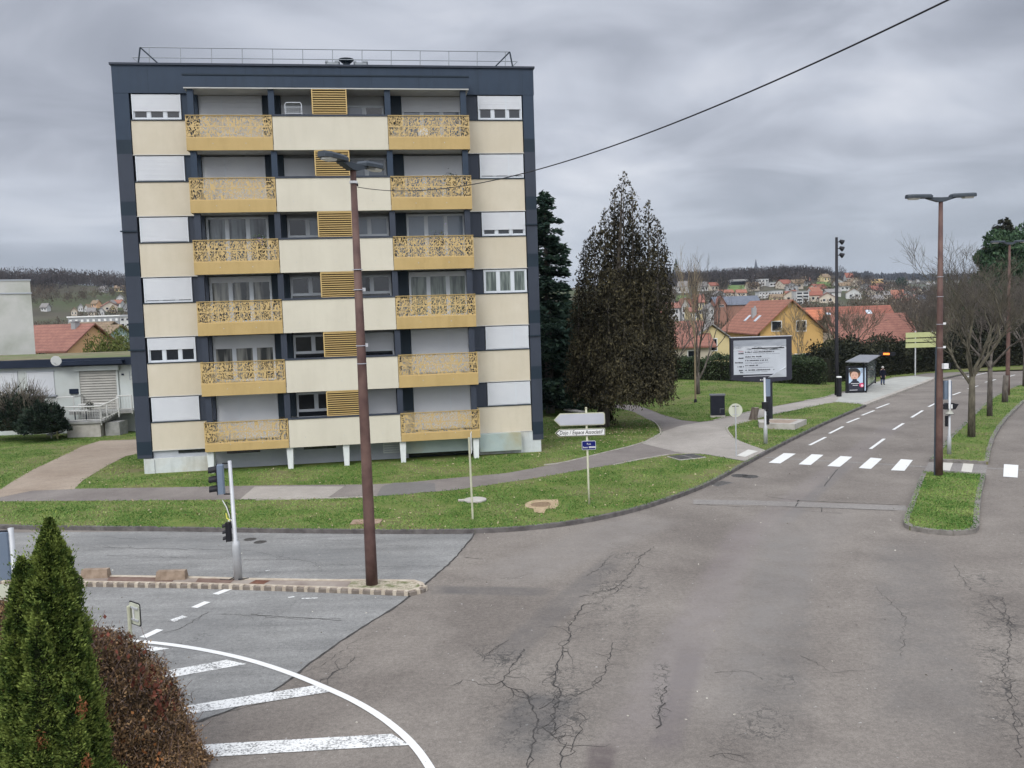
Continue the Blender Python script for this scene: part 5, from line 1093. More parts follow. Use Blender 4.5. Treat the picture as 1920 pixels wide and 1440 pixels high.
# ================================================================ trees, hedges, shrubs
def unit(v): return v/np.maximum(np.linalg.norm(v, axis=1, keepdims=True), 1e-9)
def bare_tree_mb(h, r0, spread, m, seed, levels=5, trunk=.33, nb=(3, 4), up=.35, lean=(0, 0), twig=.006, crown_up=1.0, thin=.62, first_r=.55):
    r = random.Random(seed); mb = MB(); trunk_mb = MB()
    top = Vector((lean[0], lean[1], h*trunk))
    trunk_mb.tube([(0, 0, -.2), (lean[0]*.4, lean[1]*.4, h*trunk*.5), top], [r0*1.15, r0*.95, r0*.8], 9, m)
    def grow(p, d, L, rad, lv):
        n = 3 if lv > 1 else 2; P_ = [p]; q = p.copy(); dd = d.copy()
        for _ in range(n):
            dd = (dd+Vector((r.gauss(0, .16), r.gauss(0, .16), r.gauss(.05, .1)))).normalized(); q = q+dd*(L/n); P_.append(q.copy())
        mb.tube(P_, [rad*(1-.45*i/n) for i in range(n+1)], 5 if lv > 3 else 3, m, cap=False)
        if lv <= 0: return
        k = r.randint(*nb)+(1 if lv <= 2 else 0)
        for i in range(k):
            t_ = r.uniform(.35, 1.0) if i < k-1 else 1.0; idx = t_*n; a = P_[int(min(idx, n-1))].lerp(P_[int(min(idx, n-1))+1], idx-int(min(idx, n-1)))
            side = Vector((r.gauss(0, 1), r.gauss(0, 1), r.gauss(.1, .5)))
            nd = (dd*(.9)+side.normalized()*spread+Vector((0, 0, up*.5))).normalized()
            grow(a, nd, L*r.uniform(.55, .78), max(rad*thin*.9, twig), lv-1)
    k = 4+r.randint(0, 2)
    for i in range(k):
        a = 2*pi*i/k+r.uniform(-.4, .4); d = Vector((cos(a)*spread*1.3, sin(a)*spread*1.3, crown_up)).normalized(); grow(top-Vector((0, 0, r.uniform(0, h*.08))), d, h*(1-trunk)*r.uniform(.36, .56), r0*first_r, levels-1)
    return trunk_mb, mb
def bare_tree(name, lbl, x, y, z, h, r0, spread, m, seed, group=None, rz=0, **k):
    t = thing(name, lbl, 'tree', (x, y, z), rz, group); a, b = bare_tree_mb(h, r0, spread, m, seed, **k); a.build('trunk', m, t, smooth=True); b.build('crown', m, t); return t
M_barkg = mat('bark_grey_brown', (.050, .043, .037), (.125, .110, .094), 7, .95, .8, 20, sc3=(1, 1, .3))
M_barkm = mat('bark_mossy', (.048, .043, .032), (.12, .108, .078), 6, .95, .8, 20, sc3=(1, 1, .3))
M_barkl = mat('bark_tan', (.15, .12, .075), (.25, .20, .13), 6, .95, .5, 20, sc3=(1, 1, .3))
# row of bare trees on the median
spots = [((1821.5, 819), 8.2, 'bare tree on the median, nearest the traffic signal', 11, .165), ((1855.5, 780.5), 8.4, 'bare tree second along the median, darker slim trunk', 12, .14), ((1921, 724), 8.5, 'bare tree at the right picture edge on the median', 13, .145)]
for (q, h, lb, sd, r0) in spots:
    x, y = G(*q, .12); bare_tree('median_tree', lb, x, y, base_z(x, y), h, r0, .60, M_barkm if sd == 11 else M_barkg, sd, 'bare trees along the median', levels=6, trunk=.38, up=.12, nb=(2, 4), twig=.006, thin=.58)
x, y = G(1884, 754, .12); h = at(1886, 704, y)[2]-base_z(x, y); mb = MB(); mb.tube([(0, 0, -.2), (.02, 0, h*.5), (.06, 0, h)], [.20, .18, .17], 10, M_barkg)
o = mb.build('tree_stump', M_barkg, loc=(x, y, base_z(x, y)), smooth=True); tag(o, 'tall cut trunk just in front of the far median lamp', 'stump')
for k, (q, h) in enumerate((((1975, 703), 8.5), ((1990, 730), 8.0), ((2035, 690), 9))):
    x, y = G(*q, .12); bare_tree('median_tree', ['bare tree beyond the right edge, reaching its twigs into view', 'bare tree with low twigs entering from the right', 'farthest bare tree of the median row'][k], x, y, base_z(x, y), h, .17, .62, M_barkg, 20+k, 'bare trees along the median', levels=5, trunk=.3, up=.12, nb=(3, 4), twig=.011)
# young trees on the bank
x, y = G(1308.5, 722, 1.2); zb = base_z(x, y, .1)+mound(x, y); h = at(1306, 482, y)[2]-zb
bare_tree('young_tree', 'slender bare tree on the grass bank left of the billboard', x, y, zb, h, .16, .36, M_barkg, 31, levels=5, trunk=.16, up=.8, nb=(2, 3), twig=.009, crown_up=3.4)
a, b = bare_tree_mb(h*.93, .06, .3, M_barkl, 33, levels=4, trunk=.5, up=.8, nb=(2, 3), twig=.008, crown_up=2.6)
x, y = G(1304, 746, .6); zb = base_z(x, y, .1)+mound(x, y); t = thing('young_tree', 'thin staked sapling just left of the slender bare tree', 'tree', (x, y, zb)); a.build('trunk', M_wpaint, t); b.build('crown', M_barkl, t); mb = MB(); mb.lathe([(.14, -.05), (.12, .12), (.08, .3)], 8, M_black); mb.build('trunk_guard', M_black, t)
# ---- foliage helpers
def cone_leaves(r, n, top, bot, rad, taper=.6, L=(.15, .28), updir=.3, core=.25, spray=1.0):
    """foliage around the axis top->bot"""
    top = np.array(top); bot = np.array(bot); s = r.random(n)**.62
    ang = r.random(n)*2*pi; lump = 1+.28*np.sin(ang*3+s*14)+.2*np.sin(ang*5-s*31)
    R_ = rad*np.clip(s*1.6, 0, 1)**taper*lump*(core+(1-core)*np.sqrt(r.random(n)))
    C = top+(bot-top)*s[:, None]; o = np.stack([np.cos(ang), np.sin(ang), np.zeros(n)], 1); C = C+o*R_[:, None]
    D = unit(o*.6*spray+np.array([0, 0, updir])+r.normal(0, .35, (n, 3))); Ls = r.uniform(L[0], L[1], n)
    return C, D, Ls
# ---- big brownish conifer by the path
r = np.random.default_rng(21)
tx_, ty_ = G(1130, 800, .12); tzz = base_z(tx_, ty_)
big = thing('brown_conifer', 'tall brownish conifer with ragged spires beside the path', 'tree', (tx_, ty_, tzz))
M_cyp = leaf_mat('brown_cypress_foliage', (.010, .010, .007), (.098, .086, .048), (.036, .033, .022), .42, .9)
def rel(px, py, dy): p = at(px, py, ty_+dy); return (p[0]-tx_, dy, p[2]-tzz)
spires = [(1168, 320, 742, 40, 0, 2600), (1152, 352, 600, 17, .5, 1100), (1186, 352, 600, 19, -.5, 1200), (1216, 374, 660, 20, .3, 1800), (1233, 412, 690, 19, -.8, 1900), (1246, 455, 716, 19, .6, 1900), (1115, 424, 716, 25, -.6, 2700), (1097, 448, 728, 20, .7, 2300), (1084, 525, 728, 17, -.3, 1600),
          (1205, 480, 742, 33, -1.2, 4200), (1140, 500, 748, 40, -1.4, 5200), (1252, 570, 718, 14, 0, 1200), (1175, 560, 742, 45, 1.2, 3600), (1225, 580, 736, 30, -1.0, 3600), (1105, 600, 744, 32, -1.0, 3600), (1170, 610, 745, 46, -2.2, 5200), (1130, 650, 752, 30, -2.0, 2600), (1225, 640, 745, 26, -2.4, 2400), (1138, 700, 790, 12, .8, 700), (1134, 388, 690, 21, .2, 2000), (1168, 380, 740, 46, .6, 4500), (1200, 430, 730, 30, .4, 2200)]
Cs, Ds, Ls, tb = [], [], [], MB()
tb.tube([(0, 0, -.3), (.1, 0, 1.2), (.6, 0, 3.2), (.95, 0, 7), (1.3, 0, 11.5), (1.42, 0, 14.0)], [.42, .33, .30, .24, .08, .008], 10, M_barkg)
for px, pt, pb, rp, dy, n in spires:
    a, b = rel(px, pt, dy), rel(px, pb, dy); C, D, L = cone_leaves(r, n, a, b, rp*ty_/FPX, .5, (.10, .26), -.15 if pt > 430 else .45); Cs.append(C); Ds.append(D); Ls.append(L)
    # drooping wisps inside the spire give it a ragged outline
    m = n//5; ia = r.integers(0, len(C), m)
    for q in range(5): Cs.append(C[ia]+D[ia]*.08*q+r.normal(0, .04, (m, 3))-np.array([0, 0, .09*q])); Ds.append(unit(r.normal(0, .4, (m, 3))+np.array([0, 0, -.9]))); Ls.append(r.uniform(.1, .24, m))
    j = Vector((.7+.3*min(1, (700-pt)/300), 0, max(1.2, b[2]-.2+(a[2]-b[2])*.12))); tb.tube([(0.9*j.x/.8*.8, 0, j.z*.8+.6), ((j.x+b[0])/2, dy*.6, (j.z+b[2])/2+1.0), (b[0]*.4+a[0]*.6, dy, b[2]+(a[2]-b[2])*.4), tuple(a)], [.12, .09, .06, .012], 6, M_barkg)
tb.build('trunk', M_barkg, big, smooth=True)
leaves('crown', np.vstack(Cs), np.vstack(Ds), np.hstack(Ls), np.hstack(Ls)*.40, M_cyp, big, seed=5)
# ---- dark green fir beside the block
def fir(name, lbl, x, y, z, h, rb, m, seed, n=24000, bare=.08, L=(.25, .5), droop=-.25, power=.9, whorl=44, gap=0.0, grp=None, jit=.13):
    r = np.random.default_rng(seed); t = thing(name, lbl, 'tree', (x, y, z), 0, grp)
    mb = MB(); mb.tube([(0, 0, -.3), (0, 0, h*.5), (0, 0, h*.985)], [h*.022, h*.013, .02], 9, M_barkg)
    Cs, Ds, Ls = [], [], []; nb = whorl*6; per = n//nb
    for i in range(nb):
        s = (i+r.random()*9)/(nb+9); zb = h*(1-s*(1-bare)); a = r.random()*2*pi; Rb = rb*(s**power)*r.uniform(.62, 1.1)+.12
        if r.random() < gap: continue
        k = max(6, int(per*(.3+1.5*s))); u_ = np.sqrt(r.random(k)); o = np.array([cos(a), sin(a), 0]); sd = np.array([-sin(a), cos(a), 0])
        C = o*(u_*Rb)[:, None]+sd*(r.normal(0, .16, k)*Rb*(1.1-u_*.5))[:, None]; C[:, 2] = zb+droop*u_*Rb+.16*(u_**2)*Rb+r.normal(-.05, jit, k)*(.5+.2*Rb)
        Cs.append(C); Ds.append(unit(o*.9+sd*r.normal(0, .6, (k, 1))+np.array([0, 0, -.15])+r.normal(0, .25, (k, 3)))); Ls.append(r.uniform(L[0], L[1], k))
        if i % 2 == 0: mb.tube([(0, 0, zb), tuple(o*Rb*.5+np.array([0, 0, zb+droop*.5*Rb])), tuple(o*Rb*.9+np.array([0, 0, zb+droop*.8*Rb+.1*Rb]))], [.05, .035, .012], 4, M_barkg, cap=False)
    mb.build('trunk', M_barkg, t); L_ = np.hstack(Ls); leaves('crown', np.vstack(Cs), np.vstack(Ds), L_, L_*.3, m, t, seed=seed); return t
M_fir = leaf_mat('dark_fir_needles', (.006, .016, .012), (.062, .098, .062), (.024, .046, .034), .8, .85)
fx, fy, fz = at(1020, 358, 60); fir('fir_tree', 'dark green fir partly hidden by the apartment block', fx, 60, base_z(fx, 60), fz-base_z(fx, 60), 3.4, M_fir, 41, 30000, bare=.03, power=.62, L=(.28, .55))
fx, fy, fz = at(1062, 560, 64); fir('fir_tree', 'lower dark fir between the block and the brown conifer', fx, 64, base_z(fx, 64), fz-base_z(fx, 64), 3.0, M_fir, 42, 20000, bare=.02, power=.45)
# ---- generic leafy mass with a dark inside
def blob(name, lbl, cat, x, y, z, rx, ry, h, m, seed, n=9000, L=(.08, .16), core_m=None, wid=.5, up=.4, parts=('foliage', 'stem'), grp=None, flat=1.0, rz=0, lump=.16, twigs=0, tm=None, fill=.75):
    r = np.random.default_rng(seed); t = thing(name, lbl, cat, (x, y, z), rz, grp)
    ph, th = r.random(n)*2*pi, np.arccos(1-1.25*r.random(n)*.96); o = np.stack([np.sin(th)*np.cos(ph), np.sin(th)*np.sin(ph), np.cos(th)], 1)
    k = 1+lump*np.sin(3*ph+5*o[:, 2]+seed)+lump*.7*np.sin(7*ph-4*o[:, 2])+lump*.5*np.sin(11*o[:, 2]+13*ph); q = (fill+(1-fill)*r.random(n)**.6)*k
    C = o*q[:, None]*np.array([rx, ry, h*.62]); C[:, 2] += h*.38; C[:, 2] = np.maximum(C[:, 2], .02)
    L_ = r.uniform(*L, n); leaves(parts[0], C, unit(o+np.array([0, 0, up])+r.normal(0, .5, (n, 3))), L_, L_*wid, m, t, seed=seed)
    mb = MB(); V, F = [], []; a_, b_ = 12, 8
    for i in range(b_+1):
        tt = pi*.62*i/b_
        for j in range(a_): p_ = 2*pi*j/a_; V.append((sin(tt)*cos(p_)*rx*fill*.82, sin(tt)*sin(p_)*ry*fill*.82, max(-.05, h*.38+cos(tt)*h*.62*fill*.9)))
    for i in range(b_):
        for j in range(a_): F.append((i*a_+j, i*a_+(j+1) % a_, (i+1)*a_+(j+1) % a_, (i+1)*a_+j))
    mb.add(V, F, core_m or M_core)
    for i in range(twigs):
        a = r.random()*2*pi; e = r.uniform(.15, 1.2); d = np.array([cos(a)*cos(e), sin(a)*cos(e), sin(e)]); p0 = d*np.array([rx, ry, h*.62])*.7+np.array([0, 0, h*.38]); p1 = p0+d*r.uniform(.2, .55)*np.array([rx, ry, h]); w_ = r.normal(0, .05, 3)
        mb.tube([tuple(p0), tuple((p0+p1)/2+w_), tuple(p1)], [.012, .008, .004], 3, tm or M_barkg, cap=False)
    mb.build(parts[1], core_m or M_core, t); return t
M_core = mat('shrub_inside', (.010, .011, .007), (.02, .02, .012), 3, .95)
M_bush = leaf_mat('dark_bush_leaf', (.006, .012, .009), (.045, .062, .042), (.018, .030, .021), .9, .7)
for px, pb, Y, rx, h, lb, sd in ((28, 812, 54, 2.5, 2.75, 'dark evergreen bush at the left edge with wispy grey twigs on top', 51), (82, 812, 53.2, 1.25, 2.1, 'smaller dark evergreen bush beside the white entrance railing', 52)):
    a = at(px, pb, Y); blob('evergreen_bush', lb, 'bush', a[0], Y, .12, rx, 1.4, h, M_bush, sd, 11000, (.1, .22), twigs=90, tm=M_barkg)
M_greyt = leaf_mat('grey_twig', (.07, .06, .045), (.22, .20, .16), None, 1.5, .9)
a = at(30, 745, 53.4); blob('bare_shrub', 'grey brown twiggy shrub rising above the dark bush at the left', 'shrub', a[0], 53.9, .12, 2.0, 1.0, 3.3, M_greyt, 53, 2600, (.25, .6), wid=.07, up=.8, twigs=160, fill=.6)
M_ygrn = leaf_mat('yellow_green_shrub', (.035, .05, .012), (.17, .19, .06), (.09, .11, .03), .6, .8)
for k, (px, pt, Y, rx, h) in enumerate(((185, 636, 76, 2.2, 3.8), (215, 628, 78, 2.0, 4.6), (245, 622, 75, 1.8, 5.0))):
    a = at(px, pt, Y); zz_ = tz(a[0], Y); blob('green_shrub', ['low yellow green shrub behind the flat annex roof', 'middle yellow green shrub behind the flat annex roof', 'tallest yellow green shrub, against the block corner'][k], 'shrub', a[0], Y, zz_, rx, 1.4, a[2]-zz_, M_ygrn, 60+k, 5000, (.12, .26), twigs=30)
# ---- hedges: a clipped run with its own leaf shell
def hedge(name, lbl, pts, w, h, m, seed, n, L=(.12, .25), zoff=None, lump=.1, core_m=None, wid=.5, hvar=.12):
    r = np.random.default_rng(seed); t = thing(name, lbl, 'hedge', (pts[0][0], pts[0][1], 0)); P_ = resample([np.array(p[:2]) for p in pts], .6); P_ = np.array(P_); O = P_[0].copy()
    seg = np.diff(P_, axis=0); ln = np.linalg.norm(seg, axis=1); tot = ln.sum(); s = r.random(n)*tot; cum = np.concatenate([[0], np.cumsum(ln)]); i = np.clip(np.searchsorted(cum, s)-1, 0, len(seg)-1)
    f = (s-cum[i])/ln[i]; c = P_[i]+seg[i]*f[:, None]; d = seg[i]/ln[i][:, None]; nn = np.stack([-d[:, 1], d[:, 0]], 1)
    hs = h*(1+hvar*np.sin(s*.9+seed)+hvar*.6*np.sin(s*2.7)+.5*hvar*np.sin(s*6.1)); per = 2*hs+w; q = r.random(n)*per
    off = np.where(q < hs, -w/2, np.where(q < hs+w, -w/2+(q-hs), w/2)); zz_ = np.where(q < hs, q, np.where(q < hs+w, hs, per-q))
    ou = np.where(q < hs, -1, np.where(q < hs+w, 0, 1)); jit = r.normal(0, lump, n)
    xy = c+nn*(off+ou*jit)[:, None]-O; g = np.array([zoff(a, b) for a, b in (c)]) if zoff else np.zeros(n)
    z = zz_+np.where(ou == 0, jit, 0)+g
    D = np.column_stack([nn*ou[:, None], np.where(ou == 0, 1.0, .35)])+r.normal(0, .5, (n, 3)); L_ = r.uniform(*L, n)
    leaves('foliage', np.column_stack([xy, z]), unit(D), L_, L_*wid, m, t, seed=seed)
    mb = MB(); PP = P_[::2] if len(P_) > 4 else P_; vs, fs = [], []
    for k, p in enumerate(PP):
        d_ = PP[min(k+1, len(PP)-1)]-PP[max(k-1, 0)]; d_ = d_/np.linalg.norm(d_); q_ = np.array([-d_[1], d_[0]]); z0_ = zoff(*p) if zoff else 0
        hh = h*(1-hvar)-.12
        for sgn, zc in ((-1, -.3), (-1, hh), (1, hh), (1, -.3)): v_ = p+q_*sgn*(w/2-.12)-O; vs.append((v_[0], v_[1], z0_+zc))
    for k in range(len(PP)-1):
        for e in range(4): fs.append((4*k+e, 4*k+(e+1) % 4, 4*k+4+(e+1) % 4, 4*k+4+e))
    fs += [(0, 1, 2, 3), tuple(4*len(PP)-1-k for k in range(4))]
    mb.add(vs, fs, core_m or M_core); mb.build('branches', core_m or M_core, t); return t  # added dark solid core behind the leaf shell, not modelled branches
gz = lambda x, y: base(x, y)+.12+(mound(x, y) if y < 92 else 0)
M_hedg = leaf_mat('hedge_green', (.014, .024, .014), (.085, .11, .055), (.040, .058, .030), .5, .8)
M_hedb = leaf_mat('hedge_brown_green', (.008, .010, .008), (.055, .055, .035), (.022, .026, .018), .5, .9)
hp = lambda px, Y: (at(px, 690, Y)[0], Y)
hedge('clipped_hedge', 'dark green clipped hedge along the top of the grass bank', [hp(1238, 78.5), hp(1300, 79), hp(1420, 80), hp(1480, 80), hp(1546, 80)], 1.5, 1.95, M_hedg, 71, 22000, zoff=gz)
hedge('dark_hedge', 'tall dark hedge behind the bus shelter and poster', [hp(1538, 83), hp(1600, 88), hp(1680, 93), hp(1745, 96)], 2.2, 2.9, M_hedb, 72, 22000, (.18, .36), zoff=gz, lump=.3, hvar=.2)
hedge('dark_hedge', 'tall dark hedge along the far pavement behind the bare trees', [hp(1750, 97), hp(1850, 99), hp(1940, 101), hp(2060, 102)], 2.2, 3.2, M_hedb, 73, 20000, (.2, .4), zoff=lambda x, y: base(x, y)+.1, lump=.35, hvar=.2)
hedge('dark_hedge', 'black green hedge in the shade behind the no stopping sign', [hp(1000, 80), hp(1060, 82), hp(1120, 82), hp(1240, 81)], 2.0, 4.2, M_hedb, 74, 16000, (.2, .4), zoff=lambda x, y: base(x, y)+.1, lump=.35, hvar=.15)
# shrubs and trees behind the hedge line
M_olive = leaf_mat('olive_shrub', (.018, .022, .010), (.11, .115, .055), (.05, .055, .025), .6, .85)
for k, (px, pt, Y, rx, h, mm) in enumerate(((1566, 640, 88, 2.4, 4, M_olive), (1600, 648, 92, 2.2, 4, M_hedg), (1500, 668, 84, 1.6, 3, M_hedg), (1675, 648, 94, 2.4, 4, M_hedg), (1790, 640, 104, 3.0, 5, M_hedb), (1850, 632, 108, 3.4, 6, M_hedb))):
    a = at(px, pt, Y); z_ = tz(a[0], Y) if Y > 103 else gz(a[0], Y); lb = ['olive shrub left of the tall black pole', 'green shrub right of the tall black pole', 'rounded green shrub under the yellow gable', 'green shrub below the red roof edge', 'dark shrub behind the rusty lamp and hedge', 'dark shrub behind the far median lamp'][k]
    blob('background_shrub', lb, 'shrub', a[0], Y, z_, rx, 1.6, max(2.2, a[2]-z_), mm, 80+k, 5000, (.16, .34))
bt = [('pollarded_tree', 'tan bare tree with upright shoots before the yellow house', 1497, 585, 93, .13, .42, M_barkl, 91, dict(levels=5, trunk=.22, up=.6, crown_up=1.8, twig=.012)), ('bare_tree', 'brown bare tree behind the bus stop before the red roof', 1592, 562, 96, .15, .55, M_barkm, 92, dict(levels=5, trunk=.25, up=.25, twig=.014)),
      ('bare_tree', 'bare tree above the hedge right of the road sign', 1745, 545, 108, .18, .6, M_barkg, 93, dict(levels=5, trunk=.25, up=.3, twig=.016)), ('bare_tree', 'tall bare tree behind the rusty lamp, twigs on the skyline', 1792, 492, 112, .2, .5, M_barkg, 94, dict(levels=5, trunk=.25, up=.4, twig=.018)), ('bare_tree', 'wide bare tree behind the median row', 1850, 520, 106, .2, .6, M_barkg, 95, dict(levels=5, trunk=.25, up=.3, twig=.018)),
      ('bare_tree', 'bare tree between the brown conifer and the cream house', 1262, 560, 92, .13, .5, M_barkg, 96, dict(levels=5, trunk=.25, up=.3, twig=.012)), ('bare_tree', 'bare tree at the far right behind the hedge', 1915, 500, 104, .2, .6, M_barkg, 97, dict(levels=5, trunk=.22, up=.3, twig=.018))]
for nm, lb, px, pt, Y, r0, sp_, mm, sd, kw in bt:
    a = at(px, pt, Y); z_ = tz(a[0], Y) if Y > 103 else gz(a[0], Y); bare_tree(nm, lb, a[0], Y, z_, a[2]-z_, r0, sp_, mm, sd, None, **kw)
# conifers at the far right
M_pine = leaf_mat('pine_needles', (.012, .026, .014), (.060, .100, .050), (.030, .058, .032), .35, .85)
a = at(1883, 408, 118); z_ = tz(a[0], 118); fir('conifer', 'open ragged conifer on the skyline above the far lamp', a[0], 118, z_, a[2]-z_, 7.0, M_hedb, 101, 34000, bare=.1, power=.7, gap=.12, L=(.25, .6), droop=-.1, jit=.2, whorl=40)
def pine(lbl, px, pt, Y, rx, seed, n=13000):
    a = at(px, pt, Y); z_ = tz(a[0], Y); h = a[2]-z_; t = thing('pine_tree', lbl, 'tree', (a[0], Y, z_)); r = np.random.default_rng(seed); Cs = []
    mb = MB(); mb.tube([(0, 0, -.3), (.2, 0, h*.5), (0, 0, h*.8)], [.35, .25, .12], 9, M_barkm)
    for k in range(26):
        an = r.random()*2*pi; t0_ = r.uniform(.40, 1.0); rr_ = r.uniform(.05, .95)*rx*min(1, (1.04-t0_)*1.9); c = np.array([cos(an)*rr_, sin(an)*rr_, h*t0_-.6]); q = rx*r.uniform(.20, .36); m_ = n//26; o = unit(r.normal(size=(m_, 3))); Cs.append(c+o*(q*(.55+.45*r.random(m_)**.5))[:, None]*np.array([1, 1, .85]))
        mb.tube([(0, 0, h*.45), tuple(c*.6+np.array([0, 0, h*.2])), tuple(c)], [.12, .08, .03], 5, M_barkm, cap=False)
    C = np.vstack(Cs); mb.build('trunk', M_barkm, t); L_ = r.uniform(.3, .65, len(C)); leaves('crown', C, unit(r.normal(0, .5, C.shape)+np.array([0, 0, .8])), L_, L_*.45, M_pine, t, seed=seed)
pine('green pine with rounded crown below the ragged conifer', 1870, 434, 110, 5.6, 111, 17000); pine('dark green pine at the right picture edge', 1932, 425, 112, 5.6, 112, 17000)
# ---- foreground columnar thuja and the brown hedge under the window
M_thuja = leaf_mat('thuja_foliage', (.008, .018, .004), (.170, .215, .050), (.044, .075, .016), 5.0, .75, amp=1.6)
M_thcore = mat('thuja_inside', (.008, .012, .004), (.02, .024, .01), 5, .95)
def thuja_lobe(r, px, ptip, Y, prof, n):
    a = at(px, ptip, Y); zt_ = a[2]; cx = at(px, 1250, Y)[0]; zs = np.array([p[0] for p in prof]); rs = np.array([p[1] for p in prof])
    z = zt_*(1-r.random(n)**.85); rad = np.interp(zt_-z, zs, rs); ph = r.random(n)*2*pi
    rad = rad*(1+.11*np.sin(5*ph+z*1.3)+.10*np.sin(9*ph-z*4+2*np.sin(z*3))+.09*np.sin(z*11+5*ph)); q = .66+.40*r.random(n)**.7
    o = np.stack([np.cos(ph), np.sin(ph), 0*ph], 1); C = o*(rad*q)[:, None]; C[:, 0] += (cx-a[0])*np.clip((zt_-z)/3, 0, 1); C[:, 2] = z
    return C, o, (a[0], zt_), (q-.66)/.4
r = np.random.default_rng(77); TY = 12.0; T0 = at(92, 975, TY)
th = thing('columnar_thuja', 'green columnar thuja with two tips in the left foreground', 'tree', (T0[0], TY, 0))
CC, DD, LL, VV = [], [], [], []; core = MB()
for px, pt, dy, prof, n in ((92, 975, 0, [(0, .0), (.2, .08), (.54, .19), (.9, .29), (1.63, .41), (2.35, .50), (3.36, .61), (4.4, .66)], 34000), (40, 1046, -.1, [(0, .0), (.3, .10), (.8, .19), (1.8, .30), (3.9, .40)], 14000), (148, 1180, .05, [(0, .0), (.4, .12), (1.2, .22), (2.8, .32)], 7000), (70, 1130, -.42, [(0, 0), (.4, .10), (1.4, .20), (3.2, .26)], 6000), (128, 1265, -.42, [(0, 0), (.4, .10), (1.4, .20), (2.4, .24)], 5000)):
    C, o, (ax, zt_), qv = thuja_lobe(r, px, pt, TY+dy, prof, n)
    C[:, 0] += ax-T0[0]; C[:, 1] += dy
    # each seed point becomes a small upright fan of scales
    for q in range(4):
        sd = np.stack([-o[:, 1], o[:, 0], 0*o[:, 0]], 1)*(r.normal(0, .5, (len(C), 1)))
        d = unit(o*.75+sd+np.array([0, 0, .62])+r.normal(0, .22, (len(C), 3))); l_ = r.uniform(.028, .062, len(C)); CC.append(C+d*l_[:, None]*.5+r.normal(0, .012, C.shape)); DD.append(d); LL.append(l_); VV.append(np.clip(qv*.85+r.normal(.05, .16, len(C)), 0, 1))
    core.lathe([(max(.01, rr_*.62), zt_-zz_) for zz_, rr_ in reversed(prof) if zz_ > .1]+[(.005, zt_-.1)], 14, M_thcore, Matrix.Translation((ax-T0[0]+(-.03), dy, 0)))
    m_ = n//60; ia = r.integers(0, len(C), m_)
    for q in range(7): d = unit(o[ia]*.5+np.array([0, 0, 1.0])+r.normal(0, .25, (m_, 3))); CC.append(C[ia]+o[ia]*.03+d*.03*q+r.normal(0, .008, (m_, 3))); DD.append(d); LL.append(r.uniform(.03, .055, m_)); VV.append(np.clip(r.normal(.85, .12, m_), 0, 1))
L_ = np.hstack(LL); leaves('crown', np.vstack(CC), np.vstack(DD), L_, L_*.42, M_thuja, th, v=np.hstack(VV), seed=9); core.build('trunk', M_thcore, th)  # core is an added dark solid against see-through, not a trunk
M_dead = leaf_mat('dead_spray', (.08, .03, .012), (.22, .09, .04), None, 3, .9)
for px, py in ((78, 1388), (165, 1432), (155, 1328)):
    a = at(px, py, TY-.62); C = np.array([a[0]-T0[0], -.62, a[2]])+r.normal(0, .05, (60, 3))*np.array([.7, .5, 1.2]); leaves('dead_spray', C, unit(r.normal(0, .6, (60, 3))+np.array([0, 0, .6])), .07, .02, M_dead, th, seed=3)
# brown hedge
M_brown = leaf_mat('brown_hedge_leaf', (.045, .030, .016), (.36, .225, .115), (.16, .10, .052), 1.8, .85, amp=1.6)
M_twig = mat('hedge_twig', (.09, .055, .045), (.19, .13, .11), 6, .9)
HY = 13.45
HX = lambda px, py: at(px, py, HY)[0]
HT = [(-420, 1120), (0, 1140), (60, 1160), (150, 1190), (200, 1196), (245, 1222), (285, 1258), (312, 1290), (332, 1325), (352, 1370), (368, 1405), (380, 1440), (388, 1470)]
HTX = [at(a, b, HY)[0] for a, b in HT]; HTZ = [at(a, b, HY)[2] for a, b in HT]
def hz_top(X): return max(.12, float(np.interp(X, HTX, HTZ)))
r = np.random.default_rng(88); XR = HTX[-1]; hb = thing('brown_hedge', 'red brown beech like hedge with dry leaves in the left foreground', 'hedge', (XR-2, HY, 0))
n = 52000; X_ = XR-.02-3.9*r.random(n)**1.1; ht_ = np.array([hz_top(v) for v in X_]); q = r.random(n); side = r.random(n) < .55
wd = .8*np.clip((XR-X_)/.8, .3, 1)**.5; zz_ = np.where(side, ht_*q, ht_-.1*np.abs(2*q-1)); yy = np.where(side, -wd*(1-.45*(zz_/ht_)**5), wd*(2*q-1)*.6)
C = np.column_stack([X_-XR+2, yy, zz_])+r.normal(0, .055, (n, 3)); C[:, 2] = np.maximum(C[:, 2]-np.abs(r.normal(0, .04, n)), .02)
L_ = r.uniform(.025, .068, n); leaves('foliage', C, unit(r.normal(0, .7, (n, 3))+np.array([.1, -.4, .5])), L_, L_*.5, M_brown, hb, seed=4)
m_ = 9000; ia = r.integers(0, n, m_); d = unit(r.normal(0, .55, (m_, 3))+np.array([.15, -.2, .8])); tl = r.uniform(.07, .24, m_)
leaves('twigs', C[ia]+d*tl[:, None]*.25, d, tl, .007, leaf_mat('twig_sliver', (.09, .055, .042), (.34, .26, .22), None, 2, .9), hb, seed=6)
mb = MB()
for k in range(75):
    X0 = XR-.15-2.0*r.random(); zt_ = hz_top(X0); p = np.array([X0-XR+2, r.normal(0, .3), zt_-.2]); P_ = [tuple(p)]; dd = np.array([r.normal(.2, .25), r.normal(0, .2), 1.0])
    for q in range(4): dd = dd+r.normal(0, .2, 3); p = p+dd/np.linalg.norm(dd)*r.uniform(.06, .16); P_.append(tuple(p))
    mb.tube(P_, [.006, .005, .004, .0035, .003], 4, M_twig)
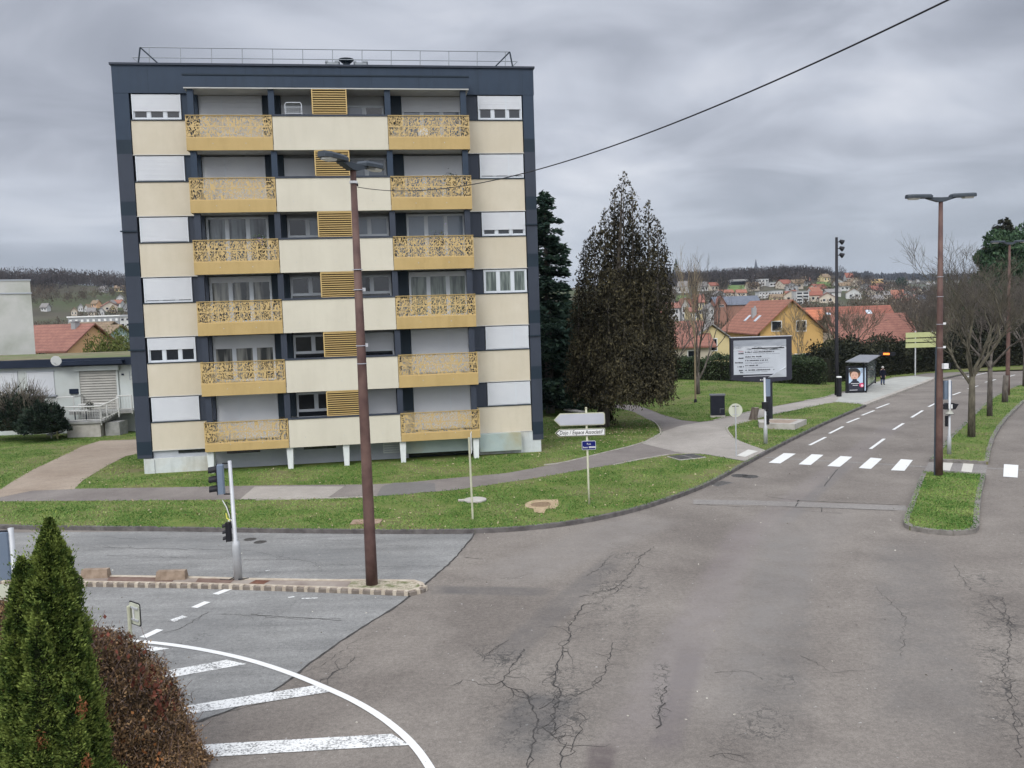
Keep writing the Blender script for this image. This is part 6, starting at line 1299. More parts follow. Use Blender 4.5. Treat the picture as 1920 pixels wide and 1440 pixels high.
for k in range(22):
    X0 = XR-.3-3.4*k/22; mb.tube([(X0-XR+2, 0, -.1), (X0-XR+2+r.normal(0, .06), 0, hz_top(X0)*.5), (X0-XR+2+r.normal(0, .1), 0, hz_top(X0)-.15)], [.03, .02, .008], 5, M_twig)
mb.build('branches', M_twig, hb)
n2_ = 130; X0 = XR-r.uniform(.38, .82, n2_); zt_ = np.array([hz_top(v) for v in X0]); C2 = np.column_stack([X0-XR+2, r.normal(-.25, .2, n2_), zt_+r.normal(.04, .07, n2_)])
X1 = XR-r.uniform(.8, 1.6, 24); C3 = np.column_stack([X1-XR+2, r.normal(-.1, .2, 24), np.array([hz_top(v) for v in X1])+r.uniform(0, .3, 24)]); C2 = np.vstack([C2, C3])
leaves('red_leaves', C2, unit(r.normal(0, .4, (len(C2), 3))+np.array([.1, -.1, -.9])), .09, .06, leaf_mat('red_leaf', (.06, .018, .013), (.20, .07, .045), None, 4, .6), hb, seed=8)
n2_ = 60; X0 = XR-r.uniform(.3, 1.9, n2_); C2 = np.column_stack([X0-XR+2, -.78+0*X0, np.array([hz_top(v) for v in X0])*r.uniform(.2, .95, n2_)]); leaves('orange_leaves', C2, unit(r.normal(0, .5, (n2_, 3))+np.array([0, -.4, -.6])), .075, .045, leaf_mat('orange_leaf', (.16, .055, .02), (.38, .18, .07), None, 4, .6), hb, seed=2)
PX = np.linspace(XR-3.9, XR-.12, 24); V, F = [], []
for x_ in PX:
    h_ = max(.05, hz_top(x_)-.16); w_ = .66*min(1, max(.25, (XR-x_)/.8))**.5
    V += [(x_-XR+2, -w_, -.1), (x_-XR+2, -w_*.95, h_*.6), (x_-XR+2, -w_*.5, h_), (x_-XR+2, w_*.5, h_), (x_-XR+2, w_, h_*.6), (x_-XR+2, w_, -.1)]
for k in range(len(PX)-1):
    for e in range(5): F.append((6*k+e, 6*k+e+1, 6*k+7+e, 6*k+6+e))
F += [(5, 4, 3, 2, 1, 0), tuple(6*(len(PX)-1)+e for e in range(6))]
mb = MB(); mb.add(V, F, M_hcore := mat('hedge_inside', (.035, .025, .016), (.08, .056, .038), 9, .95)); mb.build('inner_core', M_hcore, hb)  # added dark solid that fills the hedge behind its leaves
# ================================================================ annex, neighbours, town and hillside
AY = 57.0
A = lambda px, py, Y=AY: at(px, py, Y)
xr_ = A(300, 700)[0]; an = thing('annex_building', 'low white annex with mossy flat roof, shutters and a railed entrance', 'building', (0, AY, .12))
M_awall = mat('annex_white_wall', (.42, .455, .445), (.48, .51, .50), .7, .85, .05, 20, c3=(.40, .42, .40), s3=.5)
M_moss = mat('mossy_roof', (.10, .095, .05), (.20, .165, .11), 1.0, .95, .5, 10, c3=(.10, .13, .05), s3=.3)
M_gut = mat('navy_gutter', (.010, .016, .03), (.014, .021, .038), 1, .4)
mb = MB(); zt_ = A(100, 688)[2]-.12; mb.box(-42, xr_, 0, 11, -.2, zt_); mb.build('wall', M_awall, an)
mb = MB(); mb.box(-42, xr_, .0, 11, zt_+.45, zt_+.52); mb.build('roof', M_moss, an)
mb = MB(); mb.box(-42, xr_, -.35, -.01, zt_+.0, zt_+.50); mb.box(-42, xr_, 0, 10.9, zt_+.001, zt_+.449); mb.build('gutter', M_gut, an)
mb = MB(); x0, x1 = A(134, 690)[0], A(230, 690)[0]; mb.box(x0-.4, x1+.3, -.75, -.36, zt_+.1, zt_+.36); mb.build('gutter', M_gut, an)
mb = MB(); xa, xb = A(176, 661)[0], xr_; mb.box(xa, xb, 10.6, 11.05, zt_+.52, zt_+.62); mb.build('roof_edge', M_awall, an)
zrel = lambda px, py, Y=AY: A(px, py, Y)[2]-.12
def shutter(px0, px1, py0, py1):
    a, b = A(px0, py1)[0], A(px1, py1)[0]; z0, z1 = zrel(px0, py1), zrel(px0, py0)
    w = MB(); w.box(a-.04, b+.04, -.05, -.002, z1, z1+.09, M_fgry); w.box(a-.1, b+.12, -.16, -.002, z0-.12, z0-.02, M_fgry); f = w.build('window', M_fgry, an)
    mb = MB(); n = int((z1-z0)/.09); h = (z1-z0)/n
    for k in range(n): mb.box(a, b, -.045+(.006 if k % 2 else 0), -.003, z0+k*h, z0+(k+1)*h-.008, M_shut)
    mb.build('roller_shutter', M_shut, f)
shutter(54, 104, 698.5, 741); shutter(-10, 36, 700, 741); shutter(-80, -40, 700, 741)
# shuttered entrance
a, b = A(153, 750)[0], A(222, 750)[0]; z0, z1 = zrel(190, 766), zrel(190, 694)
mb = MB(); mb.box(a-.12, a, -.10, -.002, z0, z1); mb.box(b, b+.12, -.10, -.002, z0, z1); mb.box(a-.25, b+.25, -.28, -.002, z1, z1+.34); f = mb.build('door_frame', M_awall, an)
mb = MB(); n = 15; h = (z1-z0)/n
M_dshut = mat('entrance_shutter', (.30, .295, .27), (.36, .35, .32), 1, .6)
for k in range(n): mb.add([(a, -.09, z0+k*h), (b, -.09, z0+k*h), (b, -.03, z0+(k+.85)*h), (a, -.03, z0+(k+.85)*h), (a, -.03, z0+k*h), (b, -.03, z0+k*h)], [(0, 1, 2, 3), (4, 5, 1, 0)], M_dshut); mb.box(a, b, -.1, -.03, z0+(k)*h-.012, z0+k*h+.012, M_dshut)
mb.box(a, b, -.02, -.002, z0, z1, M_fgry); mb.build('entrance_shutter', M_dshut, f)
mb = MB(); mb.box(A(131.5, 735)[0], A(149, 735)[0], -.12, -.003, zrel(140, 738), zrel(140, 729), M_gut); mb.build('letter_box', M_gut, an)
mb = MB(); mb.box(A(228, 702)[0], A(232.5, 702)[0], -.05, -.003, zrel(230, 703.5), zrel(230, 700.5), M_gut); mb.build('wall_vent', M_gut, an)
mb = MB(); xq, zq = A(243, 704)[0], zrel(243, 704)
mb.tube([(xq, -.01, zq-.3), (xq, -.01, zq+.25), (xq+.22, -.01, zq+.2), (xq+.05, -.01, zq), (xq+.28, -.01, zq-.12), (xq, -.01, zq-.28)], .018, 4, M_fgry); mb.tube([(xq+.4, -.01, zq-.25), (xq+.42, -.01, zq+.2), (xq+.55, -.01, zq-.05)], .018, 4, M_fgry); mb.build('wall_scribble', M_fgry, an)
mb = MB(); dz = zrel(117, 675); dx = A(117, 675)[0]; T = Matrix.Translation((dx, -.75, dz)) @ Matrix.Rotation(radians(100), 4, 'X') @ Matrix.Rotation(radians(12), 4, 'Y')
mb.lathe([(.01, 0), (.16, .015), (.30, .06), (.325, .085), (.30, .09)], 24, mat('dish_white', (.52, .53, .52)), T); mb.tube([(dx, -.7, dz-.05), (dx, -.35, dz-.3), (dx+.1, -.3, dz-.45)], .03, 6, M_galv); mb.tube([(dx, -.8, dz-.25), (dx, -1.1, dz-.1)], .015, 5, M_galv); mb.build('satellite_dish', M_galv, an)
# stair, landing, railings
M_rail = mat('rail_white', (.42, .42, .40), (.50, .50, .48), 2, .6); M_step = mat('step_concrete', (.22, .22, .21), (.30, .30, .285), 3, .9)
SY = -2.6
def S3(px, py, dy): p = at(px, py, AY+dy); return (p[0], dy, p[2]-.12)
mb = MB(); p0, p1 = S3(126, 812, SY), S3(189, 812, SY); zl = S3(150, 795, SY)[2]; mb.box(p0[0], p1[0], SY, -1.3, -.2, zl, M_conc); mb.build('landing_base', M_conc, an)
mb = MB(); mb.box(p0[0]-.2, p1[0]+.15, SY-.1, -1.2, zl+.02, zl+.14, M_step); mb.build('landing', M_step, an)
mb = MB(); q0, q1 = S3(190, 812, SY), S3(208, 800, SY); zt2 = zrel(225, 766); xk = S3(222, 760, -1.2)[0]
nst = 7
for k in range(nst):
    xa_ = p1[0]+.15+(xk-p1[0]-.15)*k/nst; mb.box(xa_, xa_+(xk-p1[0]-.15)/nst, SY+.2+.15*k, -.8, zl+.14+(zt2-zl-.14)*(k)/nst-.1, zl+.14+(zt2-zl-.14)*(k+1)/nst, M_step)
mb.box(a-.2, xk+.9, -1.3, -.01, zt2-.18, zt2, M_step); mb.box(p1[0]+.1, p1[0]+1.0, SY+.4, -1.0, -.2, zl+.0, M_step); mb.build('steps', M_step, an)
mb = MB(); e0 = S3(95, 812, SY-.1); 
for k in range(3): mb.box(p0[0]-.2-.34*(k+1), p0[0]-.2-.34*k, SY-.1, -1.3, (zl+.14)*(1-(k+1)/4)-.1, (zl+.14)*(1-(k+1)/4), M_step)
mb.build('steps', M_step, an)
def railing(P_, hgt, gap=.16, post=1.3, bars=True):
    P_ = [Vector(p) for p in P_]; mb = MB(); up = Vector((0, 0, hgt))
    mb.tube([p+up for p in P_], .045, 6, M_rail); mb.tube([p+Vector((0, 0, .1)) for p in P_], .025, 6, M_rail)
    for p in P_: mb.tube([p-Vector((0, 0, .25)), p+up], .04, 6, M_rail)
    if bars:
        for a_, b_ in zip(P_[:-1], P_[1:]):
            L = (b_-a_).length; n_ = max(1, int(L/gap))
            for k in range(1, n_): c = a_.lerp(b_, k/n_); mb.tube([c+Vector((0, 0, .1)), c+up], .012, 4, M_rail)
    return mb.build('railing', M_rail, an)
yb = SY-.05; zz0 = zl+.14
railing([(e0[0], yb, .0), (p0[0]-.15, yb, zz0), (p1[0]+.1, yb, zz0), (p1[0]+1.1, yb+.3, zz0+.45), (xk-.0, -1.35, zt2), (xk+.9, -1.3, zt2)], .93)
railing([(p0[0]+.2, -1.35, zz0), (p1[0]-.1, -1.35, zz0)], .95); railing([(a-.95, -1.25, zt2), (a+.1, -1.25, zt2), (a+.15, -.2, zt2)], .95, gap=2)
mb = MB(); g0, g1 = S3(156, 786, -1.28), S3(192, 786, -1.28); zb_ = zz0+.05; zt3 = zt2-.02
mb.box(g0[0], g1[0], -1.30, -1.27, zb_, zt3, M_gut)
for k in range(9): xx = g0[0]+(g1[0]-g0[0])*k/8; mb.box(xx-.035, xx+.035, -1.34, -1.301, zb_, zt3, M_rail)
for k in range(5): zq = zb_+(zt3-zb_)*k/4; mb.box(g0[0], g1[0], -1.345, -1.302, zq-.03, zq+.03, M_rail)
mb.build('lattice', M_rail, an)
t_ = S3(107.5, 815, SY-.4); mb = MB(); mb.box(-.04, .04, -.04, .04, -.1, .98, mat('yellow_post', (.38, .36, .18))); tag(mb.build('marker_post', None, loc=(t_[0], AY+SY-.4, .12)), 'short yellowish marker post before the entrance railing', 'post')
for k, (px, lb) in enumerate(((144, 'small outdoor table on the annex terrace, left'), (165, 'small outdoor table on the annex terrace, by the potted plant'))):
    q = S3(px, 764, -1.6); mb = MB(); mb.lathe([(.38, .60), (.38, .64)], 14, M_rail); tb_ = mb.build('table', M_rail, loc=(q[0], AY-1.9, .12+zz0)); tag(tb_, lb, 'table'); mb = MB(); mb.cyl(0, 0, 0, .6, .04, .03, 6, M_gut); mb.lathe([(.2, 0), (.18, .03)], 10, M_gut); mb.build('leg', M_gut, tb_)
q = S3(166, 757, -1.9); rp = np.random.default_rng(3); pt_ = thing('potted_plant', 'small potted plant on the terrace table', 'plant', (q[0]+.05, AY-1.9, .12+zz0+.64)); leaves('foliage', rp.normal(0, .12, (200, 3))+np.array([0, 0, .26]), unit(rp.normal(size=(200, 3))+np.array([0, 0, .5])), .12, .05, M_hedb, pt_, seed=1); mb = MB(); mb.lathe([(.09, 0), (.13, .16)], 10, M_step); mb.build('pot', M_step, pt_)
# tall pale block at the far left
xr2 = at(62, 600, 72)[0]; ztp = at(30, 527, 72)[2]; zb2 = tz(xr2, 72); pb_ = thing('pale_block', 'tall pale windowless block wall at the left edge', 'building', (xr2, 72, zb2), radians(31))
M_pale = mat('pale_render', (.42, .42, .395), (.46, .46, .435), .5, .9, .05, 20, c3=(.33, .34, .30), s3=.35)
mb = MB(); H = ztp-zb2; mb.box(-26, 0, 0, 14, -.5, H-1.05); mb.build('wall', M_pale, pb_); mb = MB(); mb.box(-26.05, .05, -.06, 14.05, H-1.05, H-.95, M_fgry); mb.box(-26, -.02, -.03, 14, H-.95, H, M_pale); mb.box(-26.06, .06, -.08, 14.06, H, H+.1, M_fgry); mb.build('parapet', M_pale, pb_)
# ---- houses
M_roofs = {}
def roof_mat(nm, c1, c2, course=.33):
    if nm in M_roofs: return M_roofs[nm]
    m, t, b = new_mat(nm); b.inputs['Roughness'].default_value = .85; g = t.nodes.new('ShaderNodeTexCoord'); s = t.nodes.new('ShaderNodeSeparateXYZ'); t.links.new(g.outputs['Object'], s.inputs[0])
    f = noise(t, g.outputs['Object'], .9, 5, .7); col = ramp(t, f, [(.3, c1), (.7, c2)])
    row = math_node(t, 'FRACT', math_node(t, 'DIVIDE', s.outputs[2], course)); k = ramp(t, row, [(0, (.42, .42, .42)), (.22, (1, 1, 1)), (.9, (1.1, 1.1, 1.1))])
    col = mixc(t, .8, col, k, 'MULTIPLY'); f2 = noise(t, g.outputs['Object'], 5, 3, .6); col = mixc(t, .6, col, ramp(t, f2, [(.35, (.7, .7, .7)), (.65, (1.2, 1.2, 1.2))]), 'MULTIPLY'); t.links.new(col, b.inputs['Base Color']); M_roofs[nm] = m; return m
R_or = roof_mat('orange_tile_roof', (.185, .070, .045), (.27, .115, .072), .36); R_rd = roof_mat('red_tile_roof', (.16, .065, .048), (.235, .105, .075), .3); R_dk = roof_mat('dark_red_roof', (.17, .055, .038), (.23, .085, .055), .3); R_br = roof_mat('brown_tile_roof', (.13, .09, .055), (.22, .16, .10), .3); R_sl = roof_mat('slate_roof', (.075, .085, .11), (.12, .135, .165), .3); R_gr = roof_mat('grey_roof', (.14, .13, .125), (.20, .19, .18), .4)
WALLS = {k: mat('wall_'+k, c, tuple(min(1, v*1.12) for v in c), .5, .9) for k, c in dict(yellow=(.43, .275, .105), cream=(.48, .40, .22), orange=(.50, .30, .17), white=(.41, .41, .40), teal=(.27, .36, .34), grey=(.25, .255, .26), brick=(.22, .12, .09), beige=(.42, .37, .30), lemon=(.48, .33, .15)).items()}
def house(name, lbl, X, Y, z0, w, d, he, hr, rz, roof, wall, axis='x', wins=(), cat='house', over=.45, chim=(), group=None, thick=.18, skylights=()):
    """gable house centred on (X,Y); w along local x, d along y; ridge along 'x' or 'y'; wins = (face, u, z0, z1, width)"""
    t = thing(name, lbl, cat, (X, Y, z0), rz, group); mw = WALLS[wall] if isinstance(wall, str) else wall
    mb = MB(); a, b = w/2, d/2
    if axis == 'x': mb.add([(-a, -b, -1.5), (a, -b, -1.5), (a, b, -1.5), (-a, b, -1.5), (-a, -b, he), (a, -b, he), (a, b, he), (-a, b, he), (-a, 0, hr-.1), (a, 0, hr-.1)], [(0, 1, 5, 4), (2, 3, 7, 6), (1, 2, 6, 9, 5), (3, 0, 4, 8, 7)], mw)
    else: mb.add([(-a, -b, -1.5), (a, -b, -1.5), (a, b, -1.5), (-a, b, -1.5), (-a, -b, he), (a, -b, he), (a, b, he), (-a, b, he), (0, -b, hr-.1), (0, b, hr-.1)], [(0, 1, 5, 8, 4), (2, 3, 7, 9, 6), (1, 2, 6, 5), (3, 0, 4, 7)], mw)
    mb.build('wall', mw, t); mb = MB(); sl = (hr-he)/((b if axis == 'x' else a)); o = over
    for s in (-1, 1):
        if axis == 'x': P4 = [(-a-o, s*(b+o), he-o*sl), (a+o, s*(b+o), he-o*sl), (a+o, 0, hr), (-a-o, 0, hr)]
        else: P4 = [(s*(a+o), -b-o, he-o*sl), (s*(a+o), b+o, he-o*sl), (0, b+o, hr), (0, -b-o, hr)]
        vs = [(x, y, z+.02) for x, y, z in P4]+[(x, y, z+thick) for x, y, z in P4]; mb.add(vs, [(3, 2, 1, 0), (4, 5, 6, 7), (0, 1, 5, 4), (1, 2, 6, 5), (2, 3, 7, 6), (3, 0, 4, 7)], roof)
    rf = mb.build('roof', roof, t)
    for cx, cy, ct in chim: mb = MB(); mb.box(cx-.3, cx+.3, cy-.3, cy+.3, ct-1.8, ct, WALLS['grey']); mb.box(cx-.36, cx+.36, cy-.36, cy+.36, ct, ct+.1, WALLS['grey']); mb.build('chimney', None, rf)
    for u, v, L in skylights:   # on the front slope
        mb = MB(); zf_ = lambda y: hr+thick+.03+(y)*sl; mb.add([(u-.4, v, zf_(v)), (u+.4, v, zf_(v)), (u+.4, v-L, zf_(v-L)), (u-.4, v-L, zf_(v-L)), (u-.4, v, zf_(v)+.08), (u+.4, v, zf_(v)+.08), (u+.4, v-L, zf_(v-L)+.08), (u-.4, v-L, zf_(v-L)+.08)], [(4, 5, 6, 7), (0, 1, 5, 4), (1, 2, 6, 5), (2, 3, 7, 6), (3, 0, 4, 7)], M_sky); mb.build('skylight', M_sky, rf)
    for fc, u, za, zb, ww in wins:
        mb = MB(); fr = MB(); k = ww/2
        if fc == 'f': fr.box(u-k-.1, u+k+.1, -b-.05, -b-.002, za-.1, zb+.1, M_wpaint); mb.box(u-k, u+k, -b-.06, -b-.051, za, zb, M_gdark)
        elif fc == 'r': fr.box(a+.002, a+.05, u-k-.1, u+k+.1, za-.1, zb+.1, M_wpaint); mb.box(a+.051, a+.06, u-k, u+k, za, zb, M_gdark)
        else: fr.box(-a-.05, -a-.002, u-k-.1, u+k+.1, za-.1, zb+.1, M_wpaint); mb.box(-a-.06, -a-.051, u-k, u+k, za, zb, M_gdark)
        f = fr.build('window', M_wpaint, t); mb.build('pane', M_gdark, f)
    return t
M_sky = mat('skylight_frame', (.45, .5, .55), rough=.25)
def pz(px, py, Y): return at(px, py, Y)[2]
# yellow house (ridge recedes to the left, gable faces right/front)
Y0 = 108; c = at(1484, 600, Y0); z0 = tz(c[0], Y0)
yh = house('yellow_house', 'yellow rendered house with an orange tiled roof behind the billboard', c[0], Y0+9, z0, 7.7, 18, pz(1425, 621, Y0)-z0, pz(1482, 564, Y0)-z0, 0, R_or, 'yellow', 'y',
      [('f', at(1456, 611, Y0)[0]-c[0], pz(1456, 620, Y0)-z0, pz(1456, 603, Y0)-z0, 1.1), ('f', at(1502, 611, Y0)[0]-c[0], pz(1502, 620, Y0)-z0, pz(1502, 602, Y0)-z0, 1.1), ('f', 1.6, .5, 1.8, 2.4), ('l', 2, .8, 2, 1.2), ('l', -3, .8, 2, 1.2)], over=.55)
rf_ = [o for o in yh.children if o.name.startswith('roof')][0]; he_, hr_ = pz(1425, 621, Y0)-z0, pz(1482, 564, Y0)-z0; sl_ = (hr_-he_)/3.85
for yv, xv in ((-3.6, -2.9), (1.2, -2.9)):
    mb = MB(); z_ = lambda x_: hr_+.2+x_*sl_; mb.add([(xv, yv, z_(xv)), (xv+.75, yv, z_(xv+.75)), (xv+.75, yv+.9, z_(xv+.75)), (xv, yv+.9, z_(xv)), (xv, yv, z_(xv)+.08), (xv+.75, yv, z_(xv+.75)+.08), (xv+.75, yv+.9, z_(xv+.75)+.08), (xv, yv+.9, z_(xv)+.08)], [(4, 5, 6, 7), (0, 1, 5, 4), (1, 2, 6, 5), (2, 3, 7, 6), (3, 0, 4, 7)], M_sky); mb.build('skylight', M_sky, rf_)
mb = MB(); mb.box(-2.5, -1.95, -.8, -.25, hr_-2.2*sl_-.3, hr_-2.2*sl_+1.3, WALLS['grey']); mb.build('chimney', None, rf_)
mb = MB(); mb.box(-1.2, -1.0, 3, 3.25, hr_-1.1*sl_, hr_-1.1*sl_+.5, WALLS['grey']); mb.build('vent_pipe', None, rf_)
Y0 = 99; c = at(1325, 640, Y0); z0 = tz(c[0], Y0)
house('cream_house', 'cream house with a grey edged gable left of the yellow house', c[0]+.0, Y0+4, z0, 4.6, 8, pz(1330, 637, Y0)-z0, pz(1330, 609, Y0)-z0, radians(8), R_gr, 'cream', 'y', [('f', .2, pz(1330, 657, Y0)-z0, pz(1330, 636, Y0)-z0, .75)], over=.35)
Y0 = 97; c = at(1272, 640, Y0); z0 = tz(c[0], Y0)
house('red_roof_house', 'low beige house with a weathered red tiled roof behind the hedge', c[0], Y0+4, z0, 6.4, 8.6, pz(1272, 649, Y0)-z0, pz(1272, 605, Y0+4)-z0, radians(6), R_rd, 'beige', 'x', [('f', 1.0, pz(1290, 668, Y0)-z0, pz(1290, 658, Y0)-z0, .9), ('f', -1.4, pz(1290, 668, Y0)-z0, pz(1290, 658, Y0)-z0, .9)], chim=[(2.6, .4, pz(1330, 598, Y0)-z0)])
Y0 = 116; c = at(1650, 620, Y0); z0 = tz(c[0], Y0)
house('long_red_roof_house', 'long house with a big red tiled roof right of the black pole', c[0], Y0+5, z0, 10.0, 10.5, pz(1650, 639, Y0)-z0, pz(1650, 590, Y0+5)-z0, radians(-4), R_rd, 'beige', 'x', [], over=.5, thick=.2)
Y0 = 128; c = at(1575, 600, Y0); z0 = tz(c[0], Y0)
house('red_roof_house', 'darker red roofed house with skylights behind the yellow gable', c[0]+1, Y0+5, z0, 15.5, 9, pz(1575, 620, Y0)-z0, pz(1575, 577, Y0+5)-z0, radians(-3), R_dk, 'beige', 'x', [], skylights=[(-1.4, -1.3, 1.2), (4.6, -1.0, 1.2)])
M_orp = roof_mat('bright_orange_roof', (.32, .10, .05), (.40, .14, .065), .4); c = at(1520, 590, 124); z0 = tz(c[0], 124)
house('orange_roof_house', 'small bright orange roof behind the yellow gable', c[0], 126, z0, 3.6, 5, pz(1520, 599, 124)-z0, pz(1520, 583, 126)-z0, 0, M_orp, 'beige', 'x', [])
# left: orange walled house and its neighbours
Y0 = 92; c = at(100, 640, Y0); z0 = tz(c[0], Y0)
house('orange_wall_house', 'house with red tiled roof and pale orange gable behind the annex', c[0]-.6, Y0+3.5, z0, 8.6, 6.6, pz(110, 655, Y0)-z0, pz(110, 611, Y0+3)-z0, radians(-24), R_rd, 'orange', 'x', [('f', -1.8, pz(90, 665, Y0)-z0, pz(90, 660, Y0)-z0, .9), ('f', .6, pz(100, 665, Y0)-z0, pz(100, 660, Y0)-z0, .9)], chim=[(2.4, -.5, pz(131, 604, Y0)-z0)])
Y0 = 106; c = at(180, 640, Y0); z0 = tz(c[0], Y0)
house('teal_gable_house', 'mossy roofed house with a pale teal gable behind the annex', c[0]-.4, Y0+3.5, z0, 5.4, 5.6, pz(190, 640, Y0)-z0, pz(190, 612, Y0+3)-z0, radians(-30), R_br, 'teal', 'x', [('r', 0, pz(196, 642, Y0)-z0, pz(196, 632, Y0)-z0, 1.0)])
Y0 = 112; c = at(150, 640, Y0); z0 = tz(c[0], Y0)
house('brown_roof_house', 'brown roofed house between the orange and teal gables', c[0], Y0+3.5, z0, 6.6, 6, pz(150, 632, Y0)-z0, pz(150, 607, Y0+3)-z0, radians(-20), R_br, 'white', 'x', [])
# ---- farther: flat roofed blocks
def flatblock(name, lbl, px0, px1, py0, pybase, Y, d, wall, rows, cols, rz=0, cat='building', side=None, trim=True, wm=None, z0=None, hw=.55, ww=.6):
    a, b = at(px0, py0, Y), at(px1, py0, Y); zt_ = a[2]; zb_ = z0 if z0 is not None else tz(a[0], Y); zb_ = min(zb_, pz(px0, pybase, Y)) ; w = b[0]-a[0]; H = zt_-zb_
    t = thing(name, lbl, cat, (a[0], Y, zb_), rz); m = WALLS[wall]; mb = MB(); mb.box(0, w, 0, d, -2, H, m); mb.build('wall', m, t)
    if trim: mb = MB(); mb.box(-.2, w+.2, -.2, d+.2, H, H+.35, WALLS['grey'] if wall != 'grey' else M_wpaint); mb.build('roof_edge', None, t)
    vis = H-max(0, (pz(px0, pybase, Y)-zb_)); rh = (vis)/rows
    for r_ in range(rows):
        for c_ in range(cols):
            cw = w/cols; x0 = (c_+.5)*cw; z1 = H-(r_+.28)*rh; mb = MB(); mb.box(x0-cw*ww/2, x0+cw*ww/2, -.12, -.003, z1-rh*hw, z1, wm or M_gdark); mb.build('window', None, t)
    return t
flatblock('apartment_slab', 'long grey apartment slab with white windows far left', 127, 224, 596, 625, 230, 10, 'grey', 2, 9, radians(0), wm=M_wpaint, ww=.4, hw=.3)
flatblock('white_block', 'white end block of the grey slab far left', 224.5, 244, 594.5, 625, 229, 10, 'white', 3, 2, 0, ww=.45, hw=.35)
# ---- hillside: find where the line of sight meets the slope
def hillpt(px, py, y0=420, y1=1000):
    best = None
    for Y in np.arange(y0, y1, 4):
        p = at(px, py, Y); dz_ = p[2]-tz(p[0], Y)
        if dz_ <= 0: return p[0], float(Y), tz(p[0], Y)
        if best is None or dz_ < best[0]: best = (dz_, p[0], float(Y))
    return best[1], best[2], tz(best[1], best[2])
HILL = [ # px, base py, ridge py, width px, roof, wall, rz, label
 (1281, 549, 528, 17, R_gr, 'white', -.5, 'white gabled house with dark timbers on the wooded slope'), (1318, 546, 529, 15, R_gr, 'white', .3, 'white house with dark windows left of the long modern house'),
 (1526, 556, 539, 20, R_or, 'white', .25, 'white house with an orange roof above the terraced block'), (1511, 532, 521, 16, R_rd, 'white', -.3, 'red roofed house on the hilltop beside bare trees'),
 (1545, 528, 514, 18, R_br, 'cream', .5, 'cream house with brown roof on the hilltop by the black pole'), (1591, 526, 512, 14, R_dk, 'white', .1, 'dark red hipped house on the hilltop'),
 (1682, 564, 544, 20, R_or, 'white', -.35, 'white house with orange roof left of the rusty lamp'), (1700, 566, 548, 16, R_gr, 'beige', .2, 'beige house right of the orange roofed one'), (1712, 567, 553, 14, R_rd, 'cream', -.2, 'cream house with a flat red roof near the lamp'),
 (1728, 570, 554, 20, R_sl, 'grey', .1, 'grey house with slate roof beside the lamp mast'), (1735, 578, 569, 12, R_gr, 'white', .3, 'small white house low beside the lamp mast'), (1560, 556, 545, 26, R_gr, 'white', .0, 'wide white house behind the black pole'),
 (1360, 556, 546, 26, R_or, 'beige', .0, 'long orange roof under the green field, left'), (1389, 556, 549, 18, R_or, 'beige', .0, 'shorter orange roof under the green field, right'), (1455, 566, 556, 22, R_br, 'cream', .0, 'broad brown roof between the white villas and the yellow house'),
 (86, 584, 577, 13, R_gr, 'white', -.2, 'white house at the foot of the left wood'), (152, 585, 578, 9, R_gr, 'white', .3, 'small white gable in the left town'), (165, 586, 579, 9, R_br, 'white', -.3, 'white gable with brown roof in the left town'), (173, 593, 586, 14, R_gr, 'beige', .1, 'grey roofed long house in the left town'),
 (181, 578, 570, 14, R_br, 'orange', -.4, 'orange walled house on the left slope'), (191, 593, 586, 10, R_gr, 'white', .2, 'white gable above the grey slab'), (211, 577, 571, 11, R_gr, 'white', -.2, 'white house near the block corner'), (223, 577, 568, 16, R_or, 'white', -.2, 'red roofed house near the block corner'),
 (226, 566, 561, 12, R_gr, 'white', .2, 'pale house high on the left slope'), (195, 548, 541, 13, R_gr, 'white', -.2, 'pale hilltop house on the left skyline'), (225, 547, 540, 16, R_br, 'cream', .2, 'cream hilltop house by a dark conifer'), (237, 585, 577, 9, R_gr, 'grey', 0, 'grey house touching the block outline'), (212, 588, 581, 9, R_br, 'cream', .5, 'cream gable above the white end block'),
 (140, 592, 586, 10, R_br, 'beige', .3, 'beige house before the left wood'), (1478, 560, 553, 14, R_rd, 'cream', .2, 'small cream house near the terraced block'), (1660, 560, 552, 14, R_gr, 'beige', .2, 'grey roofed house left of the orange roofed one'), (1610, 552, 545, 12, R_br, 'white', -.2, 'low white house in the trees below the orange flats'),
 (1238, 596, 584, 14, R_rd, 'white', 0, 'red roofed house at the conifer edge')]
for px, pb, pr_y, wpx, rf, wl, rz, lb in HILL:
    X, Y, z = hillpt(px, pb); w = wpx*Y/FPX; zr_ = pz(px, pr_y, Y); H = max(zr_-z, 4.5); d = w*.8; he = H*.58
    wins = [('f', -w*.25, he*.25, he*.7, w*.16), ('f', w*.22, he*.25, he*.7, w*.16)]
    house('hillside_house', lb, X, Y, z, w, d, he, H, rz, rf, wl, 'x' if wpx > 12 else 'y', wins, over=.5, group=None, thick=.3, chim=[(w*.2, 0, H+.6)] if wpx > 13 else ())
_r = random.Random(17)
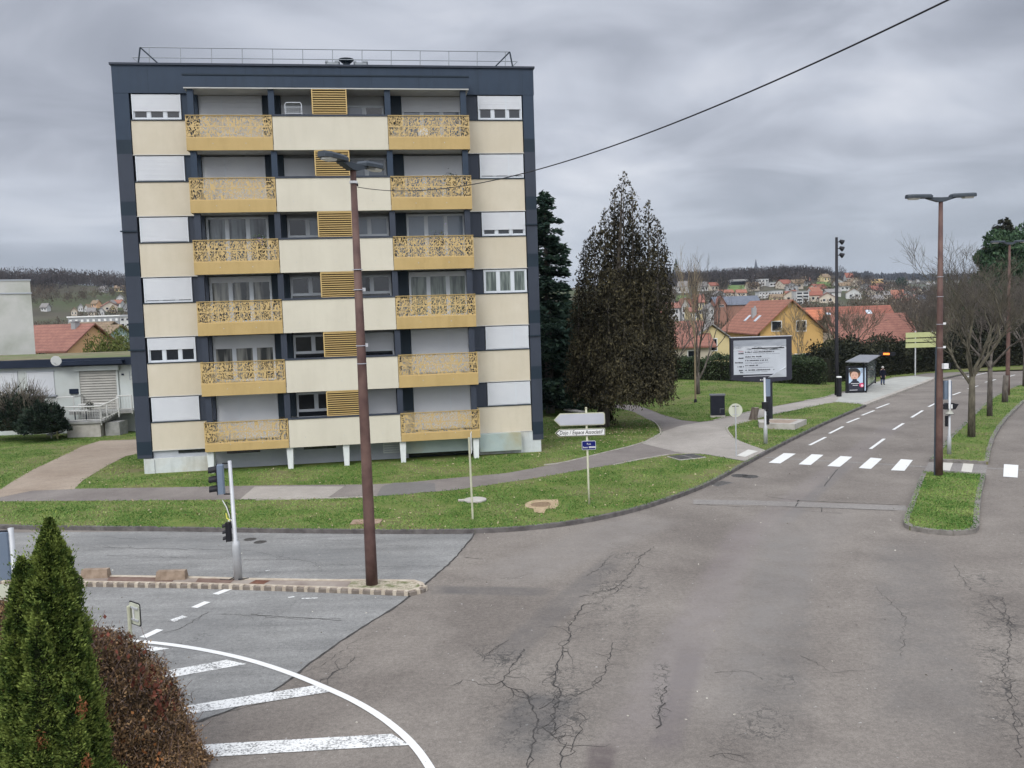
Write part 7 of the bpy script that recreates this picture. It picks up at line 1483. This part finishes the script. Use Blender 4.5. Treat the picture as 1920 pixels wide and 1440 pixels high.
for px, pb in ((1240, 540), (1246, 556), (1258, 548), (1300, 538), (1336, 545), (1347, 560), (1410, 545), (1470, 541), (1484, 548), (1495, 541), (1500, 536), (1533, 549), (1572, 537), (1583, 545), (1600, 536), (1600, 560), (1623, 545), (1640, 556), (1648, 545), (1667, 538), (1676, 552), (1692, 545), (1718, 548), (1742, 552), (1752, 560), (1765, 548), (1488, 566), (1530, 566), (1550, 568), (1640, 570), (1690, 574), (1705, 580), (205, 584)):
    X, Y, z = hillpt(px, pb); w = _r.uniform(7, 10.5); he = _r.uniform(2.5, 4.2); rf, wl = _r.choice([(R_gr, 'beige'), (R_rd, 'beige'), (R_br, 'white'), (R_br, 'beige'), (R_dk, 'beige'), (R_gr, 'grey')])
    nm_ = {id(R_gr): 'grey', id(R_rd): 'red', id(R_or): 'orange', id(R_br): 'brown', id(R_dk): 'dark red'}[id(rf)]
    side = 'left' if px < 300 else 'right'; HILL_N = globals().get('HILL_N', 0)+1
    house('hillside_house', 'small %s house with %s roof, %s hillside, %d percent across the photo' % (wl, nm_, side, round(px/19.2)), X, Y, z, w, w*.8, he, he+w*.3, _r.uniform(-.6, .6), rf, wl, _r.choice('xy'), [('f', -w*.2, he*.3, he*.7, 1.4), ('f', w*.2, he*.3, he*.7, 1.4)], group='small houses dotted over the hillside', thick=.3)
# modern and special buildings on the slope
def hblock(name, lbl, px0, px1, pt, pb, wall, rows, cols, d=9, **k):
    X, Y, z = hillpt((px0+px1)/2, pb); return flatblock(name, lbl, px0, px1, pt, pb, Y, d, wall, rows, cols, z0=z, **k)
hblock('modern_house', 'long modern house with a dark glass front above a green field', 1369, 1402, 525.5, 534, 'grey', 1, 1, ww=.94, hw=.8)
hblock('white_villa', 'stepped white villa right of the church spire, upper part', 1422, 1441, 524, 536.5, 'white', 2, 3, ww=.5, hw=.4); hblock('white_villa', 'smaller white villa right of the stepped one', 1443, 1456, 530, 537, 'white', 1, 2, ww=.6, hw=.4)
hblock('white_villa', 'white flat roofed villa with balconies below the spire', 1423, 1446, 548, 560, 'white', 2, 4, ww=.5, hw=.3); hblock('white_villa', 'white flat roofed villa beside the one with balconies', 1446.5, 1468, 546, 556, 'white', 1, 4, ww=.4, hw=.4)
hblock('terraced_flats', 'white terraced flats with dark balcony bands', 1493, 1517, 547, 571, 'white', 4, 2, ww=.75, hw=.5); hblock('orange_flats', 'orange flat roofed apartments on the hilltop', 1621, 1656, 524, 535, 'lemon', 2, 5, ww=.5, hw=.45)
flatblock('grey_roof_hall', 'long hall with a blue grey slate roof and brick gable', 1342, 1425, 571, 600, 330, 12, 'brick', 1, 7, trim=False, wm=M_wpaint, ww=.2, hw=.2)
Yh = 330; c = at(1383, 571, Yh); z0 = tz(c[0], Yh); house('slate_roof_hall', 'blue grey slate roof of the long hall', c[0]+.3, Yh+6, z0, 83*Yh/FPX, 12.5, pz(1383, 571, Yh)-z0, pz(1383, 556, Yh+6)-z0, 0, R_sl, 'brick', 'x', [], cat='building')
c = at(1352, 565, Yh-1); z0 = tz(c[0], Yh-1); house('brick_gable', 'brick gable front of the long hall', c[0], Yh+1, z0, 17*Yh/FPX, 5, pz(1352, 570, Yh)-z0, pz(1352, 555.5, Yh)-z0, 0, R_dk, 'brick', 'y', [('f', 0, pz(1352, 575, Yh)-z0, pz(1352, 572, Yh)-z0, 1.8)], cat='building')
for px, pe, pr2, w, Yq, rf, wl, ax, lb in ((1262, 577, 568, 24, 300, R_rd, 'white', 'x', 'white house with a red roof behind the brown conifer edge'), (1285, 572, 560, 15, 305, R_rd, 'white', 'y', 'half timbered white gable in the town'), (1296, 573, 561, 16, 312, R_dk, 'brick', 'x', 'dark red roofed house in the town'), (1313, 566, 552, 17, 320, R_rd, 'cream', 'x', 'taller red roofed house in the town'), (1300, 584, 577, 14, 280, R_rd, 'cream', 'x', 'small red roofed house low in the town'), (1333, 578, 571, 10, 300, R_gr, 'white', 'y', 'narrow white house left of the slate roof')):
    c = at(px, pe, Yq); z0 = tz(c[0], Yq); w_ = w*Yq/FPX; he = pz(px, pe, Yq)-z0; hr = pz(px, pr2, Yq)-z0
    wins = [('f', u*w_, he-1.9, he-.6, w_*.14) for u in (-.28, 0, .28)]+[('f', u*w_, he-4.3, he-3.0, w_*.14) for u in (-.28, 0, .28)]
    house('town_house', lb, c[0], Yq+4, z0, w_, 7, he, hr, .05, rf, wl, ax, wins, chim=[(w_*.3, 0, hr+.5)])
# church spire on the ridge
X, Y, z = hillpt(1417.5, 516); t = thing('church_spire', 'thin dark church spire on the ridge', 'spire', (X, Y, z)); hs = pz(1417.5, 486, Y)-z
mb = MB(); mb.box(-1.6, 1.6, -1.6, 1.6, -1, hs*.35, WALLS['grey']); mb.build('tower', None, t); mb = MB(); mb.lathe([(2.6, hs*.35), (1.9, hs*.5), (.15, hs)], 8, R_sl); mb.build('spire_roof', R_sl, t)
# green field under the modern house
M_field = mat('green_field', (.075, .12, .035), (.10, .15, .045), .05, .95, coord='World')
def field(lbl, quad):
    P3 = []; Q = []
    for px, py in quad: X, Y, z = hillpt(px, py); Q.append((X, Y))
    bm = bmesh.new(); n = 8; vs = {}
    for i in range(n+1):
        for j in range(n+1):
            u_, v_ = i/n, j/n; X = (Q[0][0]*(1-u_)+Q[1][0]*u_)*(1-v_)+(Q[3][0]*(1-u_)+Q[2][0]*u_)*v_; Yy = (Q[0][1]*(1-u_)+Q[1][1]*u_)*(1-v_)+(Q[3][1]*(1-u_)+Q[2][1]*u_)*v_; vs[i, j] = bm.verts.new((X, Yy, tz(X, Yy)+.9))
    for i in range(n):
        for j in range(n): bm.faces.new((vs[i, j], vs[i+1, j], vs[i+1, j+1], vs[i, j+1]))
    me = bpy.data.meshes.new('field'); bm.to_mesh(me); bm.free(); me.materials.append(M_field); o = bpy.data.objects.new('field', me); COL.objects.link(o); struct(o); return Q
FIELDS = [field('', [(1362, 551), (1402, 551), (1400, 537), (1366, 537)]), field('', [(1528, 541), (1560, 541), (1556, 531), (1532, 531)]), field('', [(1266, 567), (1292, 567), (1290, 557), (1270, 557)])]
# ---- woods: a mass too large to count
def wood(name, lbl, P_, hmin, hmax, m, seed, per=55, L=(1.0, 2.2), rad=.34, wid=.35):
    r = np.random.default_rng(seed); n = len(P_); H = r.uniform(hmin, hmax, n); C = []; D = []
    z = np.array([tz(x, y) for x, y in P_]); k = n*per; idx = np.repeat(np.arange(n), per); o = unit(r.normal(size=(k, 3))); q = r.random(k)**.4
    hh = H[idx]; C = np.column_stack([P_[idx, 0]+o[:, 0]*q*hh*rad, P_[idx, 1]+o[:, 1]*q*hh*rad, z[idx]+hh*(.56+.44*o[:, 2]*q)])
    D = unit(o*.5+np.array([0, 0, 1.1])+r.normal(0, .3, (k, 3))); sc_ = r.uniform(*L, k)*(hh/hmax)
    v = np.clip(r.random(k)*.7+r.random(n)[idx]*.5-.1, 0, 1)
    return tag(leaves(name, C, D, sc_, sc_*wid, m, None, v, seed), lbl, 'wood', kind='stuff')
M_wood = leaf_mat('winter_wood', (.022, .021, .023), (.085, .075, .072), (.044, .039, .040), .012, .95)
M_woodb = leaf_mat('brown_scrub', (.035, .030, .022), (.14, .11, .082), (.075, .060, .046), .03, .95)
r = np.random.default_rng(500)
def scatter(n, txr, yr, keep=None):
    out = []
    while len(out) < n:
        tx = r.uniform(*txr); Y = yr[0]+(yr[1]-yr[0])*r.random(); X = tx*Y
        if keep is None or keep(tx, X, Y): out.append((X, Y))
    return np.array(out)
HP = np.array([(o.location.x, o.location.y) for o in COL.objects if o.parent is None and o.get('group') is None and o.name.split('.')[0] in ('hillside_house', 'modern_house', 'white_villa', 'terraced_flats', 'orange_flats', 'church_spire')])
def clear(tx, X, Y):
    for Q in FIELDS:
        if inside(np.array([[X, Y]]), Q)[0] : return False
        if min(q[0] for q in Q)-3 < X < max(q[0] for q in Q)+3 and 0 < min(q[1] for q in Q)-Y < 22: return False
    d = HP-np.array([X, Y]); return not np.any((np.abs(d[:, 0]) < 11+.0*d[:, 1]) & (d[:, 1] > -8) & (d[:, 1] < 75))
wood('wood', 'grey winter woodland covering the opposite hillside', scatter(2300, (.12, .36), (640, 940), clear), 8, 14, M_wood, 501, 44)
wood('wood', 'dark winter wood on the left hillside', scatter(1500, (-.66, -.40), (620, 920), clear), 9, 15, M_wood, 502, 44)
wood('scrub', 'brown winter trees and scrub on the lower slopes', scatter(1100, (.12, .52), (400, 720), clear), 6, 10, M_woodb, 503, 50, (.8, 1.6))
wood('scrub', 'brown scrub below the left hillside', scatter(600, (-.66, -.40), (420, 640), clear), 6, 9, M_woodb, 504, 50, (.8, 1.6))
wood('scrub', 'brown bare trees filling the valley behind the houses', scatter(330, (.13, .56), (165, 310), lambda tx, X, Y: not (.2 < tx < .3 and Y > 250)), 6, 8.5, M_woodb, 505, 130, (.4, 1.1), wid=.2)
wood('scrub', 'brown trees between the annex and the far slab', scatter(60, (-.60, -.42), (140, 215)), 4.5, 6.5, M_woodb, 506, 130, (.4, 1.0), wid=.2)
wood('scrub', 'trees behind the hillside on the right', scatter(420, (.38, .70), (500, 1300)), 8, 13, M_wood, 507, 50, (1, 2.4))
M_farw = leaf_mat('far_wood', (.020, .022, .026), (.05, .05, .055), None, .004, .95)
wood('far_wood', 'dark wooded ridge on the far horizon', scatter(1100, (.30, .80), (2300, 2700)), 10, 17, M_farw, 508, 16, (12, 20), wid=.5, rad=.9)
# trees that stand out on the skyline
sky_trees = [(1268, 486, 'dark pointed conifer on the left of the ridge'), (1470, 496, 'rounded bare tree on the ridge right of the spire'), (1522, 500, 'wide bare tree on the hilltop by the red roof'), (1553, 499, 'tall round bare tree left of the black pole'), (1576, 498, 'round bare tree right of the black pole'), (1607, 510, 'small bare tree by the dark red house'), (1624, 516, 'low round tree left of the orange flats'), (1690, 519, 'dark green cedar on the ridge right of the flats'), (1340, 499, 'tall bare tree on the ridge above the modern house'), (1390, 500, 'bare tree above the right end of the modern house')]
for k, (px, pt, lb) in enumerate(sky_trees):
    X, Y, z = hillpt(px, 524); h = pz(px, pt, Y)-z; con = k in (0, 7); t = thing('ridge_tree', lb, 'tree', (X, Y, z)); rr2 = np.random.default_rng(700+k); n = 520; o = unit(rr2.normal(size=(n, 3))); q = rr2.random(n)**.35
    if k == 0: C = np.column_stack([o[:, 0]*h*.2, o[:, 1]*h*.2, rr2.random(n)**1.6*h]); C[:, :2] *= (1-C[:, 2:3]/h)*1.3
    else: C = np.column_stack([o[:, 0]*q*h*.36, o[:, 1]*q*h*.36, h*(.6+.4*o[:, 2]*q)])
    mb = MB(); mb.tube([(0, 0, -1), (0, 0, h*.6)], [.35, .15], 6, M_barkg)
    for j in range(6): mb.tube([(0, 0, h*.3), (cos(j*1.05)*h*.15, sin(j*1.05)*h*.15, h*.55), (cos(j*1.05)*h*.24, sin(j*1.05)*h*.24, h*.8)], [.14, .1, .04], 4, M_barkg, cap=False)
    mb.build('trunk', M_barkg, t); leaves('crown', C, unit(o*.6+np.array([0, 0, .8])), 1.3 if not con else 1.6, .22 if not con else .7, M_fir if con else M_wood, t, seed=k)
# far town speckles on the distant slope
for k, (px, py, w) in enumerate(((1697, 527, 7), (1707, 527, 5), (1720, 526, 6), (1741, 531, 8), (1752, 530, 6), (1765, 529, 8), (1780, 532, 7), (1746, 536, 10), (1795, 527, 6))):
    X, Y, z = hillpt(px, py+3, 900, 2300); w_ = w*Y/FPX; house('distant_house', ['far white house under the horizon, left end', 'far white house, second from the left', 'far white house just left of the lamp', 'far pale house right of the lamp', 'far pale house in the gap right of the lamp', 'far pale house among twigs', 'far pale house lowest of the right group', 'far broad pale house by the lamp', 'far pale house under the bare branches'][k], X, Y, z, w_, w_*.7, max(3.5, pz(px, py+.5, Y)-z), max(6, pz(px, py-1.5, Y)-z), .2*k, R_gr if k % 3 else R_br, 'white', 'x', [], over=.4, thick=.4)

# ---- a few things on the balconies
def on_balcony(u, n, z): return (BX+cos(BH)*u+sin(BH)*n, BY+sin(BH)*u-cos(BH)*n, z)
M_flow = leaf_mat('purple_flower', (.06, .05, .02), (.30, .22, .50), (.05, .10, .04), 3, .8)
for k, (u, zt, lb) in enumerate(((5.3, 10.55, 'pot with purple flowers behind the left screen, third balcony from the top'), (13.4, 10.55, 'pot with purple flowers behind the right screen, third balcony from the top'), (14.1, 13.25, 'green potted plant behind the right screen, second balcony from the top'))):
    x, y, z = on_balcony(u, .75, zt-1.52+.241); t = thing('flower_pot', lb, 'potted plant', (x, y, z)); rq = np.random.default_rng(k); mb = MB(); mb.lathe([(.12, 0), (.18, .32), (.19, .34)], 12, M_step); mb.build('pot', M_step, t)
    mb = MB(); mb.tube([(0, 0, .3), (0, 0, .9)], .012, 5, M_barkg); mb.build('stem', M_barkg, t); leaves('foliage', rq.normal(0, 1, (420, 3))*np.array([.2, .12, .2])+np.array([0, 0, 1.08]), unit(rq.normal(size=(420, 3))+np.array([0, 0, .5])), .09, .05, M_flow if k < 2 else M_bush, t, seed=k)
x, y, z = on_balcony(12.85, .6, 15.95-1.52+.241); t = thing('balcony_chair', 'white plastic chair behind the top right balcony screen', 'chair', (x, y, z), BH)
mb = MB(); mb.box(-.22, .22, -.22, .22, .42, .45, M_wpaint); mb.build('seat', M_wpaint, t); mb = MB(); mb.box(-.22, .22, .20, .23, .45, .86, M_wpaint); mb.build('backrest', M_wpaint, t)
for a in (-.2, .2):
    for b in (-.2, .2): mb = MB(); mb.box(a-.02, a+.02, b-.02, b+.02, 0, .42, M_wpaint); mb.build('leg', M_wpaint, t)
# ================================================================ thin winter haze
mb = MB(); mb.box(-6900, 6900, -6900, 6900, -20, 130); hz = mb.build('haze', None); hm = bpy.data.materials.new('haze_air'); hm.use_nodes = True; t_ = hm.node_tree; t_.nodes.clear()
pv = t_.nodes.new('ShaderNodeVolumePrincipled'); pv.inputs['Color'].default_value = (.72, .80, .92, 1); pv.inputs['Density'].default_value = .00006; pv.inputs['Anisotropy'].default_value = .1
ou = t_.nodes.new('ShaderNodeOutputMaterial'); t_.links.new(pv.outputs[0], ou.inputs['Volume']); hz.data.materials.clear(); hz.data.materials.append(hm); hz['kind'] = 'stuff'
